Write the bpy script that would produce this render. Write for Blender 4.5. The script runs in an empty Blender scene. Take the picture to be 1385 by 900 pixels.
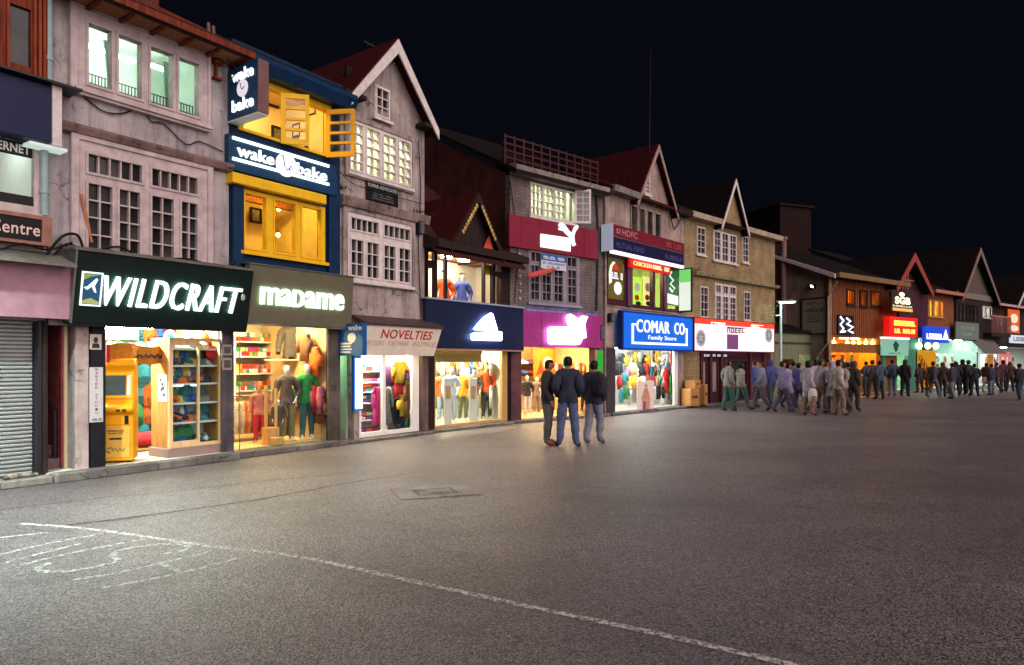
import bpy, bmesh, math, random
from mathutils import Vector, Matrix, noise as mnoise
random.seed(7)
S = bpy.context.scene
COL = S.collection
# ---------------------------------------------------------------- camera, night sky, light, exposure
EYE = 1.65; FPX = 923.0; CX = 692.5; HY = 490.0
cam = bpy.data.cameras.new('camera'); cam.lens = 36*FPX/1385; cam.sensor_width = 36
cam.shift_y = (HY-450)/1385; cam.clip_start = .05; cam.clip_end = 2000
co = bpy.data.objects.new('camera', cam); COL.objects.link(co)
co.location = (0, 0, EYE); co.rotation_euler = (math.pi/2, 0, 0); S.camera = co
w = bpy.data.worlds.new('World'); S.world = w; w.use_nodes = True
wn = w.node_tree.nodes; bgn = wn['Background']
bgn.inputs[0].default_value = (.42, .5, 1.0, 1); bgn.inputs[1].default_value = .0023
sl = bpy.data.lights.new('night_glow', 'SUN'); sl.energy = 1.6; sl.angle = math.radians(75); sl.color = (1, .84, .825)
so = bpy.data.objects.new('night_glow', sl); COL.objects.link(so)
so.rotation_euler = Vector((-.56, .64, -.43)).to_track_quat('-Z', 'Y').to_euler()
S.view_settings.view_transform = 'Standard'; S.view_settings.look = 'None'
S.view_settings.exposure = 1.2; S.view_settings.gamma = 1
S.render.engine = 'CYCLES'
S.cycles.use_denoising = True; S.cycles.max_bounces = 7; S.cycles.diffuse_bounces = 3; S.cycles.glossy_bounces = 3
S.cycles.transparent_max_bounces = 12; S.cycles.sample_clamp_indirect = 4
S.cycles.caustics_reflective = False; S.cycles.caustics_refractive = False
# ---------------------------------------------------------------- materials
def lin(c):
    r = []
    for v in c[:3]:
        v = v/255
        r.append(v/12.92 if v <= .04045 else ((v+.055)/1.055)**2.4)
    return tuple(r)+(1,)
_M = {}
def _base(name):
    m = bpy.data.materials.new(name); m.use_nodes = True
    nt = m.node_tree; return m, nt, nt.nodes['Principled BSDF']
def N(nt, t, **kw):
    n = nt.nodes.new(t)
    for k, v in kw.items():
        if k in n.inputs: n.inputs[k].default_value = v
        else: setattr(n, k, v)
    return n
def mixc(nt, fac, a, b):
    n = nt.nodes.new('ShaderNodeMix'); n.data_type = 'RGBA'
    nt.links.new(fac, n.inputs[0])
    for s, v in ((6, a), (7, b)):
        if isinstance(v, tuple): n.inputs[s].default_value = v
        else: nt.links.new(v, n.inputs[s])
    return n.outputs[2]
def ramp(nt, src, lo, hi):
    n = nt.nodes.new('ShaderNodeMapRange'); n.inputs[1].default_value = lo; n.inputs[2].default_value = hi
    nt.links.new(src, n.inputs[0]); return n.outputs[0]
def noise(nt, scale, detail=5, sc=(1, 1, 1), rough=.6):
    tc = N(nt, 'ShaderNodeTexCoord'); mp = N(nt, 'ShaderNodeMapping'); mp.inputs['Scale'].default_value = sc
    nt.links.new(tc.outputs['Object'], mp.inputs[0])
    n = N(nt, 'ShaderNodeTexNoise', Scale=scale, Detail=detail, Roughness=rough)
    nt.links.new(mp.outputs[0], n.inputs['Vector']); return n.outputs['Fac']
def bump(nt, b, h, strength, dist=.02):
    n = N(nt, 'ShaderNodeBump', Strength=strength, Distance=dist)
    nt.links.new(h, n.inputs['Height']); nt.links.new(n.outputs[0], b.inputs['Normal'])
def paint(c, rough=.6, vary=.25, metal=0, scale=6, bmp=.15):
    k = ('p', c, rough, vary, metal, scale)
    if k in _M: return _M[k]
    m, nt, b = _base('paint'); C = lin(c)
    D = tuple(v*(1-vary) for v in C[:3])+(1,)
    f = ramp(nt, noise(nt, scale, 6), .35, .65)
    nt.links.new(mixc(nt, f, D, C), b.inputs['Base Color'])
    b.inputs['Roughness'].default_value = max(rough, .45) if not metal else rough; b.inputs['Metallic'].default_value = metal; b.inputs['Specular IOR Level'].default_value = .22
    if bmp: bump(nt, b, noise(nt, 45, 3), bmp, .004)
    _M[k] = m; return m
def cloth(c):
    k = ('c', c)
    if k in _M: return _M[k]
    m, nt, b = _base('cloth'); C = lin(c)
    D = tuple(v*.72 for v in C[:3])+(1,)
    nt.links.new(mixc(nt, ramp(nt, noise(nt, 14, 4), .35, .65), D, C), b.inputs['Base Color'])
    b.inputs['Roughness'].default_value = .85
    bump(nt, b, noise(nt, 18, 3, (1, 1, .5)), .5, .02)
    _M[k] = m; return m
def stucco(c1, c2, stain, amt=.5, brick=None, name='plaster', peel=None):
    k = ('s', c1, c2, stain, amt, brick, peel)
    if k in _M: return _M[k]
    m, nt, b = _base(name)
    col = mixc(nt, ramp(nt, noise(nt, 1.6, 8), .38, .62), lin(c1), lin(c2))
    st = ramp(nt, noise(nt, 1.0, 9, (4.5, 4.5, .55), .78), .48, .72)
    mu = N(nt, 'ShaderNodeMath', operation='MULTIPLY'); nt.links.new(st, mu.inputs[0]); mu.inputs[1].default_value = amt
    col = mixc(nt, mu.outputs[0], col, lin(stain))
    sp = ramp(nt, noise(nt, 5, 9, (1, 1, 1), .78), .57, .66)
    mu2 = N(nt, 'ShaderNodeMath', operation='MULTIPLY'); nt.links.new(sp, mu2.inputs[0]); mu2.inputs[1].default_value = amt*.8
    col = mixc(nt, mu2.outputs[0], col, lin(stain))
    if peel:
        col = mixc(nt, ramp(nt, noise(nt, 4, 8, (1, 1, 1), .75), .60, .63), col, lin(peel))
    h = noise(nt, 30, 6)
    tcv = N(nt, 'ShaderNodeTexCoord'); ns = N(nt, 'ShaderNodeTexNoise', Scale=3.0, Detail=4.0); nt.links.new(tcv.outputs['Object'], ns.inputs['Vector'])
    av = N(nt, 'ShaderNodeVectorMath', operation='MULTIPLY_ADD'); nt.links.new(ns.outputs['Color'], av.inputs[0]); av.inputs[1].default_value = (.5, .5, .5); nt.links.new(tcv.outputs['Object'], av.inputs[2])
    vo = N(nt, 'ShaderNodeTexVoronoi', Scale=.9, feature='DISTANCE_TO_EDGE'); nt.links.new(av.outputs[0], vo.inputs['Vector'])
    ck = N(nt, 'ShaderNodeMath', operation='LESS_THAN'); nt.links.new(vo.outputs['Distance'], ck.inputs[0]); ck.inputs[1].default_value = .012
    cm = N(nt, 'ShaderNodeMath', operation='MULTIPLY'); nt.links.new(ck.outputs[0], cm.inputs[0]); nt.links.new(ramp(nt, noise(nt, .8, 3), .5, .6), cm.inputs[1])
    cm2 = N(nt, 'ShaderNodeMath', operation='MULTIPLY'); nt.links.new(cm.outputs[0], cm2.inputs[0]); cm2.inputs[1].default_value = .75*amt
    col = mixc(nt, cm2.outputs[0], col, (.03, .025, .022, 1))
    if brick:
        tc = N(nt, 'ShaderNodeTexCoord'); sx = N(nt, 'ShaderNodeSeparateXYZ'); cb = N(nt, 'ShaderNodeCombineXYZ')
        nt.links.new(tc.outputs['Object'], sx.inputs[0]); nt.links.new(sx.outputs[0], cb.inputs[0]); nt.links.new(sx.outputs[2], cb.inputs[1])
        br = N(nt, 'ShaderNodeTexBrick', Scale=1); br.inputs['Brick Width'].default_value = .2; br.inputs['Row Height'].default_value = .085
        br.inputs['Mortar Size'].default_value = .018; br.inputs['Color1'].default_value = (.75,)*3+(1,); br.inputs['Color2'].default_value = (1.1,)*3+(1,)
        br.inputs['Mortar'].default_value = (.5,)*3+(1,)
        nt.links.new(cb.outputs[0], br.inputs['Vector'])
        mm = nt.nodes.new('ShaderNodeMix'); mm.data_type = 'RGBA'; mm.blend_type = 'MULTIPLY'; mm.inputs[0].default_value = .6
        nt.links.new(col, mm.inputs[6]); nt.links.new(br.outputs['Color'], mm.inputs[7]); col = mm.outputs[2]
        bw = N(nt, 'ShaderNodeMath', operation='MULTIPLY_ADD'); nt.links.new(br.outputs['Fac'], bw.inputs[0]); bw.inputs[1].default_value = -1.5
        nt.links.new(h, bw.inputs[2]); h = bw.outputs[0]
    nt.links.new(col, b.inputs['Base Color']); b.inputs['Roughness'].default_value = .9; b.inputs['Specular IOR Level'].default_value = .2
    bump(nt, b, h, .5, .02); _M[k] = m; return m
def wood(c1, c2, sc=(8, 8, 1), boards=0):
    k = ('w', c1, c2, sc, boards)
    if k in _M: return _M[k]
    m, nt, b = _base('timber'); n = noise(nt, 2.5, 6, sc)
    nt.links.new(mixc(nt, ramp(nt, n, .35, .65), lin(c1), lin(c2)), b.inputs['Base Color'])
    b.inputs['Roughness'].default_value = .7; b.inputs['Specular IOR Level'].default_value = .12; bump(nt, b, n, .4, .01); _M[k] = m; return m
def glow(c, s):
    k = ('g', c, s)
    if k in _M: return _M[k]
    m, nt, b = _base('lit'); C = lin(c)
    if s >= 12: s *= 3.6
    b.inputs['Base Color'].default_value = (C[0]*.25, C[1]*.25, C[2]*.25, 1); b.inputs['Emission Color'].default_value = C
    b.inputs['Emission Strength'].default_value = s; _M[k] = m; return m
def glass(c=(245, 250, 248)):
    k = ('gl', c)
    if k in _M: return _M[k]
    m, nt, b = _base('glass'); nt.nodes.remove(b); out = nt.nodes['Material Output']
    t = N(nt, 'ShaderNodeBsdfTransparent'); t.inputs[0].default_value = lin(c)
    g = N(nt, 'ShaderNodeBsdfGlossy', Roughness=.04); lw = N(nt, 'ShaderNodeLayerWeight'); pw = N(nt, 'ShaderNodeMath', operation='POWER'); nt.links.new(lw.outputs['Facing'], pw.inputs[0]); pw.inputs[1].default_value = 4
    fr = N(nt, 'ShaderNodeMath', operation='MULTIPLY_ADD'); nt.links.new(pw.outputs[0], fr.inputs[0]); fr.inputs[1].default_value = .45; fr.inputs[2].default_value = .03
    mx = N(nt, 'ShaderNodeMixShader')
    nt.links.new(fr.outputs[0], mx.inputs[0]); nt.links.new(t.outputs[0], mx.inputs[1]); nt.links.new(g.outputs[0], mx.inputs[2])
    nt.links.new(mx.outputs[0], out.inputs[0]); _M[k] = m; return m
def darkglass(c1=(.008, .009, .010, 1), c2=(.03, .031, .03, 1)):
    if ('dg', c1) in _M: return _M[('dg', c1)]
    m, nt, b = _base('dark_glass')
    nt.links.new(mixc(nt, ramp(nt, noise(nt, 1.7, 3), .4, .6), c1, c2), b.inputs['Base Color'])
    b.inputs['Roughness'].default_value = .12; b.inputs['Specular IOR Level'].default_value = .3
    bump(nt, b, noise(nt, 1.2, 2), .25, .02); _M[('dg', c1)] = m; return m
def asphalt():
    m, nt, b = _base('asphalt')
    tc = N(nt, 'ShaderNodeTexCoord')
    v = N(nt, 'ShaderNodeTexVoronoi', Scale=105.0); nt.links.new(tc.outputs['Object'], v.inputs['Vector'])
    v2 = N(nt, 'ShaderNodeTexVoronoi', Scale=60.0); nt.links.new(tc.outputs['Object'], v2.inputs['Vector'])
    bw = N(nt, 'ShaderNodeRGBToBW'); nt.links.new(v.outputs['Color'], bw.inputs[0])
    sa = ramp(nt, bw.outputs[0], .25, .85)
    c = mixc(nt, sa, (.032, .026, .027, 1), (.32, .264, .274, 1))
    c2 = mixc(nt, sa, (.021, .017, .018, 1), (.21, .168, .177, 1))
    c = mixc(nt, ramp(nt, noise(nt, .22, 7, (1, 1.6, 1), .62), .42, .62), c, c2)
    c = mixc(nt, ramp(nt, noise(nt, 1.6, 8, (1, 1, 1), .75), .55, .75), c, (.06, .05, .052, 1))
    c = mixc(nt, ramp(nt, noise(nt, .9, 6, (1, 1, 1), .7), .60, .74), c, (.20, .175, .172, 1))
    c = mixc(nt, ramp(nt, noise(nt, 62, 2), .70, .75), c, (.55, .50, .49, 1))
    nt.links.new(c, b.inputs['Base Color']); b.inputs['Roughness'].default_value = .5
    ad = N(nt, 'ShaderNodeMath', operation='MULTIPLY_ADD'); nt.links.new(v2.outputs['Distance'], ad.inputs[0]); ad.inputs[1].default_value = -.9
    nt.links.new(bw.outputs[0], ad.inputs[2])
    ad2 = N(nt, 'ShaderNodeMath', operation='ADD'); nt.links.new(ad.outputs[0], ad2.inputs[0])
    nt.links.new(noise(nt, 9, 5), ad2.inputs[1])
    bump(nt, b, ad2.outputs[0], .9, .010); return m
def sheer(c):
    k = ('sh', c)
    if k in _M: return _M[k]
    m, nt, b = _base('sheer'); out = nt.nodes['Material Output']; C = lin(c); b.inputs['Base Color'].default_value = C; b.inputs['Roughness'].default_value = .9
    t = N(nt, 'ShaderNodeBsdfTranslucent'); t.inputs[0].default_value = C; mx = N(nt, 'ShaderNodeMixShader'); mx.inputs[0].default_value = .5
    nt.links.new(b.outputs[0], mx.inputs[1]); nt.links.new(t.outputs[0], mx.inputs[2]); nt.links.new(mx.outputs[0], out.inputs[0]); _M[k] = m; return m
def roadpaint(c, cover):
    m, nt, b = _base('road_paint'); out = nt.nodes['Material Output']
    b.inputs['Base Color'].default_value = lin(c); b.inputs['Roughness'].default_value = .8
    t = N(nt, 'ShaderNodeBsdfTransparent'); mx = N(nt, 'ShaderNodeMixShader')
    nt.links.new(ramp(nt, noise(nt, 22, 6, (1, 1, 1), .8), cover, cover+.12), mx.inputs[0])
    nt.links.new(t.outputs[0], mx.inputs[1]); nt.links.new(b.outputs[0], mx.inputs[2]); nt.links.new(mx.outputs[0], out.inputs[0])
    return m
# ---------------------------------------------------------------- mesh builder
class MB:
    def __init__(s, xf=None): s.v = []; s.f = []; s.xf = xf
    def add(s, vs, fs):
        o = len(s.v)
        if s.xf: vs = [s.xf(*p) for p in vs]
        s.v += [tuple(p) for p in vs]; s.f += [tuple(i+o for i in f) for f in fs]; return s
    def box(s, x0, x1, y0, y1, z0, z1):
        if x0 > x1: x0, x1 = x1, x0
        if y0 > y1: y0, y1 = y1, y0
        if z0 > z1: z0, z1 = z1, z0
        return s.add([(x0,y0,z0),(x1,y0,z0),(x1,y1,z0),(x0,y1,z0),(x0,y0,z1),(x1,y0,z1),(x1,y1,z1),(x0,y1,z1)],
                     [(0,3,2,1),(4,5,6,7),(0,1,5,4),(1,2,6,5),(2,3,7,6),(3,0,4,7)])
    def hexa(s, p): # 8 points, bottom loop then top loop
        return s.add(p, [(0,3,2,1),(4,5,6,7),(0,1,5,4),(1,2,6,5),(2,3,7,6),(3,0,4,7)])
    def prism(s, poly, a, b, axis='y'): # poly of (p,q) swept along axis from a to b
        n = len(poly)
        def pt(p, q, t): return (p, t, q) if axis == 'y' else ((t, p, q) if axis == 'x' else (p, q, t))
        return s.add([pt(p, q, a) for p, q in poly]+[pt(p, q, b) for p, q in poly],
                     [tuple(range(n)), tuple(range(2*n-1, n-1, -1))]+[(i, i+n, (i+1) % n+n, (i+1) % n) for i in range(n)])
    def tube(s, pts, r, n=8):
        pts = [Vector(p) for p in pts]; rs = r if isinstance(r, (list, tuple)) else [r]*len(pts)
        vs = []; fs = []
        for i, p in enumerate(pts):
            d = (pts[min(i+1, len(pts)-1)]-pts[max(i-1, 0)]).normalized()
            a = d.cross(Vector((0, 0, 1)) if abs(d.z) < .9 else Vector((1, 0, 0))).normalized(); b2 = d.cross(a)
            for k in range(n):
                t = 2*math.pi*k/n; vs.append(p+a*math.cos(t)*rs[i]+b2*math.sin(t)*rs[i])
        for i in range(len(pts)-1):
            for k in range(n): fs.append((i*n+k, i*n+(k+1) % n, (i+1)*n+(k+1) % n, (i+1)*n+k))
        fs.append(tuple(range(n-1, -1, -1))); L = (len(pts)-1)*n; fs.append(tuple(range(L, L+n)))
        return s.add(vs, fs)
    def loft(s, rings, cap=True): # rings: list of point lists of equal length
        n = len(rings[0]); vs = [p for r in rings for p in r]; fs = []
        for i in range(len(rings)-1):
            for k in range(n): fs.append((i*n+k, i*n+(k+1) % n, (i+1)*n+(k+1) % n, (i+1)*n+k))
        if cap: fs.append(tuple(range(n-1, -1, -1))); L = (len(rings)-1)*n; fs.append(tuple(range(L, L+n)))
        return s.add(vs, fs)
    def ell(s, c, r, nu=10, nv=6):
        rings = []
        for j in range(nv+1):
            t = math.pi*(j/nv); t = min(max(t, .12), math.pi-.12)
            rings.append([(c[0]+r[0]*math.sin(t)*math.cos(2*math.pi*k/nu), c[1]+r[1]*math.sin(t)*math.sin(2*math.pi*k/nu), c[2]-r[2]*math.cos(t)) for k in range(nu)])
        return s.loft(rings)
    def plate(s, x0, x1, z0, z1, holes, y0, y1):
        q = lambda v: round(v, 4)
        hs = [(q(max(x0, a)), q(min(x1, b)), q(max(z0, c)), q(min(z1, d))) for a, b, c, d in holes]
        xs = sorted({q(x0), q(x1)} | {v for h in hs for v in h[:2]}); zs = sorted({q(z0), q(z1)} | {v for h in hs for v in h[2:]})
        nx, nz = len(xs)-1, len(zs)-1
        sol = [[not any(a <= (xs[i]+xs[i+1])/2 <= b and c <= (zs[j]+zs[j+1])/2 <= d for a, b, c, d in hs) for j in range(nz)] for i in range(nx)]
        for j in range(nz):
            i = 0
            while i < nx:
                if not sol[i][j]: i += 1; continue
                k = i
                while k < nx and sol[k][j]: k += 1
                a, b, c, d = xs[i], xs[k], zs[j], zs[j+1]
                s.add([(a,y0,c),(b,y0,c),(b,y0,d),(a,y0,d),(a,y1,c),(b,y1,c),(b,y1,d),(a,y1,d)],
                      [(0,1,2,3),(7,6,5,4),(0,3,7,4),(1,5,6,2)])
                i = k
        for i in range(nx):
            for j in range(nz+1):
                lo = sol[i][j-1] if j > 0 else False; hi = sol[i][j] if j < nz else False
                if lo != hi:
                    a, b, c = xs[i], xs[i+1], zs[j]
                    p = [(a,y0,c),(b,y0,c),(b,y1,c),(a,y1,c)]; s.add(p, [(0,1,2,3)] if lo else [(3,2,1,0)])
        return s
    def text(s, string, x0, x1, z0, z1, d0, d1, shear=0, bold=0, space=1.06):
        cu = bpy.data.curves.new('t', 'FONT'); cu.body = string; cu.size = 1; cu.extrude = .5; cu.shear = shear; cu.offset = bold; cu.resolution_u = 4; cu.space_character = space
        o = bpy.data.objects.new('t', cu); COL.objects.link(o)
        me = bpy.data.meshes.new_from_object(o.evaluated_get(bpy.context.evaluated_depsgraph_get()))
        bpy.data.objects.remove(o); bpy.data.curves.remove(cu)
        if not me.vertices: return s
        X = [v.co.x for v in me.vertices]; Y = [v.co.y for v in me.vertices]
        a, b, c, d = min(X), max(X), min(Y), max(Y)
        s.add([(x0+(v.co.x-a)/(b-a)*(x1-x0), d0+(v.co.z+.5)*(d1-d0), z0+(v.co.y-c)/max(d-c, 1e-6)*(z1-z0)) for v in me.vertices], [tuple(p.vertices) for p in me.polygons])
        bpy.data.meshes.remove(me); return s
    def mesh(s, name, mat=None, off=(0, 0, 0), smooth=False, bev=0):
        me = bpy.data.meshes.new(name)
        me.from_pydata([(p[0]-off[0], p[1]-off[1], p[2]-off[2]) for p in s.v], [], s.f)
        bm = bmesh.new(); bm.from_mesh(me)
        bmesh.ops.recalc_face_normals(bm, faces=bm.faces)
        if bev:
            bmesh.ops.remove_doubles(bm, verts=bm.verts, dist=1e-5)
            ed = [e for e in bm.edges if len(e.link_faces) == 2 and e.calc_face_angle(0) > .6]
            bmesh.ops.bevel(bm, geom=ed, offset=bev, segments=1, affect='EDGES', clamp_overlap=True)
        bm.to_mesh(me); bm.free()
        if smooth: me.polygons.foreach_set('use_smooth', [True]*len(me.polygons))
        if mat: me.materials.append(mat)
        return me
def link(name, me, parent=None, mat=None):
    o = bpy.data.objects.new(name, me); COL.objects.link(o)
    if parent: o.parent = parent
    if mat and me:
        if not me.materials: me.materials.append(None)
        o.material_slots[0].link = 'OBJECT'; o.material_slots[0].material = mat
    return o
def tag(o, label=None, cat=None, group=None, kind=None):
    if label: o['label'] = label
    if cat: o['category'] = cat
    if group: o['group'] = group
    if kind: o['kind'] = kind
    return o
# ---------------------------------------------------------------- facade planes: u along the street, v into the house, z up
def ground(px, py):
    d = EYE*FPX/(py-HY); return ((px-CX)/FPX*d, d)
class Face:
    def __init__(s, px, gy, vp):
        s.o = Vector((*ground(px, gy), 0)); a = math.atan2(FPX, vp-CX); s.a = a
        s.d = Vector((math.cos(a), math.sin(a), 0)); s.n = Vector((-math.sin(a), math.cos(a), 0))
        s.px = px; s.gy = gy; s.vp = vp
    def P(s, px, py, v=0):
        r = Vector(((px-CX)/FPX, 1, (HY-py)/FPX)); t = (v+s.o.dot(s.n))/r.dot(s.n); p = r*t
        return ((p-s.o).dot(s.d), p.z+EYE)
    def U(s, px, v=0): return s.P(px, HY, v)[0]
    def R(s, x0, x1, yt, yb, v=0):
        a, z1 = s.P(x0, yt, v); _, z0 = s.P(x0, yb, v); return (a, s.U(x1, v), z0, z1)
    def R2(s, x0, x1, yt, yb, v=0): # heights read at the right edge
        b, z1 = s.P(x1, yt, v); _, z0 = s.P(x1, yb, v); return (s.U(x0, v), b, z0, z1)
    def W(s, u, v, z=0): return s.o+s.d*u+s.n*v+Vector((0, 0, z))
def line(px, gy, vp, x2): return HY+(gy-HY)*(vp-x2)/(vp-px)
FA = Face(100, 646, 1340); g = line(100, 646, 1340, 310)
FB = Face(310, g, 1330); g = line(310, g, 1330, 459)
FC = Face(459, g, 1350); g = line(459, g, 1350, 575)
FD = Face(575, g, 1400); g = line(575, g, 1400, 689)
FE = Face(689, g, 1720); g = line(689, g, 1720, 818)
FF = Face(818, g, 1500); g = line(818, g, 1500, 926)
FG = Face(926, g, 1650); g = line(926, g, 1650, 1050)
FH = Face(1120, 536, 1945); g = line(1120, 536, 1945, 1245)
FI = Face(1245, g, 1900)
class T: # a thing: an Empty at its base in a facade's frame; parts keep facade coordinates
    def __init__(s, name, face, base, label, cat, group=None, kind=None, rot=0):
        s.r = link(name, None); s.b = base; s.face = face
        s.r.location = face.W(*base); s.r.rotation_euler = (0, 0, face.a+rot)
        tag(s.r, label, cat, group, kind)
    def p(s, name, mb, mat, parent=None, smooth=False, bev=0, label=None, kind=None):
        o = link(name, mb.mesh(name, mat, s.b, smooth, bev), parent or s.r)
        return tag(o, label, kind=kind)
def solo(name, face, base, mb, mat, label, cat, group=None, smooth=False, bev=0, kind=None):
    o = link(name, mb.mesh(name, mat, base, smooth, bev)); o.location = face.W(*base); o.rotation_euler = (0, 0, face.a)
    return tag(o, label, cat, group, kind)
_pane = {}
def panes(parent, t, rects, y, mat, name='pane', th=.008):
    m0 = mat
    for a, b, c, d in rects:
        mat = random.choice(DGS) if m0 is DGS[0] else m0
        k = (round(b-a, 2), round(d-c, 2), mat.name, name)
        if k not in _pane:
            hx, hz = (b-a)/2, (d-c)/2
            _pane[k] = MB().box(-hx, hx, -th/2, th/2, -hz, hz).mesh(name, mat)
        o = link(name, _pane[k], parent); o.location = ((a+b)/2-t.b[0], y-t.b[1], (c+d)/2-t.b[2])
def grid(a, b, c, d, nc, nr, m=.022):
    w = (b-a-m*(nc-1))/nc; h = (d-c-m*(nr-1))/nr
    return [(a+i*(w+m), a+i*(w+m)+w, c+j*(h+m), c+j*(h+m)+h) for i in range(nc) for j in range(nr)]
def window(t, rect, lights, fmat, gmat, v=0, out=.05, sub=True, name='window', sash=True):
    # lights: (u0,u1,z0,z1,cols,rows): panes are cut right through the frame plate
    a, b, c, d = rect; ps = []
    mb = MB()
    for L in lights: ps += grid(*L)
    mb.plate(a, b, c, d, ps, v-out+.02, v+.05)
    if sash:
        for L in lights:
            e = .035; mb.plate(L[0]-e, L[1]+e, L[2]-e, L[3]+e, [L[:4]], v-out, v-out+.02)
    mb.box(a-.05, b+.05, v-out-.04, v-out+.02, c-.06, c)
    f = t.p(name, mb, fmat, bev=0)
    panes(f, t, ps, v+.012, gmat)
    return f
def fr(face, rect, spec, v=0): # spec: (x0,x1,f0,f1,cols,rows): pixels across, fractions of the height
    z0, z1 = rect[2], rect[3]
    return [(face.U(x0, v), face.U(x1, v), z0+(z1-z0)*f0, z0+(z1-z0)*f1, nc, nr) for x0, x1, f0, f1, nc, nr in spec]
def room(t, u0, u1, z0, z1, v0, v1, wm, fm, cm):
    e = .04
    if hasattr(t, 'lim'): u0 = max(u0, t.lim[0]+.075); u1 = min(u1, t.lim[1]-.075)
    t.p('back_wall', MB().box(u0, u1, v1, v1+e, z0, z1), wm)
    t.p('side_wall', MB().box(u0-e, u0, v0, v1+e, z0, z1), wm)
    t.p('side_wall', MB().box(u1, u1+e, v0, v1+e, z0, z1), wm)
    t.p('floor', MB().box(u0-e, u1+e, v0, v1+e, z0-e, z0), fm)
    t.p('ceiling', MB().box(u0-e, u1+e, v0, v1+e, z1, z1+e), cm)
def lamps(t, spots, z, mat, sx=.6, sy=.12):
    for u, v in spots: t.p('ceiling_light', MB().box(u-sx/2, u+sx/2, v-sy/2, v+sy/2, z-.05, z-.004), mat)
def roof(t, u0, u1, zt, dep, slope, mat, over=.35, th=.1, side=.12):
    pr = [(-over, zt-over*slope), (dep, zt+dep*slope), (dep, zt+dep*slope+th), (-over, zt-over*slope+th)]
    return t.p('roof', MB().prism(pr, u0-side, u1+side, 'x'), mat)
def sides(t, u0, u1, zt, dep, slope, mat, v0=.2):
    pr = [(v0, 0), (dep, 0), (dep, zt+dep*slope-.02), (v0, zt+v0*slope-.02)]
    t.lim = (u0, u1); LIM[t.face] = t.lim
    t.p('side_wall', MB().prism(pr, u0+.004, u0+.03, 'x'), mat); t.p('side_wall', MB().prism(pr, u1-.03, u1-.004, 'x'), mat)
def gable(t, ua, um, ub, zb, za, v, wmat, rmat, bmat, dep=4, over=.25, bw=.17, hole=None, th=.08):
    tri = MB()
    zr = lambda x: zb+(za-zb)*((x-ua)/(um-ua) if x < um else (ub-x)/(ub-um))
    def reg(x0, x1, zl):
        pl = [(x0, zl), (x1, zl)]
        if zr(x1) > zl+1e-4: pl.append((x1, zr(x1)))
        if x0 < um < x1: pl.append((um, za))
        if zr(x0) > zl+1e-4: pl.append((x0, zr(x0)))
        tri.prism(pl, v, v+.15)
    if hole:
        a, b, c, d = hole; reg(ua, a, zb); reg(b, ub, zb); tri.prism([(a, zb), (b, zb), (b, c), (a, c)], v, v+.15); reg(a, b, d)
    else: reg(ua, ub, zb)
    t.p('gable_wall', tri, wmat)
    for e in (ua, ub):
        sl = (za-zb)/(um-e); ex = e-(.14 if e < um else -.14); zx = zb+(ex-e)*sl
        r = t.p('roof', MB().prism([(ex, zx), (um, za), (um, za+th*1.5), (ex, zx+th*1.5)], v-over, v+dep), rmat)
        t.p('bargeboard', MB().prism([(ex, zx-bw*.7), (um, za-bw*1.1), (um, za+th), (ex, zx+th)], v-over-.04, v-over-.004), bmat)
class Sign: # a board hung off a facade: corners by points, tilted if top and bottom stand off differently
    def __init__(s, name, face, u0, u1, z0, z1, vb, vt, mat, label, th=.1, cat='sign', group=None, part='board', z1r=None, bev=.006):
        s.t = T(name, face, (u0, vb, z0), label, cat, group)
        L = math.hypot(z1-z0, vt-vb); s.L = L; s.w = u1-u0
        tz, tv = (z1-z0)/L, (vt-vb)/L   # up the board
        nz, nv = tv, -tz                # outwards
        s.xf = lambda x, d, z: (u0+x, vb+tv*z+nv*(-d), z0+tz*z+nz*(-d))
        s.board = s.t.p(part, MB(s.xf).box(0, s.w, 0, th, 0, L), mat, bev=bev)
    def mb(s): return MB(s.xf)
    def p(s, name, mb, mat, **k): return s.t.p(name, mb, mat, **k)
    def text(s, string, a, b, c, d, mat, dep=.02, name='lettering', gap=.0, **k):
        return s.t.p(name, MB(s.xf).text(string, a*s.w, b*s.w, c*s.L, d*s.L, -gap-dep, -gap-.001, **k), mat)
    def poly(s, name, pts, mat, dep=.02, gap=0.0, **k):
        return s.t.p(name, MB(s.xf).prism([(a*s.w, b*s.L) for a, b in pts], -gap-dep, -gap-.001), mat, **k)
def circle(cx, cy, rx, ry, n=20): return [(cx+rx*math.cos(2*math.pi*k/n), cy+ry*math.sin(2*math.pi*k/n)) for k in range(n)]
LIM = {}
def clampw(face, u, v, z, m): # keep a thing inside the side wall of its shop, on the same line of sight
    L = LIM.get(face)
    if L and u > L[1]-m:
        px, py = proj(face, u, v, z); v, z = Vz(face, px, py, L[1]-m); u = L[1]-m
    return u, max(v, .22), z
ORD = ['first', 'second', 'third', 'fourth', 'fifth', 'sixth', 'seventh', 'eighth', 'ninth', 'tenth', 'eleventh', 'twelfth', 'thirteenth', 'fourteenth', 'fifteenth']
def wallpic(face, t, px, py, vb, s_, label, group, prt):
    u, z = face.P(px, py, vb); L = t.lim[1]-.08
    if u < L-.1:
        tp = T('picture_frame', face, (u, vb, z), label, 'picture', group); xf = lambda x, d, q: (u+x, vb-d, z+q)
    else:
        v, z = Vz(face, px, py, L); tp = T('picture_frame', face, (L, v, z), label, 'picture', group); xf = lambda x, d, q: (L-d, v-x, z+q)
    tp.p('frame', MB(xf).plate(-s_/2, s_/2, -s_*.6, s_*.6, [(-s_/2+.04, s_/2-.04, -s_*.6+.04, s_*.6-.04)], .0, .05), BLACK)
    tp.p('print', MB(xf).box(-s_/2+.04, s_/2-.04, .01, .02, -s_*.6+.04, s_*.6-.04), prt)
def proj(face, u, v, z=EYE):
    p = face.W(u, v, z); return CX+FPX*p.x/p.y, HY-FPX*(p.z-EYE)/p.y
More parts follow.
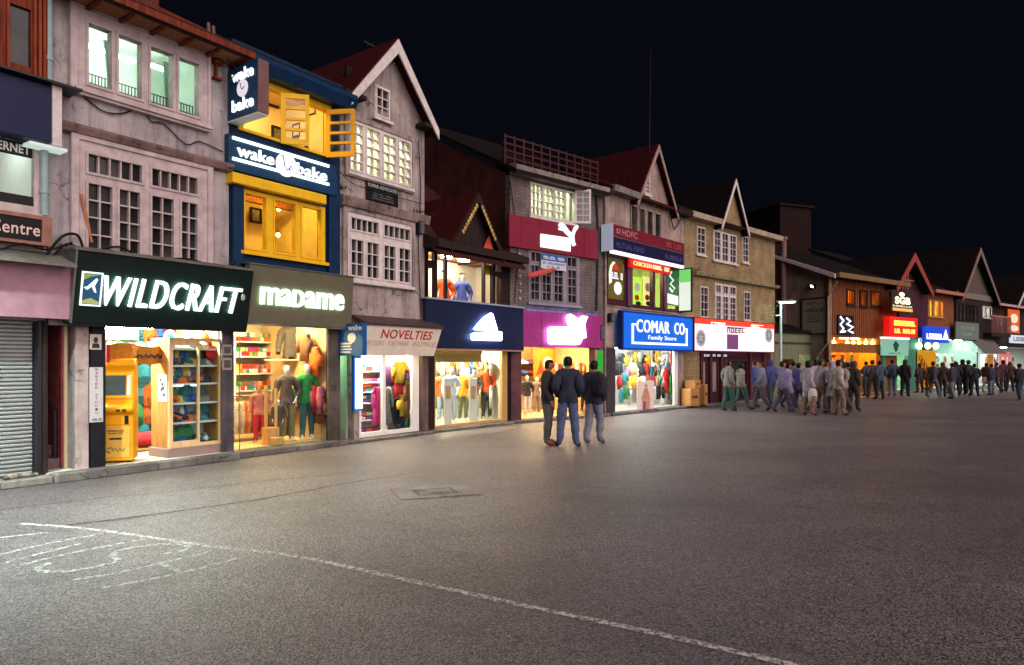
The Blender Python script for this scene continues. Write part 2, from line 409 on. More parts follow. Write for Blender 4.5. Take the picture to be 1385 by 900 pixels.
def Vz(face, px, py, u):
    r = Vector(((px-CX)/FPX, 1, (HY-py)/FPX)); t = (u+face.o.dot(face.d))/r.dot(face.d); p = r*t
    return (p-face.o).dot(face.n), p.z+EYE
# ---------------------------------------------------------------- ground
# ---------------------------------------------------------------- ground
PINK = stucco((176, 166, 166), (148, 138, 140), (70, 60, 58), .9, peel=(140, 150, 148))
GREYP = stucco((172, 158, 152), (142, 128, 124), (56, 46, 42), .95, peel=(105, 88, 82))
PUM = stucco((128, 114, 110), (104, 92, 92), (60, 52, 52), .5, brick=True)
CREAM = stucco((172, 150, 138), (140, 120, 112), (70, 58, 54), .7)
YEL = stucco((165, 142, 104), (140, 118, 84), (84, 70, 54), .5, brick=True)
MAUVE = stucco((150, 128, 120), (120, 102, 96), (60, 50, 46), .5)
BLUE = paint((12, 46, 80), .45, .35); YELP = paint((236, 186, 30), .4, .15); OAK = wood((190, 140, 80), (160, 112, 60))
REDROOF = wood((66, 17, 18), (44, 12, 14), (1, 6, 1)); DARKROOF = wood((26, 17, 17), (19, 13, 13), (1, 6, 1))
BROWN = wood((136, 82, 52), (98, 58, 36)); DKTIM = wood((52, 38, 34), (34, 26, 26)); REDTIM = wood((128, 56, 34), (84, 34, 24))
PINKW = paint((192, 174, 172), .55, .3); WHITEW = paint((216, 204, 200), .5, .25); GRYW = paint((140, 130, 140), .5, .2)
CONC = stucco((120, 116, 108), (92, 90, 86), (50, 46, 44), .6, name='concrete')
STEEL = paint((150, 152, 152), .35, .2, .8); BLACK = paint((18, 18, 20), .4, .2); DKMET = paint((48, 48, 52), .4, .2, .5)
WHT = paint((228, 226, 220), .5, .06); CRM = paint((225, 205, 165), .5, .1); TILE = paint((205, 200, 190), .25, .1)
WARMW = paint((214, 184, 136), .6, .2); DG = darkglass(); DGS = [DG, DG, darkglass((.006, .006, .007, 1), (.014, .014, .014, 1)), darkglass((.03, .024, .022, 1), (.06, .05, .045, 1))]; GL = glass(); MAROON = paint((74, 36, 48), .45, .3)
PURP = paint((100, 66, 88), .45, .2)
COOL = glow((215, 245, 235), 24); WARM = glow((255, 206, 130), 26); NEUT = glow((255, 238, 210), 30); AMB = glow((255, 172, 70), 22)
def gsheet(name, pts, z, mat, label=None, kind='structure', th=None):
    me = bpy.data.meshes.new(name); me.from_pydata([(x, y, z) for x, y in pts], [], [tuple(range(len(pts)))])
    me.materials.append(mat); o = link(name, me); return tag(o, label, kind=kind)
ROAD = asphalt()
gsheet('road', [(-120, -40), (220, -40), (220, 400), (-120, 400)], 0, ROAD)
def stripe(name, pix, wpx, mat, z=.004, steps=1):
    pts = [Vector((*ground(*p), 0)) for p in pix]; mb = MB()
    L = []
    for i, p in enumerate(pts):
        d = (pts[min(i+1, len(pts)-1)]-pts[max(i-1, 0)]).normalized(); n = Vector((-d.y, d.x, 0))*wpx/2
        L.append((p+n, p-n))
    vs = [q for a in L for q in ((a[0].x, a[0].y, z), (a[1].x, a[1].y, z))]
    mb.add(vs, [(2*i, 2*i+1, 2*i+3, 2*i+2) for i in range(len(L)-1)])
    return tag(link(name, mb.mesh(name, mat)), kind='structure')
def smooth(pts, n=6):
    out = []
    for i in range(len(pts)-1):
        p0, p1, p2, p3 = pts[max(i-1, 0)], pts[i], pts[i+1], pts[min(i+2, len(pts)-1)]
        for k in range(n):
            t = k/n; out.append(tuple(.5*(2*p1[j]+(p2[j]-p0[j])*t+(2*p0[j]-5*p1[j]+4*p2[j]-p3[j])*t*t+(3*p1[j]-p0[j]-3*p2[j]+p3[j])*t**3) for j in (0, 1)))
    return out+[pts[-1]]
RP = roadpaint((200, 190, 184), .43); RP2 = roadpaint((184, 184, 180), .425); RP3 = roadpaint((150, 146, 144), .50)
stripe('road_line', smooth([(28, 709), (85, 713), (160, 721), (275, 738), (400, 753), (540, 783), (700, 818), (880, 856), (1080, 902)]), .065, RP)
stripe('road_line', smooth([(590, 604), (690, 604), (780, 605), (870, 602), (935, 598)]), .07, RP3)
for pl in ([(0, 751), (60, 737), (135, 723)], [(8, 762), (60, 748), (110, 736)], [(28, 765), (100, 748), (200, 729)],
           [(98, 785), (150, 777), (220, 762), (287, 746)], [(138, 796), (200, 785), (260, 772), (328, 754)], [(0, 728), (35, 724), (64, 721)], [(216, 764), (235, 770), (245, 776)]):
    stripe('road_mark', smooth(pl), .045, RP2)
stripe('road_mark', smooth([(68, 762), (52, 769), (62, 774), (95, 773), (140, 765), (160, 758), (152, 752), (165, 744), (205, 738), (240, 736), (256, 741), (245, 746), (222, 750)]), .055, RP2)
CRK = paint((26, 24, 24), .9, .2)
stripe('road_seam', smooth([(88, 711), (150, 704), (240, 692), (350, 676), (470, 654), (560, 640)]), .022, CRK)
# kerb: a raised plinth along the shop fronts, a piece for each house
KERB = stucco((132, 128, 120), (100, 96, 92), (46, 44, 42), .7, name='kerb_stone')
for i, (f, a, b, h, o) in enumerate(((FA, -90, 60, .1, .3), (FA, 60, 310, .12, .34), (FB, 310, 459, .1, .26), (FC, 459, 575, .06, .25), (FD, 575, 689, .07, .2), (FE, 689, 818, .08, .25), (FF, 818, 926, .08, .3), (FG, 926, 1056, .08, .35), (FH, 1000, 1245, .1, .9), (FI, 1245, 1500, .1, 1.0))):
    u0, u1 = f.U(a), f.U(b); mb = MB(); n = max(2, int((u1-u0)/1.15)); random.seed(i)
    for k in range(n):
        e0, e1 = u0+(u1-u0)*k/n, u0+(u1-u0)*(k+1)/n; j = random.uniform(-.012, .012)
        mb.box(e0+.006, e1-.006, -o+j, -o+.22, 0, h+random.uniform(-.006, .006))
    tag(link('kerb', mb.mesh('kerb', KERB, (0, 0, 0), bev=.012)), kind='structure')
    ob = COL.objects[-1]; ob.location = f.o; ob.rotation_euler = (0, 0, f.a)
    pv = tag(link('pavement', MB().box(u0, u1, -o+.21, .3, -.02, h-.006).mesh('pavement', TILE if i == 1 else CONC)), kind='structure')
    pv.location = f.o; pv.rotation_euler = (0, 0, f.a)
# ================================================================ house A0: shuttered shop at the left edge
f = FA
def B(face, px, label, cat='building'): return T('building', face, (face.U(px), 0, 0), label, cat)
t0 = B(f, 0, 'narrow red timber house over a closed steel shutter at the left edge')
zA = f.P(30, 350)[1]
uL, uR = f.U(-140), f.U(58)
t0.p('wall', MB().plate(uL, uR, .0, 9, [(f.U(-140), f.U(50), 0, f.P(20, 432)[1]), f.R2(-60, 51, 194, 286)], 0, .2), PINKW)
t0.p('side_wall', MB().box(uR, uR+.04, .0, 4, 0, 9), PINKW)
sh = f.R2(-140, 52, 434, 641); n = 38; mb = MB(); zt = sh[3]; hh = (zt-.1)/n
for k in range(n): mb.prism([(.16, .1+k*hh), (.125, .1+(k+.25)*hh), (.12, .1+(k+.6)*hh), (.16, .1+(k+.95)*hh), (.17, .1+(k+.95)*hh), (.17, .1+k*hh)], sh[0], sh[1]-.03, 'x')
shu = t0.p('roller_shutter', mb, paint((172, 176, 176), .45, .15, .3), kind='stuff')
t0.p('shutter_guide', MB().box(f.U(50), f.U(56), -.03, .16, .1, zt), DKMET, bev=.008)
t0.p('door_post', MB().box(f.U(56.5), f.U(63), -.05, .25, .1, zt), DKTIM, bev=.008)
Sign('fascia', f, f.U(-140), f.U(95, -.3), f.P(40, 430, -.3)[1], f.P(40, 349, -.3)[1], -.3, -.36, paint((170, 128, 142), .5, .2), 'blank pinkish fascia board over the closed steel shutter', .12, 'fascia')
a, b, c, d = f.R(-140, 97, 352, 340, -.45)
solo('awning_strip', f, (0, -.5, c), MB().prism([(-.62, f.P(40, 356, -.6)[1]), (.0, f.P(40, 338, -.3)[1]), (.0, f.P(40, 338, -.3)[1]+.03), (-.62, f.P(40, 354, -.6)[1]+.02)], a, b, 'x'), CONC, 'dirty grey sheet ledge above the blank pinkish fascia', 'ledge')
# red timber window storey
rt = f.R2(-60, 63, -60, 114)
fm = t0.p('timber_front', MB().plate(rt[0], rt[1], rt[2], 9, [f.R(12, 41, 4, 84, -.08), f.R(-40, -8, 4, 84, -.08)], -.1, .0), REDTIM)
for px in (8, 44, 51, 57): t0.p('post', MB().box(f.U(px, -.1), f.U(px+4, -.1), -.15, -.101, rt[2], 9), wood((150, 72, 46), (110, 46, 30)), bev=.006)
panes(fm, t0, [f.R(12, 41, 4, 84, -.08)], -.05, DG)
s = Sign('blank_signboard', f, f.U(-150, -.3), f.U(70, -.3), f.P(68, 193, -.3)[1], f.P(68, 117, -.3)[1], -.3, -.3, paint((14, 22, 62), .3, .15), 'plain navy blue signboard with pale end panel below the red timber storey', .28)
s.p('end_panel', s.mb().box(s.w+.001, f.U(83, -.3)-f.U(-150, -.3), -.02, .27, -.03, s.L+.02), WHITEW)
s.p('cap', s.mb().box(-.05, s.w+.34, -.12, .3, s.L+.021, s.L+.05), DKMET)
s.p('glow_soffit', s.mb().box(s.w-.25, s.w+.2, .02, .26, -.07, -.031), glow((225, 240, 235), .3))  # soffit is no lamp: its lit look is put in as a weak glow
# internet window: room behind
iw = f.R2(-60, 51, 194, 286)
wf = window(t0, f.R2(-64, 57, 187, 293), fr(f, f.R2(-64, 57, 187, 293), [(-50, 44.5, .10, .93, 1, 1)]), PINKW, GL, 0, .06, sash=False)
room(t0, f.U(-140), f.U(56), iw[2]-.4, iw[3]+.3, .2, 2.0, WHT, OAK, WHT)
lamps(t0, [(f.U(-30), .9), (f.U(30), .7)], iw[3]+.3, glow((225, 245, 240), 10), .6, .1)
sg = Sign('window_sign', f, f.U(-50, -.0), f.U(44, .0), f.P(44, 215, -.0)[1], f.P(44, 196, -.0)[1], .0, -.012, BLACK, 'black strip sign with white serif capitals in the bright left window', .01)
sg.text('INTERNET', .2, .96, .2, .8, WHT, .004, bold=.03)
solo('dark_panel', f, (f.U(0), .0, f.P(0, 279)[1]), MB().box(f.U(-50), f.U(44.5), -.012, .01, f.P(44, 284)[1], f.P(44, 267)[1]), BLACK, 'black kick panel at the foot of the bright left window', 'panel')
solo('desk_chair', f, (f.U(12), 1.0, iw[2]-.4), MB().box(f.U(5), f.U(18), .9, 1.3, iw[2]+.05, iw[2]+.12).box(f.U(5), f.U(18), 1.26, 1.3, iw[2]+.1, iw[2]+.55).tube([(f.U(11), 1.1, iw[2]-.4), (f.U(11), 1.1, iw[2]+.06)], .03), OAK, 'wooden chair seen through the bright left window', 'chair', bev=.01)
sg = Sign('shop_sign', f, f.U(-140, -.22), f.U(58, -.22), f.P(30, 326, -.22)[1], f.P(30, 292, -.22)[1], -.22, -.24, BLACK, 'black sign with pale serif lettering below the bright left window', .2)
sg.p('frame', sg.mb().plate(0, sg.w+.1, -.03, sg.L+.03, [(.0, sg.w-.02, .01, sg.L-.02)], -.02, .2), paint((160, 110, 96), .5, .3))
sg.text('Business Centre', .1, .975, .25, .74, paint((226, 190, 180), .5, .1), .006, bold=.01)
for nm, px, y0, y1, v in (('drain_pipe', 66, -40, 112, -.06), ('drain_pipe', 60, 200, 292, -.08)):
    a = f.U(px, v); solo(nm, f, (a, v, f.P(px, y1, v)[1]), MB().tube([(a, v, f.P(px, y1, v)[1]), (a, v, f.P(px, y0, v)[1])], .05, 10).tube([(a, v, f.P(px, y1, v)[1]+.3), (a, v, f.P(px, y1, v)[1]+.36)], .062, 10), paint((150, 170, 172), .4, .2),
         'grey drain pipe beside the red timber storey' if y1 < 150 else 'short grey drain pipe beside the bright left window', 'pipe', smooth=False)
# staircase recess
random.seed(2)
t0.p('stair_wall', MB().box(f.U(63), f.U(66), .25, 2.6, 0, zA), paint((90, 52, 52), .8, .3))
t0.p('stair_wall', MB().box(f.U(93), f.U(99), .25, 2.6, 0, zA), paint((150, 72, 76), .8, .4))
t0.p('back_wall', MB().box(f.U(63), f.U(99), 2.6, 2.7, 0, zA), paint((80, 56, 56), .8, .4)); t0.p('soffit', MB().box(f.U(60), f.U(100), .0, 2.7, zA, zA+.05), DKTIM)
for k in range(6): t0.p('step', MB().box(f.U(66), f.U(93), .28+k*.27, 2.6, .1+k*.17, .265+k*.17), stucco((120, 98, 96), (96, 78, 78), (60, 50, 50), .5, name='step'), bev=.01)
t0.p('handrail', MB().tube([(f.U(90)-.03, .3, .95), (f.U(90)-.03, 1.9, 1.95)], .022).tube([(f.U(90)-.03, .3, .1), (f.U(90)-.03, .3, .95)], .02), DKMET)
# ================================================================ house 1
t1 = B(f, 200, 'pink rendered three storey house with wide windows over the black outdoor shop sign')
u0, u1 = f.U(65.5), f.U(309.5); zt = f.P(200, 46)[1]
W1 = f.R(102, 277, 11, 119); W2 = f.R(104, 278, 189, 349); SH = (f.U(141)-.0, f.U(306), .02, f.P(141, 440)[1])
t1.p('wall', MB().plate(u0, u1, .0, zt, [W1, W2, SH, (f.U(64), f.U(100), 0, f.P(80, 440)[1])], 0, .2), PINK)
sides(t1, u0, u1, zt, 4, .55, PINK)
roof(t1, u0, u1, zt+.33, 4, .55, REDTIM, .62, .1, .1)
t1.p('soffit', MB().box(u0-.05, u1+.1, -.45, .2, zt+.001, zt+.03), wood((160, 104, 76), (128, 80, 56)))
for k in range(7): 
    a = u0+(u1-u0)*k/6; t1.p('bracket', MB().box(a-.03, a+.03, -.44, 0, zt-.04, zt), REDTIM)
t1.p('gutter', MB().box(u0-.1, u1+.12, -.6, -.46, zt+.02, zt+.14), DKTIM, bev=.02)
led = f.R(83, 311, 163, 174, -.1)
t1.p('ledge', MB().prism([(0, led[2]-.03), (-.1, led[2]), (-.14, led[3]-.03), (-.14, led[3]), (0, led[3]+.05)], u0+.02, u1+.02, 'x'), stucco((140, 112, 108), (110, 88, 84), (50, 42, 38), 1, name='ledge'))
sp1 = [(116, 147, .08, .84, 1, 1), (156.5, 187.5, .08, .84, 1, 1), (200, 230, .08, .84, 1, 1), (238, 265, .08, .84, 1, 1)]
wf = window(t1, W1, fr(f, W1, sp1), PINKW, GL, 0, .1)
t1.p('window_surround', MB().plate(W1[0]-.1, W1[1]+.06, W1[2]-.1, W1[3]+.08, [W1], -.1, -.002), PINKW, bev=.01)
room(t1, W1[0]-.2, W1[1]+.15, W1[2]-.5, W1[3]+.3, .2, 1.5, paint((214, 228, 214), .6, .1), OAK, WHT)
lamps(t1, [(f.U(128), 1.0), (f.U(165), 1.0), (f.U(205), 1.0), (f.U(245), .9)], W1[3]-.02, glow((222, 246, 234), 11.9), .45, .08)
for i, (a, b, c, d, _, _) in enumerate(fr(f, W1, sp1)):
    mb = MB(); n = 7
    for k in range(n): mb.box(a+(b-a)*(k+.5)/n-.006, a+(b-a)*(k+.5)/n+.006, .06, .072, c, c+(d-c)*.24)
    for q in (.08, .23): mb.box(a, b, .058, .074, c+(d-c)*q-.006, c+(d-c)*q+.006)
    t1.p('grille', mb, DKMET, wf)
    if i != 2:
        mb = MB(); n = 22; w = (b-a)*.62; a2 = a+.02 if i == 0 else a+(b-a)*.16
        top = [(a2+w*k/n, .5+.03*math.sin(k*1.7), d+.1) for k in range(n+1)]
        mid = [(a2+w*(.5+(k/n-.5)*(.35 if i != 3 else .6)), .5+.02*math.sin(k*1.7), c+(d-c)*.35) for k in range(n+1)]
        bot = [(a2+w*(.5+(k/n-.5)*.8), .5+.03*math.sin(k*1.7), c-.1) for k in range(n+1)]
        mb.add(top+mid+bot, [(r*(n+1)+k, r*(n+1)+k+1, (r+1)*(n+1)+k+1, (r+1)*(n+1)+k) for r in (0, 1) for k in range(n)])
        solo('curtain', f, (a2, .3, c), mb, sheer((150, 172, 154)), 'pale tied curtain in the '+('left end', 'second', '', 'right end')[i]+' pane of the lit pink window', 'curtain', 'curtains in the lit top window', smooth=True)
pic = solo('wall_picture', f, (f.P(222, 75, 1.4)[0], 1.4, f.P(222, 75, 1.4)[1]), MB().box(f.P(216, 75, 1.4)[0], f.P(226, 75, 1.4)[0], 1.4, 1.44, f.P(222, 80, 1.4)[1], f.P(222, 68, 1.4)[1]), paint((190, 170, 90), .5, .3), 'small yellow picture hanging tilted in the lit pink window', 'picture')
sp2 = [(117, 149, .07, .645, 2, 4), (159, 186.5, .07, .645, 2, 4), (203, 232, .07, .645, 2, 4), (243, 264, .07, .645, 2, 4), (117, 189, .74, .895, 5, 1), (203, 264, .74, .895, 5, 1)]
wf = window(t1, W2, fr(f, W2, sp2), PINKW, DG, 0, .07)
t1.p('window_surround', MB().plate(W2[0]-.1, W2[1]+.1, W2[2]-.02, W2[3]+.1, [W2], -.08, -.002), PINKW, bev=.01)
solo('cable', f, (f.U(105), -.02, f.P(105, 130)[1]), MB().tube([(*(lambda p: (p[0], -.03, p[1]))(f.P(x, y)),) for x, y in smooth([(102, 122), (120, 138), (140, 152), (165, 154), (190, 147), (203, 165), (220, 168), (250, 196), (268, 192), (300, 206)], 3)], .01, 5), BLACK, 'thin dark cable looping across the pink wall below the lit window', 'cable')
solo('pole', f, (f.U(118), -.06, f.P(124, 326, -.06)[1]), MB().tube([(f.P(124, 328, -.06)[0], -.06, f.P(124, 328, -.06)[1]), (f.P(110, 262, -.1)[0], -.1, f.P(110, 262, -.1)[1])], .02, 6), wood((200, 130, 90), (170, 100, 70)), 'thin bamboo pole leaning against the dark pink-framed window', 'pole')
solo('bracket', f, (f.U(291), -.02, f.P(291, 108)[1]), MB().box(f.U(286), f.U(298), -.12, -.0, f.P(291, 88)[1], f.P(291, 84)[1]).box(f.U(289), f.U(292), -.06, 0, f.P(291, 106)[1], f.P(291, 88)[1]).box(f.U(286), f.U(297), -.1, 0, f.P(291, 109)[1], f.P(291, 106)[1]), REDTIM, 'rusty iron bracket fixed on the pink wall near the eave', 'bracket')
for px, mat_, lab in ((100, stucco((190, 176, 172), (150, 128, 124), (70, 50, 48), 1, name='post'), 0), (120, paint((24, 24, 28), .5, .4), 1)):
    t1.p('pillar', MB().box(f.U(px), f.U(px+19.5 if px > 110 else px+18), -.09 if px > 110 else -.06, .25, .1, f.P(110, 438)[1]), mat_, bev=.01)
t1.p('pillar', MB().box(f.U(298), f.U(314), -.06, -.003, .1, f.P(300, 440)[1]), stucco((92, 84, 90), (70, 64, 70), (36, 32, 34), .9, name='post'), bev=.01)
# shop 1 room
SR = (f.U(100), f.U(309), .11, SH[3]+.05)
room(t1, SR[0], SR[1], .11, SR[3], .21, 3.0, CRM, TILE, WHT)
lamps(t1, [(f.U(150), .9), (f.U(205), .7), (f.U(262), .42), (f.U(200), 2.0)], SR[3], glow((240, 250, 235), 30), .7, .14)
mb = MB()
for k in range(5): mb.box(f.U(142), f.U(230), 1.0+.25*k, 1.12+.25*k, SR[3]-.22+.0*k, SR[3]-.06)
t1.p('ceiling_batten', mb, CRM)
# ================================================================ house 2: blue cafe
f = FB
t2 = B(f, 385, 'deep blue painted cafe house with yellow window frames and open casements')
u0, u1 = f.U(311), f.U(458); zt = f.P(360, 100)[1]
OP = (f.U(321), f.U(446), f.P(321, 176)[1], f.P(359, 110)[1]); W = f.R(325, 438, 255, 339); SH = (f.U(316), f.U(450), .02, f.P(318, 428)[1])
t2.p('wall', MB().plate(u0, u1, 0, zt, [OP, W, SH], 0, .2), BLUE); sides(t2, u0, u1, zt, 4, .3, BLUE)
roof(t2, u0, u1, zt+.3, 4, .3, paint((18, 36, 60), .5, .3), .1, .06, .02)
t2.p('fascia', MB().prism([(-.28, f.P(360, 108, -.1)[1]), (-.38, f.P(360, 86, -.3)[1]), (-.34, f.P(360, 80, -.3)[1]+.02), (0, f.P(360, 80, -.3)[1]+.1), (0, f.P(360, 108, -.1)[1])], u0, u1+.2, 'x'), BLUE, bev=.01)
for px in (311, 441): t2.p('pilaster', MB().box(f.U(px)+.01, f.U(px+15), -.1, -.001, 1.9+.5, f.P(px, 236)[1]), BLUE, bev=.01)
wfr = t2.p('window', MB().plate(OP[0], OP[1], OP[2], OP[3]+.02, [(OP[0]+.09, OP[1]-.07, OP[2]+.05, OP[3]-.12)], -.05, .1), YELP, bev=.008)
room(t2, OP[0]-.15, OP[1]+.1, OP[2]-.6, OP[3]+.25, .21, 1.5, paint((236, 214, 150), .6, .1), OAK, paint((236, 214, 150), .6, .1))
lamps(t2, [(f.U(345), .5), (f.U(400), .5)], OP[3]+.25, WARM, .3, .1)
# open casements
def casement(u, v, z0, z1, ang, wid, mat, nr=4):
    mb = MB(lambda x, y, z: (u+x*math.cos(ang)-y*math.sin(ang), v+x*math.sin(ang)+y*math.cos(ang), z))
    ps = grid(.08, wid-.07, z0+.1, z1-.09, 1, nr, .05)
    mb.plate(0, wid, z0, z1, ps, -.025, .025)
    o = t2.p('casement', mb, mat, bev=.004)
    for a, b, c, d in ps:
        m2 = MB(mb.xf).box(a, b, -.004, .004, c, d); t2.p('pane', m2, GL, o)
def cz(px, y0, y1, v): return f.P(px, y1, v)[1], f.P(px, y0, v)[1]
z0, z1 = cz(380, 126, 196, -.06); ca = f.U(380, -.06); casement(ca, -.06, z0+.02, z1, math.radians(-42), .5, YELP)
z0, z1 = cz(443, 150, 214, -.06); casement(f.U(441, -.06), -.06, z0, z1, math.radians(-62), .58, paint((232, 168, 36), .4, .15))
z0, z1 = cz(321, 150, 176, .1); casement(OP[0]+.1, -.03, z1-.2, z1+.3, math.radians(60), .3, YELP, 2)
for x, y, s_, l_ in ((367, 133, .3, 'high on the left of the open cafe wall'), (374, 182, .26, 'low at the centre of the open cafe wall'), (424, 147, .26, 'high behind the right open casement'), (403, 178, .26, 'seen through the left yellow casement'), (402, 192, .2, 'low beside the left yellow casement')): wallpic(f, t2, x, y, 1.45, s_, 'black framed picture '+l_, 'pictures on the upper cafe wall', paint((120, 122, 96), .5, .6, 0, 14))
sp = [(329.5, 357.5, .06, .93, 1, 1), (369.5, 397, .06, .93, 1, 1), (406.5, 432, .06, .93, 1, 1)]
window(t2, W, fr(f, W, sp), YELP, GL, 0, .06)
t2.p('lintel', MB().box(f.U(313, -.16), f.U(440, -.16), -.2, -.001, f.P(330, 250, -.2)[1], f.P(330, 236, -.2)[1]), YELP, bev=.01)
room(t2, W[0]-.15, W[1]+.1, W[2]-.3, W[3]+.35, .21, 1.7, paint((240, 206, 110), .6, .15), OAK, paint((240, 206, 120), .6, .1))
lamps(t2, [(f.U(345), .4), (f.U(405), .4)], W[3]+.35, glow((255, 210, 120), 14), .4, .12)
for x, y, s_, l_ in ((385, 299, .36, 'in the middle pane of the amber cafe window'), (423, 292, .34, 'in the right pane of the amber cafe window'), (345, 292, .26, 'in the left pane of the amber cafe window'), (412, 312, .2, 'low in the right pane of the amber cafe window')): wallpic(f, t2, x, y, 1.65, s_, 'dark framed picture '+l_, 'pictures in the amber cafe window', paint((210, 190, 120), .5, .6, 0, 14))
t2.p('wainscot', MB().box(W[0]-.1, W[1]+.0, 1.6, 1.66, W[2]-.3, W[2]+.32), wood((150, 84, 34), (110, 60, 26))); t2.p('wainscot', MB().box(t2.lim[1]-.09, t2.lim[1]-.078, .3, 1.6, W[2]-.3, W[2]+.25), wood((150, 84, 34), (110, 60, 26))); t2.p('beam', MB().box(W[0]-.1, W[1], .9, 1.0, W[3]+.05, W[3]+.17), wood((150, 84, 34), (110, 60, 26)))
for i, (x, y) in enumerate(((377, 283), (396, 281), (376, 318))):
    p = f.P(x, y, 1.2); solo('pendant_lamp', f, (p[0], 1.2, p[1]), MB().ell((p[0], 1.2, p[1]), (.045, .045, .05)), glow((255, 225, 150), 4), 'glowing round pendant bulb ' + ('left', 'right', 'lowest')[i] + ' in the middle amber cafe pane', 'lamp', 'pendant bulbs in the amber cafe window')
solo('cabinet', f, (f.U(345), 1.6, W[2]-.3), MB().box(f.U(335), f.U(355), 1.6, 2.1, W[2]-.3, W[2]+.45).box(f.U(334), f.U(356), 1.56, 2.12, W[2]+.452, W[2]+.5), OAK, 'low wooden cabinet in the left amber cafe pane', 'cabinet', bev=.01)
t2.p('pillar', MB().box(f.U(441.5), f.U(458), -.06, -.003, .08, f.P(445, 440)[1]), stucco((96, 86, 76), (70, 62, 56), (40, 34, 32), .8, name='post'), bev=.01)
SR2 = (f.U(315), f.U(452), .1, SH[3]+.06)
room(t2, SR2[0], SR2[1], .1, SR2[3], .21, 2.5, WARMW, paint((226, 196, 140), .25, .1), paint((236, 200, 140), .6, .1))
lamps(t2, [(f.U(345), .7), (f.U(390), .6), (f.U(425), .8), (f.U(370), 1.7)], SR2[3], glow((255, 228, 172), 20), .5, .14)
# ================================================================ house 3: white gabled house
f = FC
t3 = B(f, 515, 'weathered white gabled house with lit latticed windows above the novelties shop')
u0, u1 = f.U(460), f.U(574); zt = f.P(482, 135)[1]; za = f.P(525, 64)[1]
W1 = f.R(470, 555, 160, 232); W2 = f.R(468, 555, 286, 378); SH = (f.U(486), f.U(577), .02, f.P(486, 470)[1]); ST = (f.U(459.5), f.U(479), .02, f.P(460, 470)[1])
t3.p('wall', MB().plate(u0, u1, 0, zt, [W1, W2, SH, ST], 0, .2), GREYP); sides(t3, u0, u1, zt, 4.5, 0, GREYP)
AW = f.R(505, 526, 114, 158)
gable(t3, u0+.15, (u0+.15+u1)/2, u1, zt, za, 0, GREYP, REDROOF, WHITEW, 4.2, .3, .2, hole=AW)
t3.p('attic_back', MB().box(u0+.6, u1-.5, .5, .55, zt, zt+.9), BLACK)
window(t3, AW, [(AW[0]+.06, AW[1]-.06, AW[2]+.07, AW[3]-.06, 2, 3)], WHITEW, DG, 0, .06)
t3.p('eave_return', MB().box(u0-.1, u0+.45, -.3, .2, zt-.08, zt), DKTIM); t3.p('eave_return', MB().box(u1-.3, u1+.15, -.3, .2, zt-.1, zt-.005), DKTIM)
sp = [(472.5, 488.5, .06, .93, 2, 5), (494.5, 511.5, .06, .93, 2, 5), (517, 533, .06, .93, 2, 5), (538, 553, .06, .93, 2, 5)]
window(t3, W1, fr(f, W1, sp), WHITEW, GL, 0, .06)
t3.p('window_surround', MB().plate(W1[0]-.1, W1[1]+.08, W1[2]-.09, W1[3]+.09, [W1], -.07, -.002), GREYP, bev=.01)
room(t3, W1[0]-.1, W1[1]+.1, W1[2]-.4, W1[3]+.3, .21, 1.0, paint((220, 214, 180), .7, .4, 0, 3), OAK, WHT)
lamps(t3, [(f.U(485), .4), (f.U(530), .4)], W1[3]+.3, glow((240, 246, 222), 20), .6, .12)
mb = MB(); L = f.R(457, 576, 262, 275, -.1)
mb.prism([(0, L[2]-.04), (-.12, L[2]), (-.16, L[3]-.03), (-.16, L[3]), (0, L[3]+.05)], u0-.05, u1+.05, 'x'); t3.p('ledge', mb, stucco((150, 128, 122), (110, 92, 88), (36, 30, 28), 1, name='ledge'))
sp = [(473, 489, .07, .60, 2, 3), (494.5, 509.5, .07, .60, 2, 3), (517.5, 532.5, .07, .60, 2, 3), (538, 552.5, .07, .60, 2, 3), (473, 509.5, .75, .92, 5, 1), (517.5, 552.5, .75, .92, 5, 1)]
window(t3, W2, fr(f, W2, sp), WHITEW, DG, 0, .06)
t3.p('window_surround', MB().plate(W2[0]-.12, W2[1]+.1, W2[2]-.08, W2[3]+.1, [W2], -.07, -.002), GREYP, bev=.01)
t3.p('pillar', MB().box(f.U(569), f.U(575.5)+.05, -.05, .2, .06, f.P(570, 478)[1]), stucco((120, 100, 92), (96, 80, 74), (50, 40, 38), .8, name='post'), bev=.01)
SR3 = (f.U(482), f.U(570), .07, SH[3]+.05)
room(t3, SR3[0], SR3[1], .07, SR3[3], .21, 2.0, WHT, TILE, WHT)
lamps(t3, [(f.U(510), .6), (f.U(548), .5)], SR3[3], NEUT, .5, .14)
dfm = t3.p('shop_front', MB().plate(f.U(484), f.U(568), .07, SH[3], [(f.U(490), f.U(519), .16, SH[3]-.08), (f.U(523), f.U(559), .16, SH[3]-.08)], .03, .1), WHT)
panes(dfm, t3, [(f.U(523), f.U(559), .16, SH[3]-.08)], .065, GL)
t3.p('stair_wall', MB().box(f.U(478), f.U(481), .2, 2.2, 0, ST[3]), paint((180, 214, 180), .6, .2)); t3.p('stair_wall', MB().box(f.U(457), f.U(459), .2, 2.2, 0, ST[3]), paint((180, 214, 180), .6, .2))
t3.p('back_wall', MB().box(f.U(457), f.U(481), 2.2, 2.3, 0, ST[3]), paint((196, 224, 190), .6, .2)); t3.p('ceiling', MB().box(f.U(457), f.U(481), .2, 2.3, ST[3], ST[3]+.05), WHT)
for k in range(5): t3.p('step', MB().box(f.U(459), f.U(478), .25+k*.28, 2.2, .06+k*.17, .225+k*.17), CONC, bev=.01)
lamps(t3, [(f.U(470), .8)], ST[3], glow((200, 250, 205), 18), .15, .15)
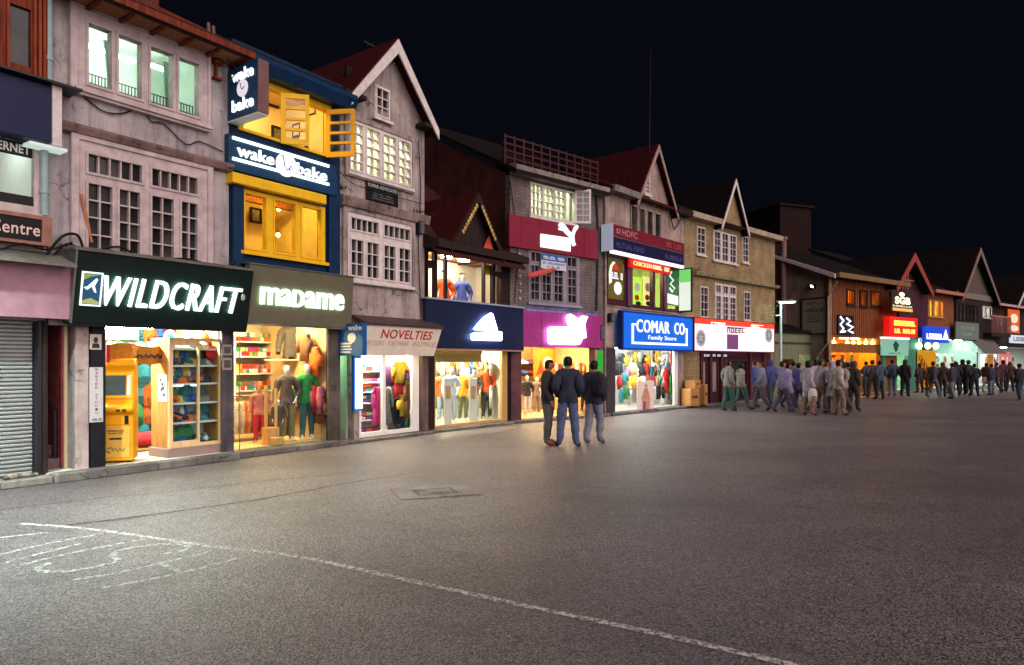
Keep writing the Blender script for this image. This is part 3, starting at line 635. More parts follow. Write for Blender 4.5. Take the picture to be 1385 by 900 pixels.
# ================================================================ house 4: low house with a dark timber dormer
f = FD
t4 = B(f, 630, 'low dark timber house with a red gabled dormer over a lit display window')
u0, u1 = f.U(576), f.U(688); zt = f.P(600, 340)[1]
WB = f.R(576.5, 677, 338, 408); SH = (f.U(588), f.U(687), .02, f.P(588, 466)[1])
t4.p('wall', MB().plate(u0, u1, 0, zt, [WB, SH], 0, .15), DKTIM); sides(t4, u0, u1, zt, 3.5, .5, DKTIM)
roof(t4, u0, u1, zt+.16, 3.4, .75, wood((70, 34, 32), (48, 26, 26), (1, 6, 1)), .5, .08, .1)
t4.p('eave', MB().prism([(-.5, zt-.03), (-.5, zt+.14), (.0, zt+.32), (.0, zt)], u0-.1, u1+.25, 'x'), DKTIM)
ga, gb = f.U(606, -.25), f.U(668, -.25); gz = f.P(615, 329, -.35)[1]; gt = f.P(638, 264, -.4)[1]
gable(t4, ga, (ga+gb)/2, gb, gz, gt, -.25, DKTIM, REDROOF, paint((44, 32, 26), .5, .3), 2.6, .2, .14)
mb = MB(); random.seed(4)
for sgn in (-1, 1):
    for k in range(9):
        q = .12+.07*k; m_ = (ga+gb)/2; x = m_+sgn*(gb-ga)/2*q*1.02; z = gt-(gt-gz)*q-.12
        mb.ell((x, -.51, z), (.05, .02, .06), 6, 4)
t4.p('ornament', mb, paint((206, 168, 96), .4, .5, .3), kind='stuff')
t4.p('cheek', MB().prism([(f.U(652, -.3), f.P(654, 337, -.3)[1]), (f.U(666, -.3), f.P(664, 341, -.3)[1]), (f.U(660, -.3), f.P(657, 318, -.3)[1])], -.35, -.32), paint((206, 84, 66), .6, .3))
sp = [(577.5, 586, .06, .66, 1, 1), (577.5, 586, .80, .97, 1, 1), (589.5, 653, .06, .97, 1, 1), (654.5, 664.5, .06, .97, 1, 1), (668.5, 676, .06, .70, 1, 1), (668.5, 676, .80, .96, 1, 1)]
window(t4, WB, fr(f, WB, sp), DKTIM, GL, 0, .05)
t4.p('mullion', MB().box(f.U(601), f.U(604), -.03, .04, WB[2], WB[3]), DKTIM)
room(t4, u0+.02, u1-.06, WB[2]-.05, WB[3]+.03, .16, 1.1, paint((226, 214, 200), .6, .1), OAK, paint((150, 110, 70), .6, .2))
lamps(t4, [(f.U(590), .45), (f.U(620), .4), (f.U(645), .45)], WB[3]+.03, NEUT, .3, .1)
SR4 = (u0+.05, u1-.06, .08, SH[3]+.05)
room(t4, SR4[0], SR4[1], .08, SR4[3], .16, 2.3, WHT, paint((236, 226, 200), .25, .1), WHT)
lamps(t4, [(f.U(605), .7), (f.U(630), .6), (f.U(665), .7), (f.U(640), 1.5)], SR4[3], glow((255, 236, 196), 34), .5, .14)
sf = t4.p('shop_front', MB().plate(f.U(588), f.U(687), .08, SH[3], [(f.U(590), f.U(680), .14, SH[3]-.07)], .02, .1), paint((190, 150, 96), .4, .15))
panes(sf, t4, [(f.U(590), f.U(680), .14, SH[3]-.07)], .06, GL)
mb = MB(); n = 14; a, b = f.U(590), f.U(664)
for k in range(n):
    x = a+(b-a)*k/n; w_ = (b-a)/n; mb.prism([(x, SH[3]-.1), (x+w_, SH[3]-.1), (x+w_, SH[3]-.2), (x+w_/2, SH[3]-.27), (x, SH[3]-.2)], .3, .32)
t4.p('valance', mb, paint((196, 172, 110), .6, .15)); t4.p('valance', MB().box(a, b, .325, .34, SH[3]-.42, SH[3]-.1), paint((170, 150, 96), .6, .15))
# ================================================================ house 5: grey stone house with magenta signs
f = FE
t5 = B(f, 750, 'grey stone fronted house carrying two magenta signboards and a roof railing')
u0, u1 = f.U(690), f.U(815); zt = f.P(690, 236)[1]
W1 = f.R(716, 776.5, 246, 292); W2 = f.R(714, 783, 337, 409); SH = (f.U(705), f.U(806), .02, f.P(705, 466)[1])
t5.p('wall', MB().plate(u0, u1, 0, zt, [W1, W2, SH], 0, .2), PUM)
sides(t5, u0, u1, zt, 5, .52, stucco((86, 44, 36), (62, 32, 28), (30, 20, 20), .8, name='side_render'))
roof(t5, u0, u1, zt+.14, 5, .52, DARKROOF, .3, .1, .05)
t5.p('parapet', MB().prism([(-.25, zt-.02), (-.3, zt+.22), (0, zt+.3), (0, zt-.02)], u0-.02, u1+.02, 'x'), stucco((150, 138, 132), (120, 108, 104), (60, 52, 50), .8, name='ledge'), bev=.01)
for k in range(12):
    a = u0+(u1-u0)*k/11; t5.p('railing_post', MB().box(a-.03, a+.03, .2, .26, zt+.3, zt+1.15), paint((58, 22, 24), .6, .3))
for k in range(4): t5.p('rail', MB().box(u0-.05, u1+.05, .205, .25, zt+.5+.19*k, zt+.55+.19*k), paint((58, 22, 24), .6, .3))
sp = [(717.5, 732.5, .06, .94, 3, 4), (735, 747, .06, .94, 2, 4), (750, 762, .06, .94, 2, 4), (764.5, 775.5, .06, .94, 1, 1)]
window(t5, W1, fr(f, W1, sp), WHITEW, GL, 0, .05)
room(t5, W1[0]-.1, W1[1]+.2, W1[2]-.3, W1[3]+.3, .21, 1.1, paint((222, 226, 200), .6, .35, 0, 3), OAK, WHT)
lamps(t5, [(f.U(730), .4), (f.U(762), .4)], W1[3]+.3, glow((238, 250, 222), 14), .5, .12)
uu = f.U(777, -.05); ang = math.radians(-38); z0, z1 = f.P(780, 303, -.05)[1], f.P(780, 257, -.05)[1]
mb = MB(lambda x, y, z: (uu+x*math.cos(ang)-y*math.sin(ang), -.06+x*math.sin(ang)+y*math.cos(ang), z)); ps = grid(.06, .42, z0+.07, z1-.07, 2, 5)
co_ = t5.p('casement', mb.plate(0, .48, z0, z1, ps, -.02, .02), WHITEW)
for a, b, c, d in ps: t5.p('pane', MB(mb.xf).box(a, b, -.004, .004, c, d), GL, co_)
sp = [(717, 727.5, .06, .70, 2, 4), (732.5, 743.5, .06, .70, 2, 4), (748.5, 759.5, .06, .70, 2, 4), (767, 778, .06, .70, 2, 4), (717, 729.5, .78, .95, 2, 1), (766, 778, .78, .95, 2, 1)]
window(t5, W2, fr(f, W2, sp), GRYW, DG, 0, .05)
SR5 = (f.U(697), f.U(812), .09, SH[3]+.05)
room(t5, SR5[0], SR5[1], .09, SR5[3], .21, 2.6, WARMW, paint((226, 196, 140), .25, .1), WHT)
lamps(t5, [(f.U(720), .8), (f.U(752), .6), (f.U(785), .8), (f.U(760), 1.8)], SR5[3], glow((255, 222, 160), 30), .5, .14)
t5.p('pillar', MB().box(f.U(690), f.U(704), -.05, .2, .08, f.P(690, 470)[1]), stucco((104, 68, 70), (82, 54, 58), (50, 36, 38), .7, name='post'), bev=.01)
t5.p('pillar', MB().box(f.U(796), f.U(804), -.03, -.003, .08, f.P(794, 470)[1]), paint((120, 74, 62), .5, .2), bev=.01)
# ================================================================ house 6: gabled house with cafe upstairs
f = FF
t6 = B(f, 870, 'pale gabled house with a brightly lit snack bar above the blue family store sign')
u0, u1 = f.U(818.5), f.U(925.5); zt = f.P(818, 256)[1]
ga, gb = f.U(855), f.U(905); gz = zt-.04; gt = f.P(878, 200)[1]
W1 = f.R(852, 893, 276, 326); UP = (f.U(821), f.U(922), f.P(821, 412)[1], f.P(821, 340)[1]); SH = (f.U(831), f.U(918), .02, f.P(831, 470)[1])
t6.p('wall', MB().plate(u0, u1, 0, zt, [W1, UP, SH], 0, .2), CREAM); sides(t6, u0, u1, zt, 4, .5, CREAM)
roof(t6, u0, u1, zt+.12, 4, .5, REDROOF, .3, .08, .05)
t6.p('gutter', MB().prism([(-.34, zt-.08), (-.38, zt+.1), (0, zt+.12), (0, zt-.08)], u0, ga, 'x'), stucco((150, 140, 136), (116, 106, 102), (70, 60, 56), .8, name='ledge'))
t6.p('gutter', MB().prism([(-.34, zt-.08), (-.38, zt+.1), (0, zt+.12), (0, zt-.08)], gb, u1, 'x'), DKTIM)
AW = f.R(869, 876, 237, 263)
gable(t6, ga, (ga+gb)/2, gb, gz, gt, -.05, CREAM, REDROOF, stucco((170, 140, 134), (140, 110, 106), (84, 64, 60), .6, name='bargeboard'), 4, .22, .12, hole=AW)
window(t6, AW, [(AW[0]+.05, AW[1]-.05, AW[2]+.06, AW[3]-.06, 2, 4)], WHITEW, DG, -.05, .05)
sp = [(852.5, 860.5, .05, .95, 1, 1), (864, 871, .05, .95, 1, 1), (874.5, 881.5, .05, .95, 1, 1), (885, 892, .05, .95, 1, 1)]
window(t6, W1, fr(f, W1, sp), CREAM, DG, 0, .05)
SFR = t6.p('snack_bar_front', MB().plate(UP[0], UP[1], UP[2], UP[3], [(f.U(822), f.U(843), UP[2]+.25, UP[3]-.25), (f.U(854), f.U(882), UP[2]+.1, UP[3]-.3), (f.U(885), f.U(896), UP[2]+.1, UP[3]-.3), (f.U(899), f.U(917.5), UP[2]+.1, UP[3]-.3)], -.03, .1), MAROON)
for px, w_ in ((846, 6), (896.5, 2.4)): t6.p('column', MB().box(f.U(px), f.U(px+w_), -.12, -.031, UP[2], UP[3]), PURP, bev=.02)
panes(SFR, t6, [(f.U(854), f.U(882), UP[2]+.1, UP[3]-.3), (f.U(885), f.U(896), UP[2]+.1, UP[3]-.3)], .03, GL)
room(t6, UP[0]+.1, UP[1]-.1, UP[2]-.05, UP[3]+.05, .21, 1.6, paint((200, 214, 130), .6, .3, 0, 3), OAK, WHT)
lamps(t6, [(f.U(838), .7), (f.U(866), .6), (f.U(890), .6)], UP[3]+.05, glow((240, 255, 210), 30), .5, .12)
SR6 = (f.U(828), f.U(922), .09, SH[3]+.05)
room(t6, SR6[0], SR6[1], .09, SR6[3], .21, 1.9, WHT, TILE, WHT)
lamps(t6, [(f.U(845), .6), (f.U(872), .5), (f.U(900), .6), (f.U(880), 1.3)], SR6[3], glow((245, 252, 245), 20), .5, .14)
t6.p('pillar', MB().box(f.U(820), f.U(831), -.04, .2, .08, f.P(820, 470)[1]), paint((70, 62, 66), .5, .3), bev=.01)
# ================================================================ house 7: yellow stone house
f = FG
t7 = B(f, 990, 'yellow stone house with a small white edged gable above the red bank sign')
u0, u1 = f.U(926), f.U(1048); zt = f.P(926, 292)[1]
ga, gb = f.U(968), f.U(1001); gz = zt+.02; gt = f.P(983, 246)[1]
Ws = [f.R(941.5, 953, 306, 344), f.R(964, 995.5, 311, 352), f.R(1003, 1011.5, 319, 355)]
Wl = [f.R(946, 957, 387, 430), f.R(966, 995, 383, 434), f.R(1005, 1014, 394, 434)]
SH = (f.U(946), f.U(1043), .02, f.P(946, 474)[1])
t7.p('wall', MB().plate(u0, u1, 0, zt, Ws+Wl+[SH], 0, .2), YEL); sides(t7, u0, u1, zt, 4, .5, MAUVE)
roof(t7, u0, u1, zt+.12, 4, .5, DARKROOF, .3, .08, .1)
for a, b in ((u0, ga-.05), (gb+.05, u1+.1)): t7.p('gutter', MB().prism([(-.33, zt-.06), (-.36, zt+.13), (0, zt+.13), (0, zt-.06)], a, b, 'x'), stucco((176, 160, 140), (150, 134, 116), (96, 84, 70), .5, name='ledge'))
gable(t7, ga, (ga+gb)/2, gb, gz, gt, -.12, YEL, DARKROOF, WHITEW, 4, .2, .14)
window(t7, Ws[0], [(Ws[0][0]+.05, Ws[0][1]-.04, Ws[0][2]+.06, Ws[0][3]-.05, 2, 4)], WHITEW, DG, 0, .05)
window(t7, Ws[1], fr(f, Ws[1], [(965.5, 973, .05, .95, 2, 4), (976, 983.5, .05, .95, 2, 4), (986.5, 994, .05, .95, 2, 4)]), WHITEW, DG, 0, .05)
window(t7, Ws[2], [(Ws[2][0]+.05, Ws[2][1]-.04, Ws[2][2]+.06, Ws[2][3]-.05, 2, 4)], WHITEW, DG, 0, .05)
window(t7, Wl[0], [(Wl[0][0]+.05, Wl[0][1]-.05, Wl[0][2]+.06, Wl[0][3]-.05, 2, 4)], WHITEW, DG, 0, .05)
window(t7, Wl[1], fr(f, Wl[1], [(967.5, 973.5, .03, .66, 2, 4), (977, 983.5, .03, .66, 2, 4), (986.5, 993.5, .03, .66, 2, 4), (967.5, 973.5, .76, .95, 2, 1), (977, 983.5, .76, .95, 2, 1), (986.5, 993.5, .76, .95, 2, 1)]), WHITEW, DG, 0, .05)
window(t7, Wl[2], [(Wl[2][0]+.04, Wl[2][1]-.04, Wl[2][2]+.06, Wl[2][3]-.05, 2, 4)], WHITEW, DG, 0, .05)
L = f.R(936, 1046, 367, 372, -.1); t7.p('string_course', MB().prism([(0, L[2]-.02), (-.18, L[2]+.02), (-.22, L[3]), (0, L[3]+.05)], f.U(936), u1+.06, 'x'), stucco((150, 150, 110), (120, 116, 84), (60, 54, 44), .7, name='ledge'))
t7.p('shop_wall', MB().plate(SH[0], SH[1], .05, SH[3], [(f.U(950), f.U(957), .5, SH[3]-.42), (f.U(964), f.U(972), .5, SH[3]-.42), (f.U(978), f.U(1012), .15, SH[3]-.42), (f.U(1018), f.U(1030), .4, SH[3]-.42)], .05, .16), MAROON)
for px in (947, 959.5, 974.5, 1013.5, 1032): t7.p('column', MB().box(f.U(px), f.U(px+2.6), -.06, .049, .08, SH[3]-.03), paint((90, 44, 52), .4, .2), bev=.015)
for a, b, c in ((950, 957, .5), (964, 972, .5), (1018, 1030, .4)): t7.p('shop_window', MB().box(f.U(a), f.U(b), .1, .12, c, SH[3]-.42), paint((150, 140, 130), .3, .3))
gm = t7.p('gate', MB().box(f.U(978), f.U(1012), .12, .15, .1, SH[3]-.42), DKMET)
for k in range(10): t7.p('bar', MB().box(f.U(978)+k*.155, f.U(978)+k*.155+.02, .09, .118, .1, SH[3]-.42), STEEL, gm)
# ================================================================ gap with the mauve side wall, then the timber row
f = FH
t8 = B(f, 1150, 'brown timber eating house with glowing windows and a plain mauve side wall')
u0, u1 = f.U(1120), f.U(1213); zt = f.P(1122, 374)[1]
W1 = [f.R(1144.5, 1156, 391, 413), f.R(1162, 1173, 392, 415), f.R(1177, 1190, 393, 415)]
SH = (f.U(1124), f.U(1190), .1, f.P(1124, 456)[1])
t8.p('wall', MB().plate(u0, u1, 0, zt, W1+[SH], 0, .2), BROWN)
mb = MB(); x = u0
while x < u1: mb.box(x, x+.03, -.025, -.001, SH[3]+.1, zt-.02); x += .2
t8.p('batten', mb, BROWN, kind='stuff')
pr = [(.2, 0), (2.9, 0), (2.9, zt+1.25), (.0, zt+.05), (.0, zt-.1), (.2, zt-.1)]
t8.p('side_wall', MB().prism(pr, u0+.01, u0+.2, 'x'), MAUVE); t8.p('side_wall', MB().prism(pr, u1-.2, u1-.02, 'x'), MAUVE)
roof(t8, u0, u1, zt+.14, 8, .42, DARKROOF, .5, .14, .2)
t8.p('roof_edge', MB().prism([(-.5, zt-.16), (3.0, zt+1.3), (3.0, zt+1.48), (-.5, zt+.05)], u0-.32, u0-.205, 'x'), WHITEW)
t8.p('gutter', MB().box(u0-.2, u1+.1, -.68, -.52, zt-.12, zt+.12), wood((130, 100, 70), (104, 80, 56)))
for w_ in W1:
    window(t8, w_, [(w_[0]+.06, w_[1]-.06, w_[2]+.08, w_[3]-.06, 1, 1)], DKTIM, GL, 0, .06)
room(t8, u0+.25, u1-.25, W1[0][2]-.2, zt-.15, .21, 1.8, paint((240, 180, 80), .6, .2), OAK, OAK)
lamps(t8, [(f.U(1150), .8), (f.U(1184), .8)], zt-.15, AMB, .5, .14)
room(t8, u0+.25, f.U(1192), .1, SH[3]+.04, .21, 2.2, paint((240, 170, 60), .6, .2), OAK, OAK)
lamps(t8, [(f.U(1135), .9), (f.U(1160), .7), (f.U(1180), .9)], SH[3]+.04, glow((255, 190, 80), 22), .6, .16)
t8.p('counter', MB().box(f.U(1150), f.U(1189), .02, .18, .1, .95), wood((130, 90, 50), (100, 66, 36)), bev=.01)
t8.p('canopy_board', MB().box(f.U(1123), f.U(1190), -.02, .14, SH[3]-.75, SH[3]-.3), wood((150, 92, 50), (112, 64, 36)))
for k, px in enumerate((1128, 1146, 1154, 1162, 1171, 1180)):
    p = f.P(px, 464, .3); solo('hanging_lamp', f, (p[0], .3, p[1]), MB().ell((p[0], .3, p[1]), (.09, .09, .12)).tube([(p[0], .3, p[1]+.1), (p[0], .3, SH[3])], .01, 4), glow((255, 214, 120), 7), 'glowing lamp ' + ORD[k] + ' from the left in the amber eating house front', 'lamp', 'lamps along the amber eating house front')
t8.p('pillar', MB().box(u0, f.U(1124), -.04, .2, .0, zt), stucco((150, 120, 84), (124, 98, 70), (80, 64, 50), .6, name='post'))
u2, u3 = f.U(1193), f.U(1244)
t8.p('doorway', MB().plate(u2, u3, .1, f.P(1200, 456)[1], [(f.U(1197), f.U(1227), .1, f.P(1197, 480)[1])], -.03, .15), paint((70, 130, 104), .5, .3))
room(t8, u2+.05, u3-.05, .1, f.P(1200, 476)[1], .21, 2.0, paint((190, 226, 196), .6, .2), TILE, WHT); lamps(t8, [(f.U(1205), .7), (f.U(1225), .7)], f.P(1200, 476)[1], glow((215, 255, 225), 26), .5, .14)
# gabled bay of the timber row (red light put into its bargeboard paint)
t9 = B(f, 1228, 'gabled brown timber bay tinted red as if lit behind stacked restaurant signs')
a, b = f.U(1213.5), f.U(1252); zb = f.P(1225, 393)[1]
t9.p('wall', MB().box(a, b, -.1, .15, f.P(1225, 456)[1], zb), MAROON)
gable(t9, f.U(1206, -.3), f.U(1229.5, -.3), f.U(1253, -.3), zb, f.P(1229, 344, -.4)[1], -.1, DKTIM, DARKROOF, paint((150, 60, 52), .6, .2), 6, .5, .35)
for k in range(4): t9.p('timber_strip', MB().box(f.U(1217+3.6*k, -.15), f.U(1218+3.6*k, -.15), -.16, -.101, zb, zb+.35+.45*min(k, 3)*.8), paint((150, 96, 90), .6, .2))
t9.p('timber_strip', MB().box(f.U(1212, -.15), f.U(1236, -.15), -.165, -.161, zb+.5, zb+.58), paint((150, 96, 90), .6, .2))
# side wall fittings
f = FI
t10 = B(f, 1270, 'brown timber house with a small yellow lit window above a blue sign')
u0, u1 = f.U(1252), f.U(1290); zt = f.P(1253, 394)[1]
W = f.R(1255, 1275, 405, 428); OPN = (f.U(1262), f.U(1322), .1, f.P(1262, 458)[1])
t10.p('wall', MB().plate(u0, u1, 0, zt, [W, (OPN[0], u1+1, .1, OPN[3])], 0, .2), BROWN)
roof(t10, u0-.2, u1, zt+.12, 7, .45, DARKROOF, .45, .1, .1)
t10.p('gutter', MB().box(u0-.1, u1, -.6, -.47, zt-.12, zt+.06), paint((180, 110, 96), .5, .2))
window(t10, W, fr(f, W, [(1256.5, 1261, .06, .94, 1, 1), (1263, 1267.5, .06, .94, 1, 1), (1269.5, 1274, .06, .94, 1, 1)]), OAK, GL, 0, .05)
room(t10, W[0]-.1, W[1]+.1, W[2]-.2, W[3]+.15, .21, 1.2, paint((236, 200, 110), .6, .2), OAK, OAK); lamps(t10, [(f.U(1265), .6)], W[3]+.15, WARM, .5, .2)
room(t10, f.U(1252)-.3, f.U(1326), .1, OPN[3]+.03, .21, 2.6, paint((206, 226, 216), .6, .2), TILE, WHT); lamps(t10, [(f.U(1275), .8), (f.U(1295), .6), (f.U(1315), .8)], OPN[3]+.03, glow((215, 255, 240), 16), .7, .16)
t11 = B(f, 1314, 'tall dark gabled timber house above a grey signboard')
u0, u1 = f.U(1290.5), f.U(1340); zb = f.P(1292, 402)[1]; za = f.P(1314, 338)[1]
W = f.R(1294, 1320, 410, 434); W2 = f.R(1326, 1338, 414, 430)
t11.p('wall', MB().plate(u0, u1, OPN[3]-.02, zb, [W, W2], -.1, .15), DKTIM)
gable(t11, u0, f.U(1314), u1, zb, za, -.1, wood((96, 84, 76), (72, 62, 58)), DARKROOF, paint((128, 104, 96), .6, .3), 6, .4, .3)
t11.p('band', MB().box(u0, u1, -.18, -.101, zb-.02, zb+.35), paint((120, 112, 104), .6, .3))
window(t11, W, fr(f, W, [(1295+5*k, 1299+5*k, .05, .95, 1, 1) for k in range(5)]), DKTIM, DG, -.1, .05)
window(t11, W2, fr(f, W2, [(1327+4*k, 1330+4*k, .05, .95, 1, 1) for k in range(3)]), WHITEW, GL, -.1, .05)
room(t11, W2[0]-.2, W2[1]+.2, W2[2]-.2, W2[3]+.2, .16, 1.3, WHT, OAK, WHT); lamps(t11, [(f.U(1332), .6)], W2[3]+.2, COOL, .4, .2)
t12 = B(f, 1365, 'dark timber house at the right edge with a pale edged gable')
u0, u1 = f.U(1340.5), f.U(1440); zt = f.P(1342, 412)[1]; OP2 = (f.U(1323), f.U(1400), .1, f.P(1330, 468)[1])
t12.p('wall', MB().plate(u0, u1, OP2[3]-.02, zt, [], 0, .2), DKTIM)
roof(t12, u0, u1, zt+.1, 7, .45, DARKROOF, .4, .1, .1)
t12.p('gutter', MB().box(u0, u1, -.55, -.42, zt-.1, zt+.05), paint((190, 150, 150), .5, .2))
gable(t12, f.U(1366), f.U(1384), f.U(1402), f.P(1368, 414)[1], f.P(1384, 372)[1], -.2, DKTIM, DARKROOF, WHITEW, 5, .3, .2)
room(t12, f.U(1328), f.U(1440), .1, OP2[3]+.03, .21, 2.6, paint((214, 236, 226), .6, .2), TILE, WHT); lamps(t12, [(f.U(1340), .8), (f.U(1356), .8), (f.U(1375), .8)], OP2[3]+.03, glow((235, 255, 248), 14), .7, .16)
mb = MB()
for k in range(16): x = f.U(1327)+k*(f.U(1353)-f.U(1327))/15; mb.box(x-.02, x+.02, -.62, -.58, f.P(1340, 450, -.6)[1], f.P(1340, 428, -.6)[1])
bl = t12.p('balcony', MB().box(f.U(1327), f.U(1353), -.6, .0, f.P(1340, 455, -.6)[1], f.P(1340, 450, -.6)[1]), DKTIM); t12.p('baluster', mb, paint((170, 120, 116), .5, .3), bl)
t12.p('handrail', MB().box(f.U(1327), f.U(1353), -.63, -.57, f.P(1340, 428, -.6)[1], f.P(1340, 426, -.6)[1]), paint((170, 120, 116), .5, .3), bl)
# ---------------------------------------------------------------- figures: one continuous skinned body, clothes as shells over it
def make_body(J, slim=1):
    base = {'pel': (0, 0, .96), 'sp': (0, .005, 1.12), 'ch': (0, 0, 1.29), 'uc': (0, .01, 1.41), 'nk': (0, 0, 1.49), 'h0': (0, -.015, 1.555), 'h1': (0, -.02, 1.625), 'h2': (0, -.005, 1.695), 'h3': (0, .0, 1.735)}
    for s, x in (('L', -1), ('R', 1)):
        base.update({'sh'+s: (x*.165, .015, 1.40), 'el'+s: (x*.225, .05, 1.14), 'wr'+s: (x*.20, -.06, .93), 'ha'+s: (x*.19, -.10, .85),
                     'hp'+s: (x*.09, 0, .90), 'kn'+s: (x*.105, -.015, .50), 'an'+s: (x*.11, .03, .09), 'to'+s: (x*.13, -.13, .035)})
    base.update(J)
    R = {'pel': (.16, .12), 'sp': (.145, .11), 'ch': (.168, .12), 'uc': (.13, .09), 'nk': (.052, .055), 'h0': (.066, .08), 'h1': (.085, .104), 'h2': (.078, .092), 'h3': (.042, .05)}
    for s in 'LR': R.update({'sh'+s: (.075,)*2, 'el'+s: (.052,)*2, 'wr'+s: (.031,)*2, 'ha'+s: (.022, .036), 'hp'+s: (.105,)*2, 'kn'+s: (.07,)*2, 'an'+s: (.046,)*2, 'to'+s: (.036,)*2})
    for k in R:
        if k[0] != 'h' or k[:2] in ('hp', 'ha'): R[k] = tuple(q*slim for q in R[k])
    P = {k: Vector(v) for k, v in base.items()}
    E = [('pel', 'sp'), ('sp', 'ch'), ('ch', 'uc'), ('uc', 'nk'), ('nk', 'h0'), ('h0', 'h1'), ('h1', 'h2'), ('h2', 'h3')]
    for s in 'LR': E += [('uc', 'sh'+s), ('sh'+s, 'el'+s), ('el'+s, 'wr'+s), ('wr'+s, 'ha'+s), ('pel', 'hp'+s), ('hp'+s, 'kn'+s), ('kn'+s, 'an'+s), ('an'+s, 'to'+s)]
    for s, x in (('L', -1), ('R', 1)):
        d = (P['ha'+s]-P['wr'+s]).normalized(); side = Vector((0, -1, 0)) if abs(d.y) < .8 else Vector((-x, 0, 0))
        side = (side-d*side.dot(d)).normalized(); palm = d.cross(side)*(1 if d.cross(side).x*x < 0 else -1)
        for i, L in enumerate((.055, .075, .082, .075, .058)):
            k = 'f%d%s' % (i, s)
            if i == 0: a = P['wr'+s]+d*.035+side*.042; b = a+d*.04+side*.014
            else: a = P['ha'+s]+d*.03+side*(.05-.021*i); b = a+d*L*.7+palm*.022
            P[k+'a'] = a; P[k+'b'] = b; R[k+'a'] = (.0105,)*2; R[k+'b'] = (.0085,)*2
            E += [('ha'+s if i else 'wr'+s, k+'a'), (k+'a', k+'b')]
    names = list(P); idx = {n: i for i, n in enumerate(names)}
    me = bpy.data.meshes.new('b'); me.from_pydata([P[n] for n in names], [(idx[a], idx[b]) for a, b in E], [])
    o = bpy.data.objects.new('b', me); COL.objects.link(o)
    sk = o.modifiers.new('s', 'SKIN'); sk.branch_smoothing = .3
    for n in names:
        d = me.skin_vertices[0].data[idx[n]]; d.radius = R[n]; d.use_root = (n == 'pel')
    ss = o.modifiers.new('ss', 'SUBSURF'); ss.levels = 2
    m = bpy.data.meshes.new_from_object(o.evaluated_get(bpy.context.evaluated_depsgraph_get()))
    bpy.data.objects.remove(o); bpy.data.meshes.remove(me)
    hc = P['h1']
    for v in m.vertices: # nose and chin
        q = v.co-hc
        if q.y < -.05 and abs(q.x) < .03 and -.035 < q.z < .02: v.co.y -= .02*(1-abs(q.x)/.03)
    z = lambda n: 'torso' if n[0] in ('pel', 'sp', 'ch', 'uc') and n[1] in ('sp', 'ch', 'uc') else 'arm' if n[0][:2] in ('sh', 'el') or n[1][:2] == 'sh' else 'hip' if n[0] == 'pel' else 'leg' if n[0][:2] in ('hp', 'kn') else 'foot' if n[0][:2] == 'an' else 'hand' if n[0][:2] in ('wr', 'ha') or n[0][0] == 'f' else 'neck' if n == ('uc', 'nk') else 'head'
    segs = [(P[a], P[b], sum(R[a])/4+sum(R[b])/4, z((a, b))) for a, b in E]
    def zone(c):
        best = None
        for a, b, r, n in segs:
            ab = b-a; t = max(0, min(1, (c-a).dot(ab)/max(ab.length_squared, 1e-9))); dd = (c-a-ab*t).length-r*.8
            if best is None or dd < best[0]: best = (dd, n)
        return best[1]
    zs = [zone(p.center) for p in m.polygons]; nm = [v.normal.copy() for v in m.vertices]
    def shell(name, test, off, wr=.0):
        vm = {}; vs = []; fs = []
        for p, zn in zip(m.polygons, zs):
            if test(zn, p.center):
                f = []
                for i in p.vertices:
                    if i not in vm: vm[i] = len(vs); vs.append(m.vertices[i].co+nm[i]*(off+wr*(mnoise.noise(m.vertices[i].co*7)+.6*mnoise.noise(m.vertices[i].co*Vector((21, 21, 33))))))
                    f.append(vm[i])
                fs.append(tuple(f))
        me = bpy.data.meshes.new(name); me.from_pydata(vs, [], fs); me.polygons.foreach_set('use_smooth', [True]*len(fs)); me.materials.append(None); return me
    for v in m.vertices: pass
    m.name = 'body'; m.polygons.foreach_set('use_smooth', [True]*len(m.polygons)); m.materials.clear(); m.materials.append(None)
    hz = hc.z
    D = {'body': m,
         'jacket': shell('jacket', lambda zn, c: zn in ('torso', 'arm') or (zn == 'neck' and c.z < P['nk'].z-.02) or (zn in ('hip', 'leg') and c.z > .84), .032, .022),
         'trousers': shell('trousers', lambda zn, c: (zn in ('hip', 'leg', 'torso') and c.z < 1.03), .02, .018),
         'coat': shell('coat', lambda zn, c: zn in ('torso', 'arm', 'hip') or (zn == 'neck' and c.z < P['nk'].z) or (zn == 'leg' and c.z > .58), .04, .016),
         'hood': shell('hood', lambda zn, c: zn == 'head' and (c.y > hc.y-.045 or c.z > hz+.07) or (zn == 'neck'), .03, .006),
         'cap': shell('cap', lambda zn, c: zn == 'head' and c.z > hz+.04, .028, .004),
         'long_hair': shell('hair', lambda zn, c: (zn in ('head', 'neck') and ((c.z > hz+.04) or c.y > hc.y-.02)) or (zn == 'torso' and c.z > 1.36 and c.y > .04 and abs(c.x) < .1), .026, .008),
         'hair': shell('hair', lambda zn, c: zn == 'head' and ((c.z > hz+.045) or (c.y > hc.y+.01 and c.z > hz-.06)), .014),
         'shoeL': shell('shoe', lambda zn, c: zn == 'foot' and c.x < (P['anL'].x+P['anR'].x)/2, .016),
         'shoeR': shell('shoe', lambda zn, c: zn == 'foot' and c.x >= (P['anL'].x+P['anR'].x)/2, .016)}
    f = MB(); 
    D['eye'] = MB().ell((0, 0, 0), (.011, .008, .008), 6, 4).mesh('eye'); D['mouth'] = MB().ell((0, 0, 0), (.022, .008, .006), 6, 4).mesh('mouth')
    D['ear'] = MB().ell((0, 0, 0), (.012, .022, .034), 6, 4).mesh('ear'); D['hc'] = hc
    return D
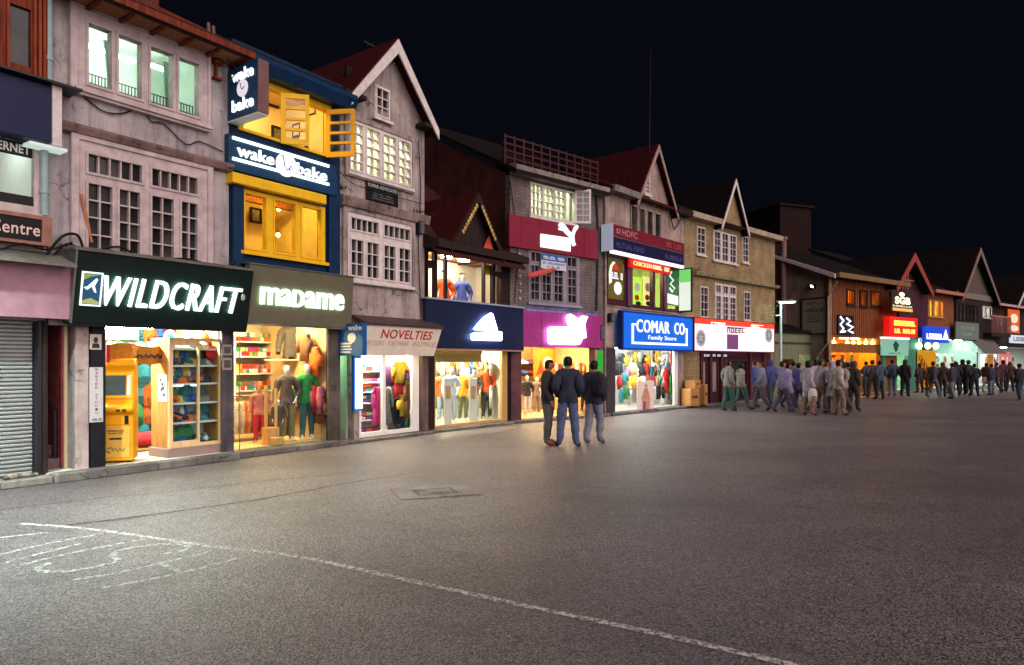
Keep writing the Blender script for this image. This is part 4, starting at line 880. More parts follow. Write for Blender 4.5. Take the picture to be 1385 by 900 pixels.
WALK1 = dict(knL=(-.10, -.16, .53), anL=(-.10, -.22, .10), toL=(-.11, -.37, .06), knR=(.10, .03, .50), anR=(.10, .28, .14), toR=(.11, .15, .035),
             elL=(-.23, .14, 1.15), wrL=(-.21, .17, .92), haL=(-.20, .14, .84), elR=(.23, -.03, 1.14), wrR=(.20, -.2, .97), haR=(.19, -.26, .91))
POCK = dict(elL=(-.245, .10, 1.15), wrL=(-.20, -.09, 1.0), haL=(-.15, -.13, .94), elR=(.245, .10, 1.15), wrR=(.20, -.09, 1.0), haR=(.15, -.13, .94),
            knL=(-.13, -.01, .5), anL=(-.16, .03, .09), toL=(-.22, -.12, .035), knR=(.13, -.01, .5), anR=(.16, .03, .09), toR=(.22, -.12, .035))
PHONE = dict(elR=(.23, -.02, 1.13), wrR=(.12, -.24, 1.22), haR=(.08, -.29, 1.28), h1=(0, -.035, 1.62), h2=(0, -.03, 1.69), h3=(0, -.03, 1.73))
STRIDE = dict(knL=(-.10, -.10, .51), anL=(-.10, -.10, .09), toL=(-.11, -.26, .035), knR=(.10, .02, .50), anR=(.11, .14, .10), toR=(.12, -.01, .035))
MANN = dict(elL=(-.25, .02, 1.14), wrL=(-.27, -.06, .93), haL=(-.28, -.09, .85), elR=(.28, .06, 1.16), wrR=(.20, -.06, 1.0), haR=(.17, -.1, .93), knL=(-.1, -.05, .5), anL=(-.12, -.02, .09), toL=(-.15, -.16, .035))
BODY = {'stand': make_body({}), 'walk': make_body(WALK1), 'pocket': make_body(POCK), 'phone': make_body(PHONE), 'stride': make_body(STRIDE), 'mann': make_body(MANN, .8)}
SKIN = paint((168, 112, 84), .55, .15, 0, 9, 0); SKIN2 = paint((140, 92, 68), .55, .15, 0, 9, 0); HAIR = paint((20, 16, 15), .5, .3); WHITEM = paint((232, 228, 220), .35, .05, 0, 6, 0)
EYEM = paint((20, 16, 14), .2, 0, 0, 6, 0); LIPM = paint((120, 60, 54), .5, .1, 0, 6, 0)
STYLE = {}
def figure(loc, rot, pose, top, leg, shoe, label, cat='person', group=None, h=1.72, skin=None, face=True, hair=HAIR, name='person'):
    B_ = BODY[pose]; s = h/1.74
    r = link(name, None); r.location = loc; r.rotation_euler = (0, 0, rot); r.scale = (s, s, s); tag(r, label, cat, group)
    sk = skin or SKIN
    b = link('body', B_['body'], r, sk)
    sty = STYLE.get(label, '')
    if top: link('coat' if 'coat' in sty else 'jacket', B_['coat' if 'coat' in sty else 'jacket'], r, cloth(top))
    if 'hood' in sty: link('hood', B_['hood'], r, cloth(top)); hair = None
    elif 'cap' in sty: link('cap', B_['cap'], r, cloth((120, 40, 44) if 'red' in sty else (60, 60, 66)))
    elif 'long' in sty: link('hair', B_['long_hair'], r, hair); hair = None
    if leg: link('trousers', B_['trousers'], r, cloth(leg))
    if hair: link('hair', B_['hair'], r, hair)
    if shoe:
        for k in ('shoeL', 'shoeR'): link('shoe', B_[k], r, paint(shoe, .5, .2))
    if face:
        hc = B_['hc']
        for x in (-.03, .03): e = link('eye', B_['eye'], r, EYEM); e.location = hc+Vector((x, -.088, .012))
        m = link('mouth', B_['mouth'], r, LIPM); m.location = hc+Vector((0, -.088, -.045))
        for x in (-.079, .079): e = link('ear', B_['ear'], r, sk); e.location = hc+Vector((x, .0, -.005))
    return r
def man(px, py, rot, pose, top, leg, shoe, label, h=1.72, group=None, face=True, skin=None, hair=HAIR):
    x, y = ground(px, py); return figure((x, y, 0), math.radians(rot), pose, top, leg, shoe, label, h=h, group=group, face=face, skin=skin, hair=hair)
# bags and garments (prototype meshes)
def bag_mesh():
    mb = MB(); rings = []
    for z, w_, d in ((0, .10, .06), (.02, .145, .09), (.2, .155, .11), (.36, .14, .10), (.44, .10, .07), (.47, .04, .03)):
        rings.append([(w_*math.copysign(abs(math.cos(t))**.6, math.cos(t)), d*math.copysign(abs(math.sin(t))**.6, math.sin(t)), z) for t in [2*math.pi*k/12 for k in range(12)]])
    mb.loft(rings); return mb
def bagset(loc, rot, c, label, cat, group, s=1, name='backpack'):
    r = link(name, None); r.location = loc; r.rotation_euler = (0, 0, rot); r.scale = (s,)*3; tag(r, label, cat, group)
    link('bag_body', BAG, r, cloth(c)); link('pocket', POCKET, r, cloth(tuple(int(v*.6) for v in c))); link('strap', STRAP, r, cloth((26, 26, 28))); return r
BAG = bag_mesh().mesh('bag_body', None, smooth=True)
_mb = MB(); _mb.loft([[(w_*math.cos(t), -.09-.045*max(0, -math.sin(t))*1.0+.02*max(0, math.sin(t)), z) for t in [2*math.pi*k/10 for k in range(10)]] for z, w_ in ((.04, .08), (.06, .11), (.17, .115), (.2, .09))]); POCKET = _mb.mesh('pocket', None, smooth=True)
_mb = MB()
for x in (-.07, .07): _mb.tube([(x, .08, .42), (x*1.3, .15, .36), (x*1.4, .15, .15), (x*1.2, .09, .05)], .014, 5)
_mb.tube([(-.04, .0, .46), (-.03, .0, .52), (.03, .0, .52), (.04, .0, .46)], .01, 5); STRAP = _mb.mesh('strap', None)
def garment_mesh(kind, seed=0):
    rnd = random.Random(seed); mb = MB(); n = 14; rings = []
    prof = {'shirt': ((0, .20, .05), (-.05, .21, .07), (-.3, .19, .08), (-.62, .20, .07)), 'jacket': ((0, .22, .06), (-.06, .23, .09), (-.35, .21, .1), (-.72, .22, .1)),
            'dress': ((0, .18, .05), (-.06, .18, .07), (-.35, .15, .08), (-.7, .21, .1), (-1.05, .27, .11)), 'trousers': ((0, .16, .05), (-.1, .17, .07), (-.25, .17, .07))}[kind]
    for j, (z, w_, d) in enumerate(prof):
        ph = rnd.random()*6
        rings.append([(w_*math.cos(t)*(1+.04*math.sin(3*t+ph)), d*math.sin(t)*(1+.25*math.sin(4*t+ph)*(j > 1)), z+.02*math.cos(2*t)*(j == 0)) for t in [2*math.pi*k/n for k in range(n)]])
    mb.loft(rings)
    if kind == 'trousers':
        for x in (-1, 1): mb.tube([(x*.085, 0, -.2), (x*.09, 0, -.5), (x*.085, .01, -.98)], [.085, .075, .065], 10)
    else:
        for x in (-1, 1): mb.tube([(x*.16, 0, -.04), (x*.24, 0, -.2), (x*.26, -.01, -.42), (x*.25, -.02, -.58 if kind != 'shirt' else -.3)], [.06, .06, .052, .045] if kind != 'shirt' else [.06, .07, .07, .07], 9)
    return mb.mesh(kind, None, smooth=True)
GARM = {k: [garment_mesh(k, i) for i in range(2)] for k in ('shirt', 'jacket', 'dress', 'trousers')}
HANG = MB().tube([(-.17, 0, -.03), (0, 0, .03), (.17, 0, -.03)], .008, 5).tube([(0, 0, .03), (0, 0, .09), (.02, 0, .12), (.04, 0, .1)], .005, 5).mesh('hanger', None)
def hang(face, u, v, z, kind, c, rot, label, cat, group, s=1, i=0):
    u, v, z = clampw(face, u, v, z, .24)
    r = link('hanging_'+kind, None); r.location = face.W(u, v, z); r.rotation_euler = (0, 0, face.a+rot); r.scale = (s,)*3; tag(r, label, cat, group)
    link('garment', GARM[kind][i % 2], r, cloth(c)); link('hanger', HANG, r, STEEL); return r
_mb = MB()
for k in range(3): _mb.box(-.13+.004*k, .13-.003*k, -.15, .14-.006*k, .03*k, .03*k+.028)
_mb.box(-.128, .128, -.158, -.146, .0, .088); FOLD = _mb.mesh('folded', None, bev=.008)
SHOE = MB().loft([[(w_*math.cos(t), y, h+hh*math.sin(t)) for t in [2*math.pi*k/8 for k in range(8)]] for y, w_, h, hh in ((-.14, .02, .03, .025), (-.11, .04, .035, .03), (-.03, .042, .05, .05), (.06, .04, .06, .06), (.12, .035, .055, .05))]).mesh('shoe', None, smooth=True)
BOT = MB().loft([[(r*math.cos(t), r*math.sin(t), z) for t in [2*math.pi*k/8 for k in range(8)]] for z, r in ((0, .035), (.15, .036), (.19, .016), (.22, .016))]).mesh('bottle', None, smooth=True)
CAP = MB().loft([[(r*math.cos(t), r*math.sin(t)-( .05 if z < .01 and math.sin(t) < -.3 else 0), z) for t in [2*math.pi*k/12 for k in range(12)]] for z, r in ((0, .10), (.02, .095), (.07, .08), (.1, .03))]).mesh('cap', None, smooth=True)
def item(name, me, face, u, v, z, c, label, cat, group, rot=0, s=1):
    o = link(name, me, None, cloth(c)); o.location = face.W(u, v, z); o.rotation_euler = (0, 0, face.a+rot); o.scale = (s,)*3; return tag(o, label, cat, group)
CN = {'red': (176, 36, 40), 'orange': (226, 110, 36), 'yellow': (230, 190, 60), 'green': (50, 140, 76), 'teal': (40, 130, 140), 'blue': (50, 90, 170), 'navy': (32, 40, 74), 'white': (226, 222, 214), 'grey': (120, 118, 116), 'black': (26, 26, 28), 'pink': (214, 110, 140), 'magenta': (170, 40, 110), 'brown': (120, 78, 50), 'beige': (206, 176, 130), 'olive': (104, 100, 60), 'purple': (96, 60, 130)}
# ---------------------------------------------------------------- signs
def sboard(name, face, pxl, pxr, yb, yt, vb, vt, mat, label, pref=None, **k):
    # bottom edge height from (pxl,yb), top edge height from (pref,yt)
    return Sign(name, face, face.U(pxl, vb), face.U(pxr, vb), face.P(pxl, yb, vb)[1], face.P(pref or pxl, yt, vt)[1], vb, vt, mat, label, **k)
def sx(s, face, px, frac=.5): # board fraction for a pixel column
    v = s.t.b[1]*(1-frac)+s.vt*frac; return (face.U(px, v)-s.t.b[0])/s.w
_Si = Sign.__init__
def _init(s, name, face, u0, u1, z0, z1, vb, vt, *a, **k): s.vt = vt; _Si(s, name, face, u0, u1, z0, z1, vb, vt, *a, **k)
Sign.__init__ = _init
def pxpoly(s, face, pts, ox=0, oy=0, sc=1): # points of a flat vertical board seen at pixels
    r = []
    for x, y in pts:
        u, z = face.P(ox+x/sc, oy+y/sc, s.t.b[1]); r.append(((u-s.t.b[0])/s.w, (z-s.t.b[2])/s.L))
    return r
def scribble(s, a, b, c, d, n, mat, seed=0, dep=.006, gap=0, name='lettering', bar=False):
    rnd = random.Random(seed); mb = s.mb(); w_ = (b-a)/n
    for k in range(n):
        if rnd.random() < .1 and k: continue
        x0, x1 = (a+k*w_+w_*.08)*s.w, (a+(k+1)*w_-w_*.14)*s.w; z0, z1 = c*s.L, d*s.L; t = (x1-x0)*.28; h = (z1-z0)
        q = rnd.randrange(4)
        mb.box(x0, x0+t, -gap-dep, -gap-.001, z0, z1)
        if q != 1: mb.box(x0+t, x1, -gap-dep, -gap-.001, z1-h*.24, z1)
        if q != 2: mb.box(x0+t, x1, -gap-dep, -gap-.001, z0, z0+h*.22)
        if q in (0, 2): mb.box(x1-t, x1, -gap-dep, -gap-.001, z0+(h*.22 if q != 2 else 0), z1-h*.24)
        if q == 3: mb.box(x0+t, x1, -gap-dep, -gap-.001, z0+h*.4, z0+h*.58)
    if bar: mb.box(a*s.w, b*s.w, -gap-dep*1.2, -gap-dep*1.01, d*s.L-.01, d*s.L+.015)
    return s.p(name, mb, mat, kind='stuff')
LET = glow((236, 250, 242), .62); LET2 = glow((235, 250, 255), 3.2); LETP = glow((255, 240, 255), 3)
f = FA
s = sboard('shop_sign', f, 97, 334, 437, 338, -.3, -.5, paint((11, 27, 25), .35, .15), 'large black green sign with slanted white handwritten capitals over the outdoor shop', pref=107, th=.14)
s.p('end_panel', s.mb().box(-.03, -.002, -.01, .2, 0, s.L), STEEL); s.p('cap', s.mb().box(-.05, s.w+.02, -.03, .45, s.L+.001, s.L+.03), CONC)
s.p('tray', s.mb().box(0, s.w, .02, .3, -.04, -.002), DKMET)
for q in (.33, .66): s.p('seam', s.mb().box(s.w*q, s.w*q+.008, -.003, -.001, 0, s.L), BLACK)
s.text('WILDCRAFT', sx(s, f, 139), sx(s, f, 324), .27, .70, LET, .04, gap=.03, shear=.26, bold=.0, space=1.16); s.text('WILDCRAFT', sx(s, f, 139.5), sx(s, f, 323.5), .275, .695, glow((190, 255, 225), 11), .012, name='backlight', gap=.012, shear=.26, bold=-.004, space=1.16)
s.text('®', sx(s, f, 325.5), sx(s, f, 330.5), .50, .60, WHT, .01)['kind'] = 'stuff'
a, b = sx(s, f, 109), sx(s, f, 137)
s.p('emblem_frame', s.mb().plate(a*s.w, b*s.w, .25*s.L, .72*s.L, [((a+.006)*s.w, (b-.006)*s.w, .27*s.L, .70*s.L)], -.03, -.001), LET)
s.p('emblem', s.mb().box((a+.006)*s.w, (b-.006)*s.w, -.015, -.001, .27*s.L, .70*s.L), glow((30, 90, 130), 0.252))
cx, w_ = (a+b)/2, b-a
s.poly('emblem_shape', [(a+.008, .69), (a+.008, .6), (a+w_*.45, .66), (b-.01, .69)], glow((150, 180, 90), 0.294), .017)
s.poly('emblem_shape', [(a+.008, .28), (b-.008, .28), (b-.008, .31), (cx, .36), (a+.008, .32)], glow((190, 190, 120), 0.294), .017)
s.poly('emblem_shape', [(a+w_*.12, .5), (a+w_*.3, .52), (b-w_*.3, .64), (b-w_*.22, .62), (b-w_*.36, .53), (b-w_*.25, .44), (b-w_*.34, .44), (cx, .52), (a+w_*.3, .47)], LET, .02)
f = FB
s = sboard('shop_sign', f, 334.5, 475, 437.5, 357, -.28, -.36, paint((100, 94, 76), .45, .12), 'olive brown sign with white glowing lowercase style name above the clothes shop', pref=341, th=.14)
s.p('cap', s.mb().box(-.02, s.w+.02, -.02, .4, s.L+.001, s.L+.02), STEEL); s.p('tray', s.mb().box(0, s.w, 0, .3, -.025, -.002), STEEL)
for ch, x0, x1 in zip('maDame', (160, 430, 595, 765, 910, 1150), (410, 575, 737, 885, 1130, 1265)):
    s.text(ch, sx(s, f, 335+x0/9.893), sx(s, f, 335+x1/9.893), .335, .64, LET, .04, name='letter', gap=.03, bold=.015); s.text(ch, sx(s, f, 335.3+x0/9.893), sx(s, f, 334.7+x1/9.893), .34, .635, glow((185, 255, 200), 6), .012, name='backlight', gap=.012, bold=.0)
s = sboard('cafe_sign', f, 309, 456, 228, 180, -.13, -.13, paint((22, 58, 92), .4, .15), 'wide dark blue sign with two glowing stripes and rounded white lettering', pref=309, th=.12)
s.text('wake', sx(s, f, 320), sx(s, f, 369.5), .42, .76, LET, .04, bold=.015); s.text('bake', sx(s, f, 400.5), sx(s, f, 441), .38, .72, LET, .04, bold=.015)
for c in (.86, .27): s.p('light_strip', s.mb().box(sx(s, f, 314)*s.w, sx(s, f, 444)*s.w, -.03, -.001, c*s.L, (c+.075)*s.L), glow((225, 255, 245), 1.47))
cx = sx(s, f, 386); s.poly('disc', circle(cx, .54, .21/s.w, .21/s.L), glow((240, 240, 250), 0.924), .05)
bird = MB(s.xf).tube([(cx*s.w+x, -.055, .54*s.L+z) for x, z in ((-.14, .14), (-.09, .15), (-.07, .05), (-.05, -.06), (.0, -.1), (.05, -.05), (.08, -.0), (.11, -.04), (.08, -.09), (.03, -.06))], .013, 5)
s.p('bird_motif', bird, paint((60, 70, 170), .5, .1))
def projecting(face, px0, px1, yt, yb, th, label, mat, name='hanging_sign', cat='sign'):
    us = face.U(px0, 0); vo = 0
    while proj(face, us, vo)[0] < px1: vo -= .01
    zt, zb = Vz(face, px1, yt, us)[1], Vz(face, px1, yb, us)[1]
    t = T(name, face, (us, 0, zb), label, cat); xf = lambda x, d, z: (us+d, -x-.02, zb+z)
    W_, H_ = -vo-.02, zt-zb
    t.p('board', MB(xf).box(0, W_, 0, th, 0, H_), mat, bev=.006)
    return t, xf, W_, H_
t, xf, W_, H_ = projecting(FB, 307, 348, 79, 151, .2, 'blue projecting box sign with white rounded words and a pale disc', paint((18, 62, 104), .4, .15))
t.p('end_panel', MB(xf).box(W_+.001, W_+.02, 0, .2, 0, H_), paint((116, 84, 80), .5, .2)); t.p('underside', MB(xf).box(0, W_, 0, .2, -.02, -.001), WHT)
t.p('lettering', MB(xf).text('wake', W_*.17, W_*.88, H_*.71, H_*.93, -.02, -.001, bold=.015), glow((240, 255, 250), 0.672)); t.p('lettering', MB(xf).text('bake', W_*.17, W_*.88, H_*.13, H_*.36, -.02, -.001, bold=.015), glow((240, 255, 250), 0.672))
t.p('disc', MB(xf).prism([(x, z) for x, z in circle(W_*.52, H_*.54, H_*.165, H_*.165)], -.02, -.001), glow((225, 215, 225), 0.42))
t.p('bird_motif', MB(xf).tube([(W_*.52+x, -.024, H_*.54+z) for x, z in ((-.06, .08), (-.03, .08), (-.02, .0), (.02, -.03), (.07, .01))], .008, 5), paint((60, 80, 170), .5, .1))
t, xf, W_, H_ = projecting(FC, 455, 490, 437, 481, .12, 'small blue projecting cafe sign with white disc beside the novelties sign', paint((24, 88, 150), .4, .15))
t.p('disc', MB(xf).prism(circle(W_*.6, H_*.55, .12, .1), -.015, -.001), WHT); t.p('lettering', MB(xf).text('wake', W_*.45, W_*.97, H_*.78, H_*.95, -.01, -.001, bold=.02), WHT)
mb = MB(xf)
for k in range(4): mb.box(W_*.15, W_*(.55+.05*(k % 2)), -.01, -.001, H_*(.08+.09*k), H_*(.13+.09*k))
t.p('text_line', mb, WHT, kind='stuff')
f = FC
s = sboard('notice_board', f, 496, 539, 270, 239, -.06, -.05, BLACK, 'small black advocates board with white painted lettering under the lit lattice windows', pref=494, th=.03)
s.text('KUMAR ADVOCATES', .05, .96, .62, .78, paint((190, 190, 185), .6, .1), .004); scribble(s, .06, .45, .86, .94, 8, paint((170, 170, 165), .6, .1), 1, .004); scribble(s, .55, .95, .86, .94, 9, paint((170, 170, 165), .6, .1), 2, .004)
for k in range(4): scribble(s, .15+.03*k, .85-.02*k, .12+.11*k, .17+.11*k, 13, paint((110, 110, 108), .6, .1), 3+k, .004)
s = sboard('shop_sign', f, 485.5, 587, 481, 439, -.2, -.45, paint((232, 220, 200), .6, .12), 'pale tilted sign reading NOVELTIES in red capitals', pref=499, th=.04)
s.text('NOVELTIES', .2, .88, .58, .88, paint((186, 40, 48), .6, .1), .006, bold=.015); s.text('HOSIERY · KNITWEAR · READYMADES', .06, .97, .34, .50, paint((206, 150, 142), .6, .1), .004)
s.p('cap', s.mb().box(-.06, s.w+.04, -.03, .45, s.L+.001, s.L+.05), paint((84, 66, 66), .5, .3)); s.p('end_panel', s.mb().box(-.03, -.002, -.0, .06, 0, s.L), paint((150, 84, 62), .6, .3))
p = f.P(549, 482, -.12); solo('bulb', f, (p[0], -.12, p[1]), MB().ell((p[0], -.12, p[1]), (.05, .05, .06)).tube([(p[0], -.12, p[1]+.05), (p[0], -.12, p[1]+.14)], .02), glow((255, 222, 160), 16.8), 'bare glowing bulb under the NOVELTIES sign', 'lamp')
p0, p1 = f.P(484, 556, -.2), f.P(484, 482, -.2)
t = T('tube_light_box', f, (p0[0], -.2, p0[1]), 'upright blue framed light box with two white tubes beside the stair entry', 'light box')
w_ = .2; t.p('case', MB().box(p0[0]-w_/2, p0[0]+w_/2, -.2, -.12, p0[1], p1[1]), paint((40, 90, 170), .4, .15), bev=.008)
for e in (-1, 1): t.p('tube', MB().tube([(p0[0]+e*.05, -.235, p0[1]+.05), (p0[0]+e*.05, -.235, p1[1]-.05)], .028, 8), glow((190, 220, 255), 4.2))
f = FD
s = sboard('shop_sign', f, 577, 708.5, 471, 404, -.2, -.2, paint((24, 34, 62), .35, .15), 'dark navy sign with glowing white three bar mountain mark', pref=577, th=.12)
s.p('cap', s.mb().box(-.02, s.w+.03, -.03, .22, s.L+.001, s.L+.04), paint((150, 160, 180), .4, .2)); s.p('tray', s.mb().box(0, s.w, -.01, .2, -.04, -.002), paint((160, 130, 110), .4, .2))
for pl in ([(250, 495), (330, 430), (385, 520), (300, 523)], [(345, 375), (432, 310), (560, 532), (440, 528)], [(432, 270), (560, 187), (600, 205), (695, 530), (600, 533)]):
    s.poly('logo_bar', pxpoly(s, f, pl, 620, 410, 13.85), LET2, .05, gap=.045, bev=.012)
s.poly('word_panel', pxpoly(s, f, [(205, 590), (250, 560), (700, 560), (720, 535), (770, 540), (772, 700), (750, 712), (230, 700), (195, 650)], 620, 410, 13.85), LET2, .05, gap=.045, bev=.012)
for pl in ([(260, 490), (345, 380), (432, 285), (560, 200), (600, 215), (690, 528), (400, 526)], [(210, 590), (250, 565), (765, 565), (765, 700), (230, 695)]): s.poly('backlight', pxpoly(s, f, pl, 620, 410, 13.85), glow((70, 130, 255), 11), .02, gap=.015)
f = FE
MAG = paint((128, 26, 52), .35, .2)
s = sboard('shop_sign', f, 689, 809, 333, 289, -.12, -.12, MAG, 'upper magenta signboard with white leaping cat and white word panel', pref=689, th=.1)
CAT = [(450, 150), (490, 125), (540, 160), (600, 250), (650, 292), (690, 190), (740, 170), (745, 205), (700, 270), (680, 340), (690, 430), (710, 470), (665, 490), (640, 420), (612, 345), (560, 300), (520, 255), (455, 240), (445, 210), (480, 200), (450, 180)]
s.poly('cat_emblem', pxpoly(s, f, CAT, 715, 290, 11.25), glow((250, 250, 250), 0.504), .04)
s.poly('word_panel', pxpoly(s, f, [(175, 300), (625, 365), (625, 570), (175, 500)], 715, 290, 11.25), glow((250, 250, 250), 0.546), .04)
for px in (705, 729, 772, 790): s.p('joint', s.mb().box((f.U(px, -.12)-s.t.b[0]), (f.U(px, -.12)-s.t.b[0])+.012, -.004, -.001, 0, s.L), paint((80, 16, 34), .5, .2))
s = sboard('shop_sign', f, 708, 815, 469, 420, -.14, -.14, paint((158, 52, 124), .35, .2), 'lower magenta signboard with overbright white leaping cat and word panel', pref=708, th=.1)
s.poly('cat_emblem', pxpoly(s, f, [(735, 220), (755, 185), (800, 175), (850, 200), (920, 255), (980, 205), (1070, 215), (1040, 270), (1020, 350), (1045, 540), (985, 560), (960, 500), (800, 372), (740, 300)], 700, 410, 11.54), LETP, .05, gap=.045, bev=.012)
s.poly('word_panel', pxpoly(s, f, [(480, 375), (795, 374), (955, 502), (980, 562), (950, 640), (880, 655), (480, 645), (445, 600), (440, 420)], 700, 410, 11.54), LETP, .05, gap=.045, bev=.012)
s.poly('backlight', pxpoly(s, f, [(460, 400), (790, 380), (750, 240), (800, 190), (920, 265), (1040, 230), (1010, 520), (940, 640), (480, 635)], 700, 410, 11.54), glow((190, 130, 255), 11.9), .02, gap=.015); s.p('light_strip', s.mb().box(.05, s.w-.05, .105, .128, s.L-.05, s.L-.015), glow((90, 130, 255), 11)); s.p('joint', s.mb().box((f.U(732, -.14)-s.t.b[0]), (f.U(732, -.14)-s.t.b[0])+.012, -.004, -.001, 0, s.L), paint((80, 16, 50), .5, .2))
s = sboard('notice_board', f, 732, 766, 363, 343, -.12, -.12, paint((196, 200, 208), .5, .1), 'small blue and white notice board on the grey stone window', pref=732, th=.03)
s.p('header', s.mb().box(0, s.w, -.006, -.001, s.L*.58, s.L), paint((36, 90, 160), .5, .1)); scribble(s, .08, .92, .68, .88, 12, WHT, 5, .004, .006); scribble(s, .06, .94, .34, .48, 14, paint((90, 90, 150), .5, .1), 6, .004); scribble(s, .2, .8, .1, .24, 9, paint((90, 90, 150), .5, .1), 7, .004)
p0, p1 = f.P(713, 371, -.55), f.P(750, 365, -.1); solo('rolled_awning', f, (p0[0], -.55, p0[1]), MB().tube([(p0[0], -.6, p0[1]-.05), ((p0[0]+p1[0])/2, -.35, p0[1]+.12), (p1[0], -.1, p1[1])], [.06, .09, .05], 8), cloth((206, 80, 66)), 'rolled red and white awning pole beside the grey stone window', 'awning', smooth=True)
p0 = f.P(703, 404, -.05); mb = MB()
for k in range(7): mb.ell((p0[0]+.03*math.sin(k), -.05, p0[1]+.2*k), (.03, .03, .04), 6, 4)
solo('bulb_string', f, (p0[0], -.05, p0[1]), mb, paint((200, 196, 210), .3, .1), 'short string of pale bulbs hanging left of the stone house window', 'bulb string', kind='stuff')
f = FF
s = sboard('bank_sign', f, 829, 925, 338, 303, -.45, -.45, paint((26, 28, 66), .35, .15), 'maroon and navy finance sign with white end panel above the snack bar', pref=829, th=.4)
s.p('header', s.mb().box(0, s.w, -.006, -.001, s.L*.52, s.L), paint((118, 30, 44), .35, .15)); s.p('stripe', s.mb().box(0, s.w, -.009, -.007, s.L*.5, s.L*.535), STEEL)
s.p('end_panel', s.mb().box(-.03, -.002, -.01, .4, -.02, s.L+.02), glow((215, 222, 245), 0.147)); s.p('light_strip', s.mb().box(0, s.w, -.01, .12, -.09, -.002), glow((255, 240, 245), 0.588))
GREY = paint((160, 116, 124), .5, .1); s.text('HDFC', .11, .31, .64, .90, GREY, .004, gap=.007, bold=.02); s.p('mark', s.mb().plate(.04*s.w, .085*s.w, .68*s.L, .86*s.L, [(.052*s.w, .073*s.w, .73*s.L, .81*s.L)], -.012, -.007), GREY)
s.text('MUTUAL FUND', .04, .40, .14, .34, paint((90, 84, 130), .5, .1), .004); scribble(s, .72, .96, .66, .86, 6, paint((140, 80, 90), .5, .1), 8, .004, .007); scribble(s, .7, .97, .14, .32, 8, paint((80, 76, 120), .5, .1), 9, .004)
s = sboard('neon_sign', f, 853, 907, 361, 349, -.25, -.25, glow((200, 10, 14), 0.504), 'red neon strip sign over the snack bar windows', pref=853, th=.1)
s.text('CHICKEN', .06, .5, .25, .75, glow((255, 150, 90), 1.26), .02, bold=.015); scribble(s, .53, .95, .28, .72, 7, glow((255, 170, 120), 1.26), 10, .02)
s = sboard('wall_poster', f, 823, 843, 404, 348, -.04, -.04, paint((110, 104, 40), .4, .2), 'olive panel with white swash and red peak left of the snack bar', pref=823, th=.03)
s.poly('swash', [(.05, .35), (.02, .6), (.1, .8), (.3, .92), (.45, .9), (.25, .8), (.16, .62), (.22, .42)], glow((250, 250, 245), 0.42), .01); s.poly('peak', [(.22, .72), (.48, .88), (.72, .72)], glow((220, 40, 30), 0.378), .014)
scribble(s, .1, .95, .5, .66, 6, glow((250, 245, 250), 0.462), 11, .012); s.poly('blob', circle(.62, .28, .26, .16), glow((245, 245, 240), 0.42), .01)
s = sboard('wall_poster', f, 900, 917, 412, 364, -.04, -.04, paint((36, 110, 60), .4, .15), 'green panel with white curling mark beside the open menu board', pref=900, th=.03)
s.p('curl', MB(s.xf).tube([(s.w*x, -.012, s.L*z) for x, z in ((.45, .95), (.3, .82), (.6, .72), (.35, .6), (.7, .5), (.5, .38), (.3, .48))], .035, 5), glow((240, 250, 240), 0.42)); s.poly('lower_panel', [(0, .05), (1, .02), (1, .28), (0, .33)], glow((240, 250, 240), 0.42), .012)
t, xf, W_, H_ = projecting(FF, 917, 936, 362, 422, .05, 'pale green lit menu board standing out from the snack bar', paint((40, 60, 44), .4, .15), 'menu_board')
t.p('menu_sheet', MB(xf).box(.03, W_-.06, -.008, -.001, .06, H_-.05), glow((235, 245, 230), 0.378)); t.p('header', MB(xf).box(.03, W_-.06, -.012, -.009, H_*.68, H_-.05), glow((120, 220, 110), 0.378))
s = sboard('shop_sign', f, 843, 938, 471, 422, -.3, -.3, glow((4, 108, 232), .36), 'bright blue backlit family store sign with white block capitals', pref=843, th=.15)
s.p('frame', s.mb().plate(-.05, s.w+.03, -.05, s.L+.05, [(.0, s.w, .0, s.L)], -.02, .15), paint((20, 60, 150), .4, .2))
s.text('COMAR', .165, .615, .47, .83, glow((255, 255, 255), .6), .03, space=1.12); s.text('CO', .695, .845, .47, .83, glow((255, 255, 255), .6), .03, space=1.12); s.text('Family Store', .32, .72, .235, .40, glow((235, 245, 255), .5), .02, space=1.1)
mb = s.mb()
for a, b, c, d in ((.105, .125, .13, .70), (.875, .895, .13, .68), (.105, .895, .125, .185), (.105, .155, .655, .70), (.845, .895, .635, .68)): mb.box(a*s.w, b*s.w, -.02, -.001, c*s.L, d*s.L)
s.p('border', mb, glow((255, 255, 255), 0.756)); s.p('end_panel', s.mb().box(-.1, -.052, -.02, .15, -.05, s.L+.05), paint((20, 40, 100), .4, .2))
f = FG
s = sboard('bank_sign', f, 939, 1047, 474, 430, -.35, -.35, glow((240, 205, 220), .62), 'red topped backlit bank sign with washed out white lettering', pref=939, th=.2)
s.p('top_band', s.mb().box(0, s.w, -.008, -.001, s.L*.83, s.L), glow((235, 58, 30), .6)); s.p('frame', s.mb().plate(-.03, s.w+.03, -.04, s.L+.03, [(0, s.w, 0, s.L)], -.02, .2), paint((96, 30, 40), .4, .2))
for a, b, c, d in ((.17, .36, .06, .80), (.52, .86, .05, .60), (.66, .84, .6, .84)): s.p('bright_panel', s.mb().box(a*s.w, b*s.w, -.006, -.001, c*s.L, d*s.L), glow((255, 250, 250), 1.5))
s.p('dark_panel', s.mb().box(.37*s.w, .51*s.w, -.006, -.001, .06*s.L, .55*s.L), glow((150, 84, 140), 0.21)); scribble(s, .37, .6, .6, .78, 5, paint((60, 56, 58), .5, .1), 12, .008, 0, bar=True)
